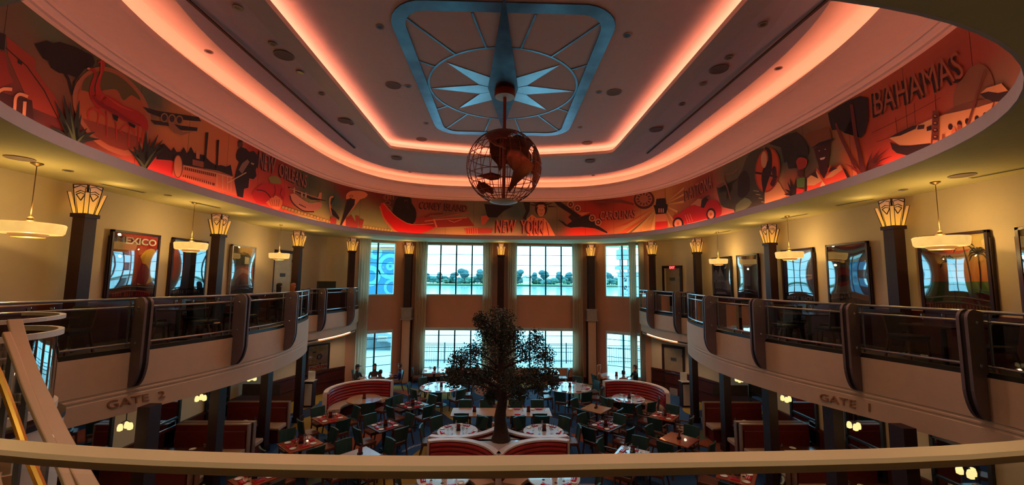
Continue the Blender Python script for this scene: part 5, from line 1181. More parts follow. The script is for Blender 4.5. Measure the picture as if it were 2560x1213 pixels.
def a_race(poly, rect, grad, text):
    grad(0, 0, 1, 1, (150, 130, 110), (120, 110, 96)); rect(0, .93, 1, 1, (130, 30, 30), 1); poly([(.15, .72), (.6, .66), (.62, .8), (.2, .86)], (60, 76, 86), 1); text('MOTORS', .14, .70, .6, .77, (130, 140, 146), 3, -.06)
    poly([(.15, .35), (.2, .6), (.5, .62), (.6, .5), (.55, .36), (.3, .3)], (150, 50, 44), 2, 2); poly([(.2, .36), (.5, .4), (.54, .48), (.3, .5)], (60, 26, 26), 3, 2); text('DAY', .26, .06, .62, .18, (70, 58, 54), 4, .06)
def a_palms(poly, rect, grad, text):
    grad(0, .4, 1, 1, (220, 120, 60), (190, 170, 110)); grad(0, .1, 1, .4, (70, 100, 60), (90, 120, 60)); rect(0, 0, 1, .12, (120, 76, 56), 1); text.blocks(.06, .03, .96, .1, 20, (170, 120, 90), 4, (5, 12))
    for bx, by, tx, ty, r in ((.75, .2, .68, .86, .17), (.85, .2, .88, .74, .14), (.5, .15, .42, .66, .14)):
        poly(ribbon(smooth_curve([(bx, by), ((bx+tx)/2+.02, (by+ty)/2), (tx, ty)], 4), .016), (60, 34, 26), 3)
        for k in range(9):
            a = -.4+k*(PI+.8)/8; poly(ribbon(smooth_curve([(tx, ty), (tx+r*.6*math.cos(a), ty+r*.5*math.sin(a)+.02), (tx+r*math.cos(a), ty+r*.8*math.sin(a)-.04)], 3), [.012, .012, .013, .016, .018, .012, .003]), (30, 34, 26), 4)
    poly([(.55, .14), (.9, .12), (1, .2), (.9, .26), (.7, .24)], (110, 40, 30), 2, 2); poly([(0, .8), (.3, .84), (.6, .8), (.8, .82), (.6, .76), (.2, .77)], (200, 80, 50), 1, 2); poly([(.1, .9), (.4, .93), (.35, .95)], (90, 60, 50), 2)
poster(-1, 270, 393, 580, 750, 'red MEXICO travel poster in a dark stepped frame on the left wall', a_mexico)
poster(-1, 425, 514, 598, 745, 'blue-grey travel poster with red patch behind the middle left pendant', a_blue)
poster(-1, 575, 636, 614, 738, 'faded grey and pink poster in slim silver frame left of the pale door', a_grey, M['stone'])
poster(1, 1777, 1829, 643, 746, 'black and white poster of a domed capitol building', a_capitol, M['black'])
poster(1, 1844, 1898, 636, 751, 'pale washed-out poster between capitol poster and pillar', a_pale)
poster(1, 1957, 2037, 622, 760, 'dark blue MYRTLE BEACH poster on the right wall', a_beach)
poster(1, 2070, 2176, 607, 768, 'red and tan racing poster on the right wall', a_race)
poster(1, 2303, 2482, 582, 788, 'large sunset poster with palm trees behind the nearest right pendant', a_palms)
poster(1, 2553, 2700, 560, 830, 'poster in a red-brown frame cut off at the right edge', a_pale, M['wainscot'])
def a_yucatan(poly, rect, grad, text):
    grad(0, 0, 1, 1, (170, 140, 100), (206, 180, 120)); rect(.05, .12, .95, .3, (206, 190, 150), 1); text('YUCATAN', .08, .14, .92, .26, (206, 40, 36), 4, 0, .04); poly([(.4, .55), (.5, .48), (.65, .5), (.72, .6), (.6, .7), (.45, .66)], (80, 60, 44), 1, 2)
    poly([(.48, .56), (.55, .52), (.6, .6), (.52, .64)], (206, 170, 110), 2, 2); poly([(.2, .74), (.4, .76), (.38, .8), (.22, .79)], (90, 70, 50), 1); rect(.05, .3, .95, .32, (60, 40, 34), 2); poly([(.55, .32), (.6, .38), (.65, .32)], (70, 50, 40), 2); rect(.1, .05, .6, .07, (110, 90, 70), 2); rect(.7, .06, .9, .075, (110, 90, 70), 2)
# on the curved wall under the left balcony end
SW = Strip2(WL[:5]); ua, za = SW.hit(765, 900); ub, zb = SW.hit(822, 896); p = SW.pt((ua+ub)/2, 0); q = SW.pt((ua+ub)/2+.1, 0); a = math.atan2(q.y-p.y, q.x-p.x)
nrm = Vector((math.sin(a), -math.cos(a), 0)); zt = SW.hit(793, 861)[1]; zb_ = SW.hit(793, 935)[1]
t = thing('framed_poster', 'YUCATAN poster with red letters low on the wall by the left curved booth', 'poster', (p.x+nrm.x*.06, p.y+nrm.y*.06, (zt+zb_)/2), a)
frame_art(t, ub-ua, zt-zb_, a_yucatan, M['burg'])
# ================================================================== DOORS
def door(name, S, px0, px1, z0, h, leaf, frame, exit_dev=False, off=.03, plate=True):
    u0 = S.hit(px0, 760)[0]; u1 = S.hit(px1, 760)[0]; um = (u0+u1)/2; p = S.pt(um, 0); q = S.pt(um+.05, 0); a = math.atan2(q.y-p.y, q.x-p.x); w = abs(u1-u0)
    t = thing(name, kind='structure', loc=(p.x, p.y, z0), rz=a)
    mb = MB()
    for c, d in (((-w/2-.05, -.03, h/2+.05), (.1, .12, h+.1)), ((w/2+.05, -.03, h/2+.05), (.1, .12, h+.1)), ((0, -.03, h+.06), (w+.2, .12, .12))): mb.box(c, d)
    mb.build('frame', frame, t)
    mb = MB(); mb.box((0, -.02, h/2), (w, .05, h)); lf = mb.build('leaf', leaf, t)
    for z in (.3, h/2, h-.3): mb = MB(); mb.box((w/2-.01, -.06, z), (.03, .03, .11)); mb.build('hinge', M['black'], lf)
    if plate: mb = MB(); mb.box((0, -.055, 1.62), (.26, .012, .14)); mb.build('sign_plate', mat('grey_sign', (70, 66, 66), .5), lf)
    if exit_dev: mb = MB(); mb.box((0, -.07, 1.0), (w*.86, .05, .06)); mb.build('push_bar', M['steel'], lf); mb = MB(); mb.box((0, -.055, .16), (w*.9, .012, .3)); mb.build('kick_plate', M['stone'], lf)
    else: mb = MB(); mb.lathe([(0, -.03), (.03, -.02), (.03, .01), (0, .02)], n=12); o = mb.build('knob', M['steel'], lf, smooth=True); o.location = (-w/2+.09, -.09, 1.0)
    return t
SR = Strip2(WR[2:6][::-1])   # reversed so the room lies on the +off side consistently
SRr = Strip2(WR[2:7])
door('door_1', Strip2([(-9.1, 14.0), (-9.1, 16.6), (-8.75, 17.75)]), 680, 722, 3.7, 2.52, mat('pale_door_leaf', (196, 184, 172), .5), M['burg'], plate=True)
door('door_2', SRr, 1663, 1704, 3.7, 2.13, mat('tan_door_leaf', (150, 128, 104), .5), M['burg'], True)  # leaf in a darker tan than the left door
door('door_3', SRr, 1658, 1703, 0, 2.13, mat('tan_door_leaf', (150, 128, 104), .5), M['burg'], True)
# exit sign above the upper right door
u, z = SRr.hit(1683, 664); p = SRr.pt(u, z, -.08); q = SRr.pt(u+.05, z, -.08); a = math.atan2(q.y-p.y, q.x-p.x)
t = thing('exit_sign', 'small glowing red EXIT sign above the dark door at right', 'sign', (p.x, p.y, z-.1), a)
mb = MB(); mb.box((0, 0, 0), (.32, .05, .2)); mb.build('housing', mat('red_sign_housing', (120, 14, 18), .4, emit=.5), t)
vs, fs = text2d('EXIT', .02); mb = MB(); mb.add([((x-.5)*.26, -.03, (y-.5)*.11) for x, y in vs], fs); mb.build('lettering', emitter('exit_red', (1, .10, .08), 2.2), t, recalc=False)
# ================================================================== LOWER FLOOR: BOOTHS
def arc_pts(cx, cy, r, a0, a1, n=24): return [(cx+r*math.cos(math.radians(a0+(a1-a0)*i/n)), cy+r*math.sin(math.radians(a0+(a1-a0)*i/n))) for i in range(n+1)]
def curved_booth(cx, cy, R, a0, a1, label, h=1.1, thick=.10):
    """bench curved round a table; back on the outside of the arc"""
    t = thing('curved_booth', label, 'booth', (cx, cy, 0))
    P = arc_pts(0, 0, R, a0, a1)     # normals: left of ccw travel = inward
    mb = MB(); mb.sweep(P, [(.02, .0), (.02, h-.03), (-thick+.02, h-.03), (-thick+.02, 0)]); mb.build('back_shell', M['red'], t)
    mb = MB(); mb.sweep(P, [(.05, h-.03), (.05, h+.015), (-thick-.01, h+.015), (-thick-.01, h-.03)]); mb.build('cap_rail', mat('cream_cap', (214, 196, 190), .4), t)
    for k in range(5):   # padded horizontal rolls
        z = .5+.11*k; mb = MB(); mb.sweep(arc_pts(0, 0, R, a0+1.2, a1-1.2), [(.02, z), (.055, z+.01), (.075, z+.055), (.055, z+.1), (.02, z+.108)]); mb.build('back_roll', M['red'], t, smooth=True)
    for k in range(5):
        z = .5+.11*k; mb = MB(); mb.sweep(arc_pts(0, 0, R, a0+1.2, a1-1.2), [(-thick+.02, z), (-thick-.0, z+.01), (-thick-.012, z+.055), (-thick-.0, z+.1), (-thick+.02, z+.108)]); mb.build('outer_roll', M['red'], t, smooth=True)
    mb = MB(); mb.sweep(arc_pts(0, 0, R, a0+1, a1-1), [(.04, .36), (.04, .48), (.42, .48), (.47, .46), (.48, .40), (.46, .36)]); mb.build('seat_cushion', M['tan'], t, smooth=True)
    mb = MB(); mb.sweep(arc_pts(0, 0, R, a0+1, a1-1), [(.04, 0), (.04, .36), (.40, .36), (.40, 0)]); mb.build('seat_base', M['darkred'], t)
    for a in (a0, a1):
        x, y = R*math.cos(math.radians(a)), R*math.sin(math.radians(a)); mb = MB(); mb.box((x*(1+.06/R), y*(1+.06/R), h/2), (.15, .04, h), rz=math.radians(a)); mb.build('end_panel', mat('cream_cap', (214, 196, 190), .4), t)
    return t
curved_booth(-1.28, 12.32, 1.38, -112, -12, 'red curved booth on the left of the tree facing the windows')
curved_booth(1.28, 12.32, 1.38, 192, 292, 'red curved booth on the right of the tree facing the windows')
curved_booth(-1.28, 9.45, 1.30, 18, 112, 'red curved booth on the left of the tree facing the overlook')
curved_booth(1.28, 9.45, 1.30, 68, 162, 'red curved booth on the right of the tree facing the overlook')
curved_booth(-5.0, 15.55, 1.32, 62, 205, 'red curved booth standing alone near the YUCATAN poster')
curved_booth(4.95, 15.6, 1.32, -25, 118, 'red curved booth standing alone before the lower right door')
# planter between the four booths
t = thing('tree_planter', 'pale planter top with curved sides between four red booths', 'planter')
q = [(0, 11.62)]+[p for p in arc_pts(-1.28, 12.32, 1.56, -22, -104, 10)]+[p for p in arc_pts(-1.28, 9.45, 1.48, 104, 34, 10)]+[(-.07, 9.8), (-.06, 9.3), (0, 9.28)]
q += [(-x, y) for x, y in q[1:-1]][::-1]
mb = MB(); mb.prism(q, .0, 1.0); mb.build('body', mat('cream_cap', (214, 196, 190), .4), t)
mb = MB(); mb.prism([(x*.97, 10.8+(y-10.8)*.97) for x, y in q], 1.0, 1.04); mb.build('top_board', M['laminate'], t)
# ================================================================== TREE
def tree():
    bx, by = atz(1252, 1100, 1.04).xy
    t = thing('tree', 'dark full-leaved ornamental tree rising from the planter', 'tree', (bx, by, 1.02))
    H = lambda z: z-1.02
    path = [(0, 0, 0), (.0, .02, .25), (-.03, .02, .6), (.03, 0, 1.0), (.0, .0, 1.4), (-.02, 0, 2.0), (0, 0, 2.7), (.02, 0, 3.3)]
    mb = MB(); mb.tube(smooth_curve(path, 4), .1, 12, radii=[r[0] for r in smooth_curve([(.27, 0), (.19, 0), (.15, 0), (.13, 0), (.12, 0), (.08, 0), (.05, 0), (.015, 0)], 4)]); mb.build('trunk', M['bark'], t, smooth=True)
    D = by
    clus = [(1250, 805, .42, .40), (1215, 830, .30, .3), (1282, 840, .34, .3), (1248, 860, .45, .4), (1190, 880, .36, .3), (1310, 880, .36, .32), (1250, 910, .5, .45), (1340, 850, .24, .3), (1362, 890, .28, .28), (1150, 900, .30, .28), (1170, 935, .40, .32),
            (1215, 950, .42, .36), (1290, 950, .45, .36), (1335, 935, .34, .3), (1375, 935, .26, .22), (1130, 935, .22, .2), (1230, 990, .26, .2), (1295, 985, .28, .2), (1345, 965, .24, .2), (1385, 960, .16, .14), (1200, 800, .18, .2), (1135, 955, .2, .16)]
    rnd = random.Random(3); vs = []; fs = []; br = []
    for k, (px, py, rx, rz) in enumerate(clus):
        dy = rnd.uniform(-.9, .9) if k > 3 else rnd.uniform(-.25, .25)
        c = aty(px, py, D+dy); c = Vector((c.x-bx, dy, c.z-1.02)); br.append(c)
        n = int(5200*rx*rz+250)
        for i in range(n):
            u = Vector((rnd.gauss(0, 1), rnd.gauss(0, 1), rnd.gauss(0, 1))).normalized()*(rnd.random()**.45)
            p = c+Vector((u.x*rx, u.y*rx, u.z*rz))+Vector((rnd.gauss(0, .03), rnd.gauss(0, .03), rnd.gauss(0, .03)))
            d = Vector((rnd.gauss(0, 1), rnd.gauss(0, 1), rnd.gauss(-.3, .7))).normalized(); s = d.orthogonal().normalized(); s.rotate(Matrix.Rotation(rnd.random()*6.3, 3, d)); L = rnd.uniform(.045, .085); w = L*.24
            b = len(vs); up = d.cross(s)*.012
            vs += [p-d*L*.5, p+s*w+up, p+d*L*.5, p-s*w+up]; fs.append((b, b+1, b+2, b+3))
        # outlying sprays along thin twigs
    mb = MB(); mb.v = [tuple(v) for v in vs]; mb.f = fs; o = mb.build('foliage', M['leaf'], t, recalc=False); o['kind'] = 'stuff'
    for c in br:
        z0_ = max(.9, min(2.9, c.z-.45)); s = Vector((0, 0, z0_)); m_ = (s+c)/2+Vector((0, 0, .06)); mb = MB(); mb.tube(smooth_curve([tuple(s), tuple(m_), tuple(c)], 4), .02, 5, radii=[.035-.0033*i for i in range(9)]); mb.build('branch', M['bark'], t, smooth=True)
tree()
# ================================================================== TABLES AND CHAIRS
def chair_proto(label_col, back, seat, arms=False, name='dining_chair'):
    r = thing(name, 'chair', 'chair')
    mb = MB(); mb.box((0, .0, .45), (.46, .45, .07)); mb.box((0, 0, .40), (.43, .42, .03)); mb.build('seat', seat, r, bevel=.02)
    mb = MB(); c = [(x, -.215-.03*(1-(x/.22)**2)) for x in (-.22, -.11, 0, .11, .22)]
    mb.v = []; pr_ = [(.022, .52), (.022, .90), (-.022, .90), (-.022, .52)]
    N = normals(c); vs = []; m_ = 4
    for (x, y), (nx, ny) in zip(c, N):
        for d, z in pr_: vs.append((x+nx*d, y+ny*d-(z-.52)*.16, z))
    fs = [(i*m_+j, i*m_+(j+1) % m_, (i+1)*m_+(j+1) % m_, (i+1)*m_+j) for i in range(4) for j in range(m_)]+[(0, 1, 2, 3), (19, 18, 17, 16)]
    mb.add(vs, fs); mb.build('backrest', back, r)
    for sx in (-1, 1):
        mb = MB(); mb.bar((sx*.19, .19, .42), (sx*.20, .21, 0), .035); mb.build('leg', M['chairw'], r)
        mb = MB(); mb.bar((sx*.205, -.19, .44), (sx*.20, -.30, 0), .035); mb.build('leg', M['chairw'], r)
        mb = MB(); mb.bar((sx*.205, -.19, .42), (sx*.225, -.285, .90), .03); mb.build('back_post', M['chairw'], r)
        if arms:
            mb = MB(); mb.bar((sx*.23, -.22, .66), (sx*.24, .16, .65), .035); mb.bar((sx*.24, .16, .65), (sx*.22, .19, .42), .03); mb.build('arm', M['chairw'], r)
    return r
CH = Proto(chair_proto('', M['chairb'], M['chairs'])); CHA = Proto(chair_proto('', M['chairb'], M['chairs'], True, 'armchair'))
DKV = mat('black_vinyl', (30, 30, 34), .4); CHB = Proto(chair_proto('', DKV, DKV, False, 'balcony_chair'))
def table_round(top, edge):
    r = thing('round_table', 'round', 'table'); mb = MB(); mb.lathe([(0, .715), (.975, .715), (1, .722), (1, .745), (.99, .75), (0, .75)], n=40); mb.build('tabletop', top, r)
    mb = MB(); mb.lathe([(.06, .03), (.06, .715)], n=14); mb.lathe([(0, .04), (.30, .03), (.33, .0)], n=20); mb.build('pedestal', M['black'], r); return r
def table_rect(w, d, top, name='square_table'):
    r = thing(name, 't', 'table'); mb = MB(); mb.box((0, 0, .7325), (w, d, .035)); mb.build('tabletop', top, r, bevel=.006)
    for sx in ((0,) if w < 1.2 else (-w*.32, w*.32)):
        mb = MB(); mb.lathe([(.05, .03), (.05, .715)], (sx, 0, 0), 12); mb.build('pedestal', M['black'], r); mb = MB(); mb.box((sx, 0, .02), (.6, .07, .035)); mb.box((sx, 0, .02), (.07, .6, .035)); mb.build('foot', M['black'], r)
    return r
# table settings
pl = thing('side_plate', 'plate', 'plate'); mb = MB(); mb.lathe([(0, .004), (.045, .004), (.075, .014), (.08, .016), (.078, .010), (.05, 0), (0, 0)], n=20); mb.build('dish', M['china'], pl, smooth=True)
mb = MB(); mb.lathe([(.058, .0105), (.062, .0125), (.066, .0115)], n=20); mb.build('rim_line', M['stone'], pl); PLATE = Proto(pl)
nk = thing('folded_napkin', 'napkin', 'napkin'); mb = MB(); mb.box((0, 0, .008), (.20, .12, .016)); mb.build('fold', M['napkin'], nk, bevel=.004); mb = MB(); mb.box((.01, .0, .02), (.16, .09, .01), rz=.08); mb.build('top_fold', M['napkin'], nk, bevel=.003)
mb = MB(); mb.box((-.0, .03, .027), (.19, .012, .004)); mb.build('knife', M['steel'], nk); mb = MB(); mb.box((.0, -.01, .027), (.17, .010, .004)); mb.build('fork', M['steel'], nk); NAP = Proto(nk)
gl = thing('wine_glass', 'glass', 'glass'); mb = MB(); mb.lathe([(.0, .003), (.034, .002), (.006, .008), (.005, .08)], n=14); mb.build('stem', M['drink'], gl, smooth=True, recalc=False)
mb = MB(); mb.lathe([(.004, .08), (.032, .11), (.038, .145), (.030, .19)], n=14); mb.build('bowl', M['drink'], gl, smooth=True, recalc=False); GLS = Proto(gl)
cd = thing('menu_holder', 'menu', 'menu holder'); mb = MB(); mb.box((0, 0, .03), (.12, .07, .06)); mb.build('base', M['black'], cd); mb = MB(); mb.box((0, -.01, .11), (.11, .012, .17)); mb.build('card', mat('dark_red_card', (110, 30, 30), .5), cd); mb = MB(); mb.lathe([(0, 0), (.018, 0), (.018, .09), (0, .1)], (.03, .02, .03), 10); mb.build('shaker', M['steel'], cd); CAD = Proto(cd)
def dname(dx, dy):
    a = math.degrees(math.atan2(dy, dx)) % 360
    return ['right', 'far right', 'window', 'far left', 'left', 'near left', 'near', 'near right'][int(((a+22.5) % 360)//45)]
def put_settings(cx, cy, seats, rad, nm, plates=True, glasses=True):
    for k, a in enumerate(seats):
        dx, dy = math.cos(a), math.sin(a); s = dname(dx, dy)
        if plates:
            NAP.put((cx+dx*(rad-.14), cy+dy*(rad-.14), .75), a+PI/2+random.uniform(-.15, .15), 'red napkin, %s seat, %s' % (s, nm), 'red napkins on the set tables')
            px, py = cx+dx*(rad-.15)-dy*.22, cy+dy*(rad-.15)+dx*.22; PLATE.put((px, py, .75), 0, 'white plate, %s seat, %s' % (s, nm), 'side plates on the set tables')
        if glasses:
            px, py = cx+dx*(rad-.34)+dy*.14, cy+dy*(rad-.34)-dx*.14; GLS.put((px, py, .75), 0, 'wine glass, %s seat, %s' % (s, nm), 'wine glasses on the set tables')
    CAD.put((cx+.02, cy, .75), .2, 'dark red menu holder on the '+nm, 'menu holders on the tables')
def seat_chair(P, cx, cy, a, dist, nm, word='dark green'):
    P.put((cx+math.cos(a)*dist, cy+math.sin(a)*dist, 0), a+PI/2, '%s chair, %s side, %s' % (word, dname(math.cos(a), math.sin(a)), nm), 'chairs on the dining floor')
TP = {}
def sq_table(corners, nm, top='wood', settings=True, seats=(0, 1, 2, 3), size=None, arms=False, look=None):
    c = [atz(*p, .75) for p in corners]; cx = sum(p.x for p in c)/4; cy = sum(p.y for p in c)/4
    a = math.atan2(c[1].y-c[0].y, c[1].x-c[0].x); b = math.atan2(c[2].y-c[1].y, c[2].x-c[1].x)-PI/2*(-1)
    a0 = a % (PI/2); b0 = b % (PI/2)
    if abs(a0-b0) > PI/4: b0 += PI/2*(1 if a0 > b0 else -1)
    ang = (a0+b0)/2; w = size or max(.76, min(1.15, (math.dist(c[0].xy, c[1].xy)+math.dist(c[1].xy, c[2].xy))/2))
    if top not in TP: TP[top] = Proto(table_rect(1, 1, M[top]))
    TP[top].put((cx, cy, 0), ang, (look or {'wood': 'reddish wooden square table', 'palewood': 'bare pale wooden square table', 'laminate': 'square table with glare on its top', 'darkwood': 'dark wooden square table'}[top])+' '+nm[1], None, sc=(w, w, 1))
    name = nm[0]+' '+nm[1]
    A = [ang+PI/2*k for k in range(4)]
    for k in seats: seat_chair(CHA if arms else CH, cx, cy, A[k], w/2+.22, name)
    if settings: put_settings(cx, cy, A, w/2, name)
    else: CAD.put((cx, cy, .75), ang, 'dark red menu holder on the '+name, 'menu holders on the tables')
sq_table([(778, 1044), (838, 1030), (871, 1045), (810, 1062)], ('square table', 'before the left lone booth'), 'wood')
sq_table([(913, 1063), (970, 1049), (1014, 1064), (951, 1083)], ('square table', 'right of the left booth'), 'darkwood')
sq_table([(697, 1108), (773, 1087), (810, 1109), (722, 1135)], ('square table', 'beside the left bench booths'), 'wood')
sq_table([(987, 1013), (1040, 999), (1075, 1010), (1020, 1028)], ('square table', 'before the left big round table'), 'darkwood')
sq_table([(847, 1137), (910, 1117), (951, 1138), (890, 1160)], ('square table', 'bare by the handrail at left'), 'laminate', False)
sq_table([(1447, 1022), (1480, 1009), (1528, 1019), (1506, 1035)], ('square table', 'before the right big round table'), 'palewood', False, arms=True)
sq_table([(1463, 1061), (1503, 1050), (1559, 1063), (1526, 1085)], ('square table', 'right of the tree booths'), 'darkwood', arms=True)
sq_table([(1617, 1039), (1642, 1027), (1703, 1038), (1680, 1057)], ('square table', 'before the right lone booth'), 'wood', arms=True)
sq_table([(1643, 1097), (1677, 1079), (1748, 1098), (1725, 1120)], ('square table', 'left bare by the right bench booths'), 'wood', False, arms=True, look='bare orange wooden square table')
sq_table([(1529, 1135), (1551, 1113), (1631, 1130), (1610, 1160)], ('square table', 'set by the handrail at right'), 'laminate', arms=True)
sq_table([(1790, 1190), (1820, 1172), (1892, 1183), (1865, 1213)], ('square table', 'under the handrail at far right'), 'wood')
sq_table([(594, 1190), (632, 1178), (677, 1197), (640, 1220)], ('square table', 'under the handrail at far left'), 'wood')
sq_table([(1063, 918), (1102, 918), (1108, 934), (1069, 936)], ('square table', 'by the second lower window'), 'laminate', seats=(0, 2))
sq_table([(1232, 985), (1262, 978), (1296, 988), (1262, 1000)], ('square table', 'behind the tree trunk'), 'wood', seats=(0, 2, 3))
sq_table([(1355, 922), (1385, 922), (1390, 937), (1358, 937)], ('square table', 'by the third lower window'), 'laminate', seats=(0, 2), settings=False)
# long tables
LGT = Proto(table_rect(1.52, .86, M['palewood'], 'long_table'))
for px, w in ((1186, 'left'), (1321, 'right')):
    p = atz(px, 1030, .75); n_ = 'long table behind the %s tree booth' % w
    LGT.put((p.x, p.y, 0), 0, 'rectangular pale wood '+n_)
    for k, (dx, s) in enumerate(((-.38, 'left'), (.38, 'right'))):
        CH.put((p.x+dx, p.y-.58, 0), 0, 'dark green chair, near side, %s half, %s' % (s, n_), 'chairs on the dining floor')
        CH.put((p.x+dx, p.y+.58, 0), PI, 'dark green chair, window side, %s half, %s' % (s, n_), 'chairs on the dining floor')
        if w == 'right':
            NAP.put((p.x+dx, p.y-.28, .75), 0, 'red napkin, near side, %s half, %s' % (s, n_), 'red napkins on the set tables'); NAP.put((p.x+dx, p.y+.28, .75), 0, 'red napkin, window side, %s half, %s' % (s, n_), 'red napkins on the set tables')
            PLATE.put((p.x+dx-.22, p.y+.26, .75), 0, 'small white plate on the %s half of the %s' % (s, n_), 'side plates on the set tables'); GLS.put((p.x+dx+.2, p.y+.1, .75), 0, 'wine glass on the %s half of the %s' % (s, n_), 'wine glasses on the set tables')
    CAD.put((p.x, p.y, .75), 0, 'dark red menu holder on the '+n_, 'menu holders on the tables')
# round tables
RT = Proto(table_round(M['laminate'], None)); RTW = Proto(table_round(M['palewood'], None))
def rtable(cx, cy, r, nm, seats, settings=True, wood=False, look='round pale-topped table'):
    (RTW if wood else RT).put((cx, cy, 0), 0, look+' '+nm, sc=(r, r, 1)); full = 'round table '+nm
    for a in seats: seat_chair(CH, cx, cy, math.radians(a), r+.20, full)
    if settings: put_settings(cx, cy, [math.radians(a) for a in settings] if settings is not True else [math.radians(a) for a in seats], r, full)
    else: CAD.put((cx, cy, .75), 0, 'dark red menu holder on the '+full, 'menu holders on the tables')
rtable(-1.22, 12.34, .60, 'in the tree booth behind at left', (180, 135, 90, 50), (200, 135, 60, 270, 335))
rtable(1.32, 12.32, .60, 'in the tree booth behind at right', (0, 45, 90, 130), (-20, 45, 120, 270, 205))
rtable(-1.24, 9.55, .60, 'in the tree booth nearest at left', (180, 225, 270), (200, 240, 300, 45, 100))
rtable(1.26, 9.55, .60, 'in the tree booth nearest at right', (0, -45, -90), (-20, -60, 240, 135, 80))
rtable(-2.44, 17.2, .86, 'at left, large, near the windows', tuple(range(0, 360, 45)), True, look='large pale round table')
rtable(2.93, 17.2, .90, 'at right, large, near the windows', tuple(range(20, 380, 45)), True, look='large pale round table')
rtable(-5.75, 19.1, .78, 'of the four diners beside the leftmost window', (150, 20), False)
rtable(5.5, 19.2, .76, 'of the three diners beside the rightmost window', (200,), False)
rtable(-5.02, 15.5, .62, 'inside the left lone booth', (-20, -65), False, True, 'bare round wooden table')
rtable(4.92, 15.6, .62, 'inside the right lone booth', (200, 250, 300, -20), (30, 80, 200, 250, 310), False, 'round set table')
# ================================================================== BENCH BOOTHS UNDER THE BALCONIES
def bench_proto():
    r = thing('bench_seat', 'bench', 'bench'); L = 1.95   # local: x along the bench (0 = aisle end), sitting towards -y
    mb = MB(); mb.box((L/2, .06, .58), (L, .10, 1.08)); mb.build('back_panel', M['darkred'], r, bevel=.01)
    mb = MB(); mb.box((L/2, -.01, .72), (L-.04, .06, .5)); mb.build('back_cushion', M['darkred'], r, bevel=.02)
    mb = MB(); pr_ = [(-.44, .38), (-.48, .44), (-.44, .50), (-.02, .50), (-.02, .38)]; n = len(pr_); vs = [(x, y, z) for x in (0, L) for y, z in pr_]; mb.add(vs, [tuple(range(n)), tuple(range(2*n-1, n-1, -1))]+[(i, (i+1) % n, (i+1) % n+n, i+n) for i in range(n)]); mb.build('seat_cushion', M['tan'], r, bevel=.015)
    mb = MB(); mb.box((L/2+.02, -.22, .19), (L-.06, .40, .38)); mb.build('seat_base', M['darkred'], r)
    mb = MB(); mb.box((-.02, .06, .57), (.035, .13, 1.14)); mb.box((L/2, .06, 1.13), (L, .13, .02)); mb.build('cream_trim', mat('tan_trim', (150, 118, 104), .45), r)
    return r
BN = Proto(bench_proto()); BT = {}
DT = Proto(table_rect(1.5, .66, M['darkwood'], 'booth_table'))
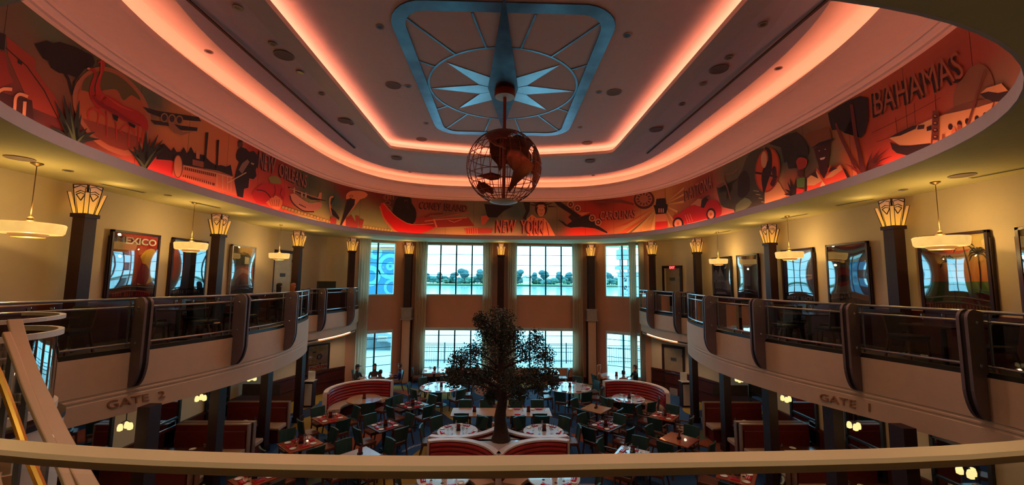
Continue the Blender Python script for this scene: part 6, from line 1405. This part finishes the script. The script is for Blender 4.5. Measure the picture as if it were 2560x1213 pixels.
for sx, s in ((-1, 'left'), (1, 'right')):
    for k, yc in enumerate((12.92, 10.85, 8.85, 6.75)):
        x0 = sx*(6.95, 6.98, 7.05, 7.08)[k]; word = ['farthest', 'second farthest', 'third farthest', 'nearest'][k]
        sc = (1, 1, 1) if sx > 0 else (-1, 1, 1)
        BN.put((x0, yc+.88, 0), 0, 'dark red bench facing the overlook in the %s booth under the %s balcony' % (word, s), sc=(sx, 1, 1))
        BN.put((x0, yc-.88, 0), 0, 'dark red bench facing the windows in the %s booth under the %s balcony' % (word, s), sc=(sx, -1, 1))
        DT.put((x0+sx*1.0, yc, 0), 0, 'dark wooden table in the %s booth under the %s balcony' % (word, s))
        for j, dx in enumerate((.4, .95)):
            PLATE.put((x0+sx*dx, yc+.2, .75), 0, 'small white plate, %s one, on the %s booth table under the %s balcony' % (('outer', 'inner')[j], word, s), 'side plates on the set tables')
            NAP.put((x0+sx*dx, yc-.2, .75), 0, 'red napkin, %s one, on the %s booth table under the %s balcony' % (('outer', 'inner')[j], word, s), 'red napkins on the set tables')
        GLS.put((x0+sx*.55, yc+.05, .75), 0, 'wine glass on the %s booth table under the %s balcony' % (word, s), 'wine glasses on the set tables')
        # side-wall window; mirror panes stand in for its bright glass
        t = thing('mirrored_window', 'black framed window with mirror panes above the %s booth table under the %s balcony' % (word, s), 'mirror', (sx*9.03, (yc+.6 if sx < 0 else yc+1.2), 1.32), -sx*PI/2)
        for c, d in (((0, 0, .74), (1.0, .05, .07)), ((0, 0, -.74), (1.0, .05, .07)), ((-.5, 0, 0), (.07, .05, 1.55)), ((.5, 0, 0), (.07, .05, 1.55)), ((0, 0, -.05), (1.0, .05, .05))):
            mb = MB(); mb.box(c, d); mb.build('frame_rail', M['black'], t)
        mb = MB(); mb.box((0, .012, 0), (1.0, .012, 1.5)); mb.build('mirror_glass', M['mirror'], t)
        # small branched lamp on a post above the table
        t = thing('booth_lamp', 'small cluster lamp with glowing shades over the %s booth under the %s balcony' % (word, s), 'lamp', (x0+sx*.7, yc, 2.84))
        mb = MB(); mb.lathe([(.05, 0), (.05, -.02), (.008, -.03), (.008, -.62)], n=10); mb.build('rod', M['black'], t)
        for a in (0, 1, 2):
            dx, dy = .09*math.cos(a*2.1), .09*math.sin(a*2.1); mb = MB(); mb.bar((0, 0, -.62), (dx, dy, -.66), .012); mb.build('arm', M['black'], t)
            mb = MB(); mb.lathe([(0, -.66), (.035, -.68), (.05, -.74), (.045, -.80), (.0, -.82)], (dx, dy, 0), 12); mb.build('shade', emitter('lamp_shade_glow', (1.0, .72, .28), .8), t, smooth=True)
        lamp('booth_bulb', 'POINT', (x0+sx*.7, yc, 1.9), 5, (1, .62, .3), .05)
    # low screens between the booths
    for yc in (14.7,):
        mb = MB(); mb.box((sx*8.35, yc, 1.3), (1.3, .04, .35)); mb.box((sx*8.35, yc, 1.12), (1.3, .06, .04)); o = mb.build('booth_divider', mat('grey_divider', (70, 58, 60), .5)); tag(o, 'low grey divider between the %s side booths, %s' % (s, 'beyond the farthest bench'), 'divider')
    # white service stand at the farthest lower column
    p = atz(770 if sx < 0 else 1716, 1018, 0); t = thing('host_stand', 'narrow white-fronted stand beside the farthest lower pillar at %s' % s, 'stand', (p.x, p.y+.1, 0), 0)
    mb = MB(); mb.box((0, 0, .5), (.34, .30, 1.0)); mb.build('cabinet', M['burg'], t); mb = MB(); mb.box((0, -.16, .5), (.28, .02, .85)); mb.build('white_panel', M['white'], t); mb = MB(); mb.box((0, -.02, 1.02), (.4, .4, .03)); mb.build('top', M['stone'], t); mb = MB(); mb.box((.0, .08, 1.2), (.28, .03, .34)); mb.build('screen', M['white'], t)
# ================================================================== BALCONY FURNITURE
for sx, s in ((-1, 'left'), (1, 'right')):
    for k, (x, y) in enumerate(((8.2, 7.3), (7.7, 9.9), (7.65, 11.3), (8.1, 14.3))):
        w_ = ['nearest', 'second', 'third', 'farthest'][k]; key = 'btab'
        if key not in TP: TP[key] = Proto(table_rect(1, 1, M['darkwood']))
        TP[key].put((sx*x, y, 3.7), .1, '%s dark square table on the %s balcony' % (w_, s), sc=(.85, .85, 1))
        for j, a in enumerate((0, PI/2, PI, 3*PI/2)):
            dx, dy = math.cos(a), math.sin(a)
            if k == 0 and abs(dx) > .5: continue
            CHB.put((sx*x+dx*.66, y+dy*.66, 3.7), a+PI/2, 'black chair, %s side, %s table on the %s balcony' % (dname(dx, dy), w_, s), 'black chairs on the balconies')
        for j in range(2): GLS.put((sx*x+(.2-.4*j), y+.15, 4.45), 0, 'wine glass, %s of two, on the %s %s balcony table' % (('right', 'left')[j], w_, s), 'glasses on the balcony tables')
    t = thing('service_counter', 'dark service counter with black till on the %s balcony end' % s if sx < 0 else 'dark service counter on the right balcony end', 'counter', (sx*7.7, 17.75, 3.7), sx*-.7)
    mb = MB(); mb.box((0, 0, .5), (1.3, .5, 1.0)); mb.build('cabinet', M['burg'], t); mb = MB(); mb.box((0, 0, 1.02), (1.4, .6, .04)); mb.build('top', M['black'], t)
    if sx < 0: mb = MB(); mb.box((.1, 0, 1.2), (.7, .3, .34)); mb.build('till', M['black'], t)
# ================================================================== PEOPLE
def person(label, loc, rz, shirt, pants, hair, pose='sit', hairlen=.0, cap=False, sc=1.0, arm='table', skin=(176, 124, 98)):
    """one skinned body: local -y is forward"""
    t = thing('person', label, 'person', loc, rz); t.scale = (sc,)*3
    J = {}; E_ = []; R_ = {}
    def j(n, p, r, par=None): J[n] = p; R_[n] = r; (E_.append((par, n)) if par else None)
    hz = .50 if pose == 'sit' else .93
    j('pelvis', (0, 0, hz), (.15, .12)); j('waist', (0, .0, hz+.16), (.135, .10), 'pelvis'); j('chest', (0, .0, hz+.36), (.165, .115), 'waist'); j('neckb', (0, .0, hz+.50), (.07, .07), 'chest'); j('neck', (0, -.01, hz+.57), (.052, .055), 'neckb')
    j('head', (0, -.025, hz+.67), (.078, .09), 'neck'); j('crown', (0, -.02, hz+.76), (.07, .082), 'head')
    for s in (-1, 1):
        k = 'LR'[s > 0]
        j('sh'+k, (s*.17, .0, hz+.44), (.06, .06), 'chest')
        if arm == 'table': el, wr = (s*.23, -.12, hz+.21), (s*.12, -.36, hz+.27)
        elif arm == 'head' and s > 0: el, wr = (s*.30, -.22, hz+.42), (s*.12, -.16, hz+.66)
        else: el, wr = (s*.23, .02, hz+.18), (s*.22, -.14, hz-.05)
        if arm == 'head' and s < 0: el, wr = (s*.23, -.12, hz+.21), (s*.12, -.36, hz+.27)
        j('el'+k, el, (.042, .042), 'sh'+k); j('wr'+k, wr, (.026, .026), 'el'+k)
        d = (Vector(wr)-Vector(el)).normalized(); side = Vector((s, 0, 0)); pc = Vector(wr)+d*.05; j('pa'+k, tuple(pc), (.034, .018), 'wr'+k)
        sd = d.cross(Vector((0, 0, 1))).normalized() if abs(d.z) < .95 else Vector((1, 0, 0))
        for q, (o, ln) in enumerate(((-.027, .062), (-.009, .074), (.009, .07), (.027, .055))):
            a = pc+sd*o+d*.035; b = a+d*ln*.5; c = b+d*ln*.4+Vector((0, 0, -.012)); j('f%d%s' % (q, k), tuple(b), (.009, .009), 'pa'+k); j('g%d%s' % (q, k), tuple(c), (.007, .007), 'f%d%s' % (q, k))
        a = Vector(wr)+d*.02-sd*s*.035; j('th'+k, tuple(a+d*.02), (.011, .011), 'wr'+k); j('ti'+k, tuple(a+d*.05), (.009, .009), 'th'+k)
        j('hip'+k, (s*.095, 0, hz-.02), (.09, .09), 'pelvis')
        if pose == 'sit': kn, an = (s*.11, -.42, .50), (s*.12, -.40, .09)
        else: kn, an = (s*.10, -.02, .50), (s*.10, .02, .09)
        j('kn'+k, kn, (.062, .062), 'hip'+k); j('an'+k, an, (.042, .042), 'kn'+k); j('to'+k, (an[0], an[1]-.15, .04), (.035, .03), 'an'+k)
    nm = list(J); me = bpy.data.meshes.new('body'); me.from_pydata([J[n] for n in nm], [(nm.index(a), nm.index(b)) for a, b in E_], [])
    o = bpy.data.objects.new('body', me); COL.objects.link(o); m = o.modifiers.new('skin', 'SKIN'); m.branch_smoothing = .6
    for i, n in enumerate(nm): me.skin_vertices[0].data[i].radius = R_[n]; me.skin_vertices[0].data[i].use_root = (n == 'pelvis')
    o.modifiers.new('sub', 'SUBSURF').levels = 1
    bpy.context.view_layer.update()
    m2 = bpy.data.meshes.new_from_object(o.evaluated_get(bpy.context.evaluated_depsgraph_get())); bpy.data.objects.remove(o)
    mats_ = [mat('skin_%d%d%d' % skin, skin, .5), mat('cloth_%d%d%d' % shirt, shirt, .85), mat('cloth_%d%d%d' % pants, pants, .85), mat('dark_shoe', (30, 24, 24), .5)]
    m2.materials.clear()
    for q in mats_: m2.materials.append(q)
    zone = {}
    for n in nm: zone[n] = 0 if n[:2] in ('he', 'cr', 'wr', 'pa', 'th', 'ti') or n in ('neck',) or (n[0] in 'fg' and n[1].isdigit()) else (2 if n[:2] in ('hi', 'kn') or n in ('pelvis',) else (3 if n[:2] in ('to', 'an') else 1))
    kp = [(Vector(J[n]), zone[n]) for n in nm]
    for a, b in E_:
        kp.append(((Vector(J[a])*.5+Vector(J[b])*.5), zone[a] if zone[a] != 0 else zone[b] if zone[b] != 0 else 0))
    for p in m2.polygons: c = p.center; p.material_index = min(kp, key=lambda q: (q[0]-c).length_squared)[1]; p.use_smooth = True
    b = bpy.data.objects.new('body', m2); COL.objects.link(b); b.parent = t
    hc = Vector(J['head'])+Vector((0, 0, .045))
    # face: nose, eyes, mouth, ears
    f = MB(); f.add([(hc.x-.012, hc.y-.088, hc.z-.02), (hc.x+.012, hc.y-.088, hc.z-.02), (hc.x, hc.y-.112, hc.z-.022), (hc.x, hc.y-.088, hc.z+.02)], [(0, 1, 2), (0, 2, 3), (1, 3, 2)])
    for s in (-1, 1): f.box((hc.x+s*.082, hc.y+.005, hc.z-.005), (.014, .03, .045))
    f.build('nose_and_ears', mats_[0], b)
    f = MB()
    for s in (-1, 1): f.box((hc.x+s*.03, hc.y-.088, hc.z+.012), (.018, .008, .008))
    f.box((hc.x, hc.y-.088, hc.z-.045), (.036, .008, .006)); f.build('eyes_and_mouth', M['black'], b)
    hm = mat('hair_%d%d%d' % hair, hair, .6)
    h = MB(); nseg = 14
    for i in range(0, 7):
        for k in range(nseg):
            pass
    rings = [(0, .118), (.035, .112), (.066, .095), (.088, .06), (.094, .03), (.09, -.01), (.088, -.05), (.085, -.08-hairlen*.5)] + ([(.075, -.1-hairlen)] if hairlen else [])
    vs = []; fs = []
    for r_, z in rings:
        for k in range(nseg):
            a = 2*PI*k/nseg; fx, fy = math.sin(a), -math.cos(a); rr = r_; zz = z
            if fy < -.35 and z < .05: rr = r_*.55; zz = max(z, .055) if z < .05 else z     # open face
            vs.append((hc.x+fx*rr, hc.y+.008+fy*rr*1.08, hc.z+zz))
    for i in range(len(rings)-1):
        for k in range(nseg): fs.append((i*nseg+k, i*nseg+(k+1) % nseg, (i+1)*nseg+(k+1) % nseg, (i+1)*nseg+k))
    h.add(vs, fs); h.build('hair', hm, b, smooth=True)
    if cap:
        c = MB(); c.lathe([(.0, .135), (.06, .125), (.098, .08), (.1, .045)], tuple(hc), 16); c.box((hc.x, hc.y-.13, hc.z+.05), (.12, .09, .012)); c.build('cap', M['black'], b, smooth=False)
    return t
def at_floor(px, py, z): p = atz(px, py, z); return (p.x, p.y, 0)
p = at_floor(893, 918, 1.22); person('person in a black cap and dark jacket at the table by the leftmost window', (p[0], p[1], 0), math.radians(75), (38, 34, 36), (30, 30, 36), (20, 16, 16), cap=True)
p = at_floor(931, 925, 1.1); person('person with long dark hair facing the room by the leftmost window', (p[0], p[1]+.3, 0), math.radians(15), (52, 44, 50), (30, 30, 36), (30, 20, 18), hairlen=.22)
p = at_floor(953, 927, 1.1); person('person in brown seen from behind at the table by the leftmost window', (p[0], p[1]-.1, 0), math.radians(185), (96, 62, 50), (50, 40, 40), (16, 12, 12), sc=.88)
p = at_floor(998, 914, 1.22); person('person in a blue jacket sitting right of the leftmost window table', (p[0]+.05, p[1], 0), math.radians(-80), (22, 36, 96), (120, 96, 80), (60, 44, 36))
p = at_floor(1497, 917, 1.22); person('person with long fair hair and tan top by the rightmost window', (p[0], p[1], 0), math.radians(80), (170, 120, 90), (60, 50, 50), (170, 110, 60), hairlen=.2)
p = at_floor(1557, 930, 1.1); person('person in a light shirt seen from behind at the rightmost window table', (p[0], p[1]-.1, 0), math.radians(170), (150, 120, 116), (50, 50, 60), (24, 18, 18), sc=.9)
p = at_floor(1583, 918, 1.22); person('person in black with a hand raised to the head by the rightmost window', (p[0]+.1, p[1], 0), math.radians(-75), (22, 22, 28), (30, 30, 40), (20, 16, 16), arm='head')
p = atz(1226, 1043, 0); person('person in a beige top standing behind the tree trunk', (p.x, p.y, 0), math.radians(150), (206, 180, 168), (40, 36, 40), (40, 28, 24), pose='stand', arm='down')
p = at_floor(1152, 915, 1.1); person('person in a pink top seated before the second lower window', (p[0], p[1]+.1, 0), math.radians(60), (176, 96, 100), (50, 50, 60), (40, 26, 24))
p = at_floor(1192, 925, 1.1); person('person in a rose top seated behind the tree crown', (p[0], p[1]+.1, 0), math.radians(-70), (190, 120, 120), (50, 50, 60), (50, 34, 30))
for px, py, hr, lb, hl in ((697, 724, (16, 12, 12), 'person with dark hair seated on the left balcony behind the rail', .2), (731, 726, (150, 84, 50), 'person with reddish fair hair seated on the left balcony', .18)):
    p = aty(px, py, 14.2); person(lb, (p.x, p.y, 3.7), math.radians(150), (40, 36, 40), (30, 30, 36), hr, hairlen=hl)
# ================================================================== OUTSIDE
t = thing('lake', kind='structure')
mw = mat('lake_water', (128, 160, 168), .12, var=.06, scale=.3, bump=.25, spec=.6); mb = MB(); mb.quad((-600, 33, -1.2), (600, 33, -1.2), (600, 900, -1.2), (-600, 900, -1.2)); mb.build('water_surface', mw, t, recalc=False)
mb = MB(); mb.box((0, 27.3, -.35), (60, 11.8, .4)); struct(mb, 'terrace_ground', mat('pale_paving', (176, 182, 180), .8, var=.06, scale=2))
mb = MB(); mb.box((0, 480, 0), (900, 90, 1.6)); struct(mb, 'far_shore', mat('shore_grass', (110, 140, 104), .9))
# far trees: each a crown of lumps on a trunk
rnd = random.Random(11); TREEM = [mat('far_tree_haze_green_%d' % k, c, .9, var=.25, scale=.2) for k, c in enumerate(((62, 100, 98), (70, 108, 100), (56, 92, 94), (82, 116, 98)))]  # distance haze is mixed into these blue-green crown colours
def far_tree(kind):
    r = thing('lakeside_tree', 'tree', 'tree'); mb = MB(); mb.tube([(0, 0, 0), (0, 0, 7 if kind == 2 else 4)], .4, 6); mb.build('trunk', M['bark'], r)
    bm = bmesh.new(); R2 = random.Random(kind)
    for k in range(9):
        h = (R2.uniform(6, 12) if kind == 2 else R2.uniform(2.5, 8)); s = R2.uniform(1.6, 3.0); mtx = Matrix.Translation((R2.uniform(-3.5, 3.5)*(.5 if kind == 2 else 1), R2.uniform(-2, 2), h))@Matrix.Diagonal((s*1.2, s, s*.9, 1))
        bmesh.ops.create_icosphere(bm, subdivisions=2, radius=1, matrix=mtx)
    for v in bm.verts: v.co += Vector((R2.uniform(-.3, .3), R2.uniform(-.3, .3), R2.uniform(-.3, .3)))
    me = bpy.data.meshes.new('crown'); bm.to_mesh(me); bm.free(); me.materials.append(TREEM[kind]); o = bpy.data.objects.new('crown', me); COL.objects.link(o); o.parent = r
    return r
FT = [Proto(far_tree(k)) for k in range(4)]
WR_ = (('first', 906, 990, 2), ('second', 1064, 1219, 4), ('third', 1288, 1445, 4), ('fourth', 1511, 1595, 2)); ORD = ('leftmost', 'second', 'third', 'rightmost'); KD = ['dark rounded tree', 'mid green rounded tree', 'tall thin pine', 'pale green tree']
seen_ = {}
for k in range(104):
    y = rnd.uniform(436, 470); x = -165+k*3.3+rnd.uniform(-.8, .8); kd = (0, 1, 2, 0, 3, 1, 0, 2, 3)[k % 9]; s = rnd.uniform(.62, .9)*(1.35 if kd == 2 else 1)
    px = 1253+x/y*1000; wn = [w for w in WR_ if w[1]-12 < px < w[2]+12]
    if not wn: continue
    w = wn[0]; c = max(0, min(w[3]-1, int((px-w[1])/(w[2]-w[1])*w[3]))); cn = ORD[c] if w[3] == 4 else ('left', 'right')[c]; key = (kd, w[0], c); seen_[key] = seen_.get(key, 0)+1
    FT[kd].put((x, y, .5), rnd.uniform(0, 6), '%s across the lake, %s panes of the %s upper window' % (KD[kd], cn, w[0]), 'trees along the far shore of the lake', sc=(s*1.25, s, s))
bm = bmesh.new(); R3 = random.Random(5)
for k in range(330):
    y = R3.uniform(468, 486); x = -190+k*1.15; s = R3.uniform(2.2, 3.6); bmesh.ops.create_icosphere(bm, subdivisions=2, radius=1, matrix=Matrix.Translation((x, y, R3.uniform(2, 5.2)+2.2*math.sin(x*.06)**2))@Matrix.Diagonal((s*1.2, s, s, 1)))
for v in bm.verts: v.co += Vector((R3.uniform(-.3, .3), R3.uniform(-.3, .3), R3.uniform(-.3, .3)))
me = bpy.data.meshes.new('lakeside_woods'); bm.to_mesh(me); bm.free(); me.materials.append(mat('woods_haze_green', (84, 122, 114), .9, var=.3, scale=.25)); o = bpy.data.objects.new('lakeside_woods', me); COL.objects.link(o); tag(o, 'continuous hazy woods along the far lake shore behind the single trees', 'woods', None, 'stuff')  # woods colour carries the haze over the lake
# white lakeside house
p = aty(1318, 707, 440); t = thing('lakeside_house', 'tiny white house among trees across the lake', 'house', (p.x, 440, .8)); mb = MB(); mb.box((0, 0, 2), (9, 6, 4)); mb.build('wall', M['white'], t); mb = MB(); mb.prism([(-5, -3.4), (5, -3.4), (5, 3.4), (-5, 3.4)], 4, 4.2); mb.add([(-5, -3.4, 4.2), (5, -3.4, 4.2), (5, 3.4, 4.2), (-5, 3.4, 4.2), (-5, 0, 7), (5, 0, 7)], [(0, 1, 5, 4), (2, 3, 4, 5), (0, 4, 3), (1, 2, 5)]); mb.build('roof', M['stone'], t)
p = aty(1578, 690, 200); t = thing('lakeside_building', 'pale building at the lake edge seen in the rightmost window', 'building', (p.x, 200, -1)); mb = MB(); mb.box((0, 0, 5), (12, 6, 10)); mb.build('wall', mat('pale_stone_wall', (170, 176, 172), .8), t)
for k in range(3):
    for j_ in range(2): mb = MB(); mb.box((-4+4*k, -3.03, 3+4*j_), (1.4, .1, 2)); mb.build('window', M['black'], t)
mb = MB(); mb.box((0, 0, 10.4), (13, 7, .8)); mb.build('roof', M['stone'], t)
# iron fence on the terrace
IR = mat('dark_iron', (36, 48, 54), .5)
t = thing('terrace_fence', 'dark iron fence along the terrace outside the lower windows', 'fence')
fy = 26.5
for z in (.98, .82, -.02): mb = MB(); mb.bar((-6.2, fy, z), (9.6, fy, z), .035); mb.build('rail', IR, t)
for k in range(106): x = -6.2+k*.15; mb = MB(); mb.bar((x, fy, -.15), (x, fy, .9), .018); mb.build('picket', IR, t)
for k in range(7): x = -6.2+k*2.63; mb = MB(); mb.bar((x, fy, -.15), (x, fy, 1.15), .07); mb.build('post', IR, t)
# blue banner wall beyond the leftmost window
t = thing('banner_wall', 'large blue banner with pale swirls outside the leftmost upper window', 'banner', (-8.6, 29, 0)); mb = MB(); mb.box((0, 0, 6.2), (4.4, .3, 4.6)); mb.build('panel', mat('blue_banner', (34, 112, 150), .6, var=.08), t)
PB = mat('pale_banner_swirl', (84, 156, 180), .6)
for c, r0, r1 in (((.7, 6.1), .62, .92), ((.7, 6.1), .1, .3), ((-.7, 5.4), .4, .75), ((-.4, 7.1), .2, .5), ((.9, 4.6), .4, .6)):
    mb = MB(); mb.v = []; mb.lathe([(r0, -.17), (r1, -.17), (r1, -.152), (r0, -.152), (r0, -.17)], n=30); mb.v = [(c[0]+x, z, c[1]+y) for x, y, z in mb.v]; mb.build('swirl', PB, t)
mb = MB(); mb.box((0, -.17, 7.32), (4.4, .03, .16)); mb.build('orange_stripe', mat('banner_orange', (196, 120, 60), .6), t); mb = MB(); mb.box((0, -.17, 7.62), (4.4, .03, .3)); mb.build('white_stripe', M['white'], t)
# rocky sea wall beyond the leftmost lower window
t = thing('sea_wall', 'grey sloping sea wall outside the leftmost lower window', 'sea wall', (-9.5, 31, -.8)); mb = MB(); mb.add([(-6, 0, -.4), (4, 0, -.4), (4, 3, -.4), (-6, 3, -.4), (-6, 0, 3.4), (2.2, 0, .9), (2.2, 3, .9), (-6, 3, 3.4)], [(3, 2, 1, 0), (4, 5, 6, 7), (0, 1, 5, 4), (1, 2, 6, 5), (2, 3, 7, 6), (3, 0, 4, 7)]); mb.build('bank', mat('grey_concrete', (96, 112, 118), .8, var=.2, scale=1.5), t)
for k in range(7):
    mb = MB(); mb.box((-4.6+k*1.05, -.1, 3.1-k*.32), (.7, .4, .34)); mb.build('coping_stone', M['stone'], t)
# light tower outside the rightmost window
p = aty(1563, 640, 60); t = thing('signal_tower', 'grey lattice tower with platform outside the rightmost window', 'tower', (p.x, 60, -1)); 
GT = mat('pale_grey_steel', (130, 140, 146), .6)
for sx in (-.6, .6):
    for sy in (-.6, .6): mb = MB(); mb.bar((sx, sy, 0), (sx, sy, 13), .16); mb.build('leg', GT, t)
mb = MB(); mb.box((0, 0, 8.2), (2.6, 2.2, .5)); mb.build('platform', GT, t); mb = MB(); mb.box((0, 0, 10.2), (2.2, 1.8, 1.5)); mb.build('cabin', GT, t)
for z in (2, 4, 6): mb = MB(); mb.bar((-.6, -.6, z), (.6, -.6, z+1.8), .1); mb.bar((.6, -.6, z), (-.6, -.6, z+1.8), .1); mb.build('brace', GT, t)
p = aty(1158, 735, 70); t = thing('boat', 'small dark boat on the lake seen in the second upper window', 'boat', (p.x, 120, -1.2)); mb = MB(); mb.add([(-1.6, -.6, 0), (1.6, -.6, 0), (2.2, 0, .7), (1.6, .6, 0), (-1.6, .6, 0), (-1.8, -.7, .7), (1.7, -.7, .7), (1.7, .7, .7), (-1.8, .7, .7)], [(0, 1, 6, 5), (1, 2, 6), (3, 4, 8, 7), (2, 3, 7), (4, 0, 5, 8), (5, 6, 7, 8), (6, 2, 7)]); mb.build('hull', M['stone'], t); mb = MB(); mb.box((-.3, 0, 1.2), (1.4, .9, 1.0)); mb.build('cabin', M['black'], t)
# ================================================================== ROOM LAMPS AND ADDED FILL LIGHTS
for k, (x, y) in enumerate([(-4.86, 7.0), (-4.5, 10.5), (-4.5, 14), (4.86, 7.0), (4.5, 10.5), (4.5, 14), (0, 15.4), (-3, 5.5), (3, 5.5)]):
    lamp('downlight_beam', 'SPOT', (x, y, 9.40), 95, (1.0, .66, .46), .15, (0, 0, 0), spread=2.2)
for x, y in ((-3.6, 1.9), (-2.0, 1.15), (-.7, .95), (.7, .95), (2.0, 1.15), (3.6, 1.9)):
    lamp('overlook_downlight', 'SPOT', (x, y, 7.1), 40, (1.0, .82, .58), .3, (0, 0, 0), spread=1.5)
for x, y in ((-5.5, -.8), (5.5, -.8)): lamp('overlook_soffit_fill', 'POINT', (x, y, 6.2), 16, WARM, .1)  # added fill points behind the camera, lift the near soffit
for s in (-1, 1):
    for x, y in ((7.7, 17.0), (7.2, 18.6)): lamp('under_balcony_fill', 'SPOT', (s*x, y, 2.8), 45, (1, .72, .46), .05, (0, s*.25, 0), spread=2.4)  # added spots without fixtures, brighten the poster and walls below the balconies
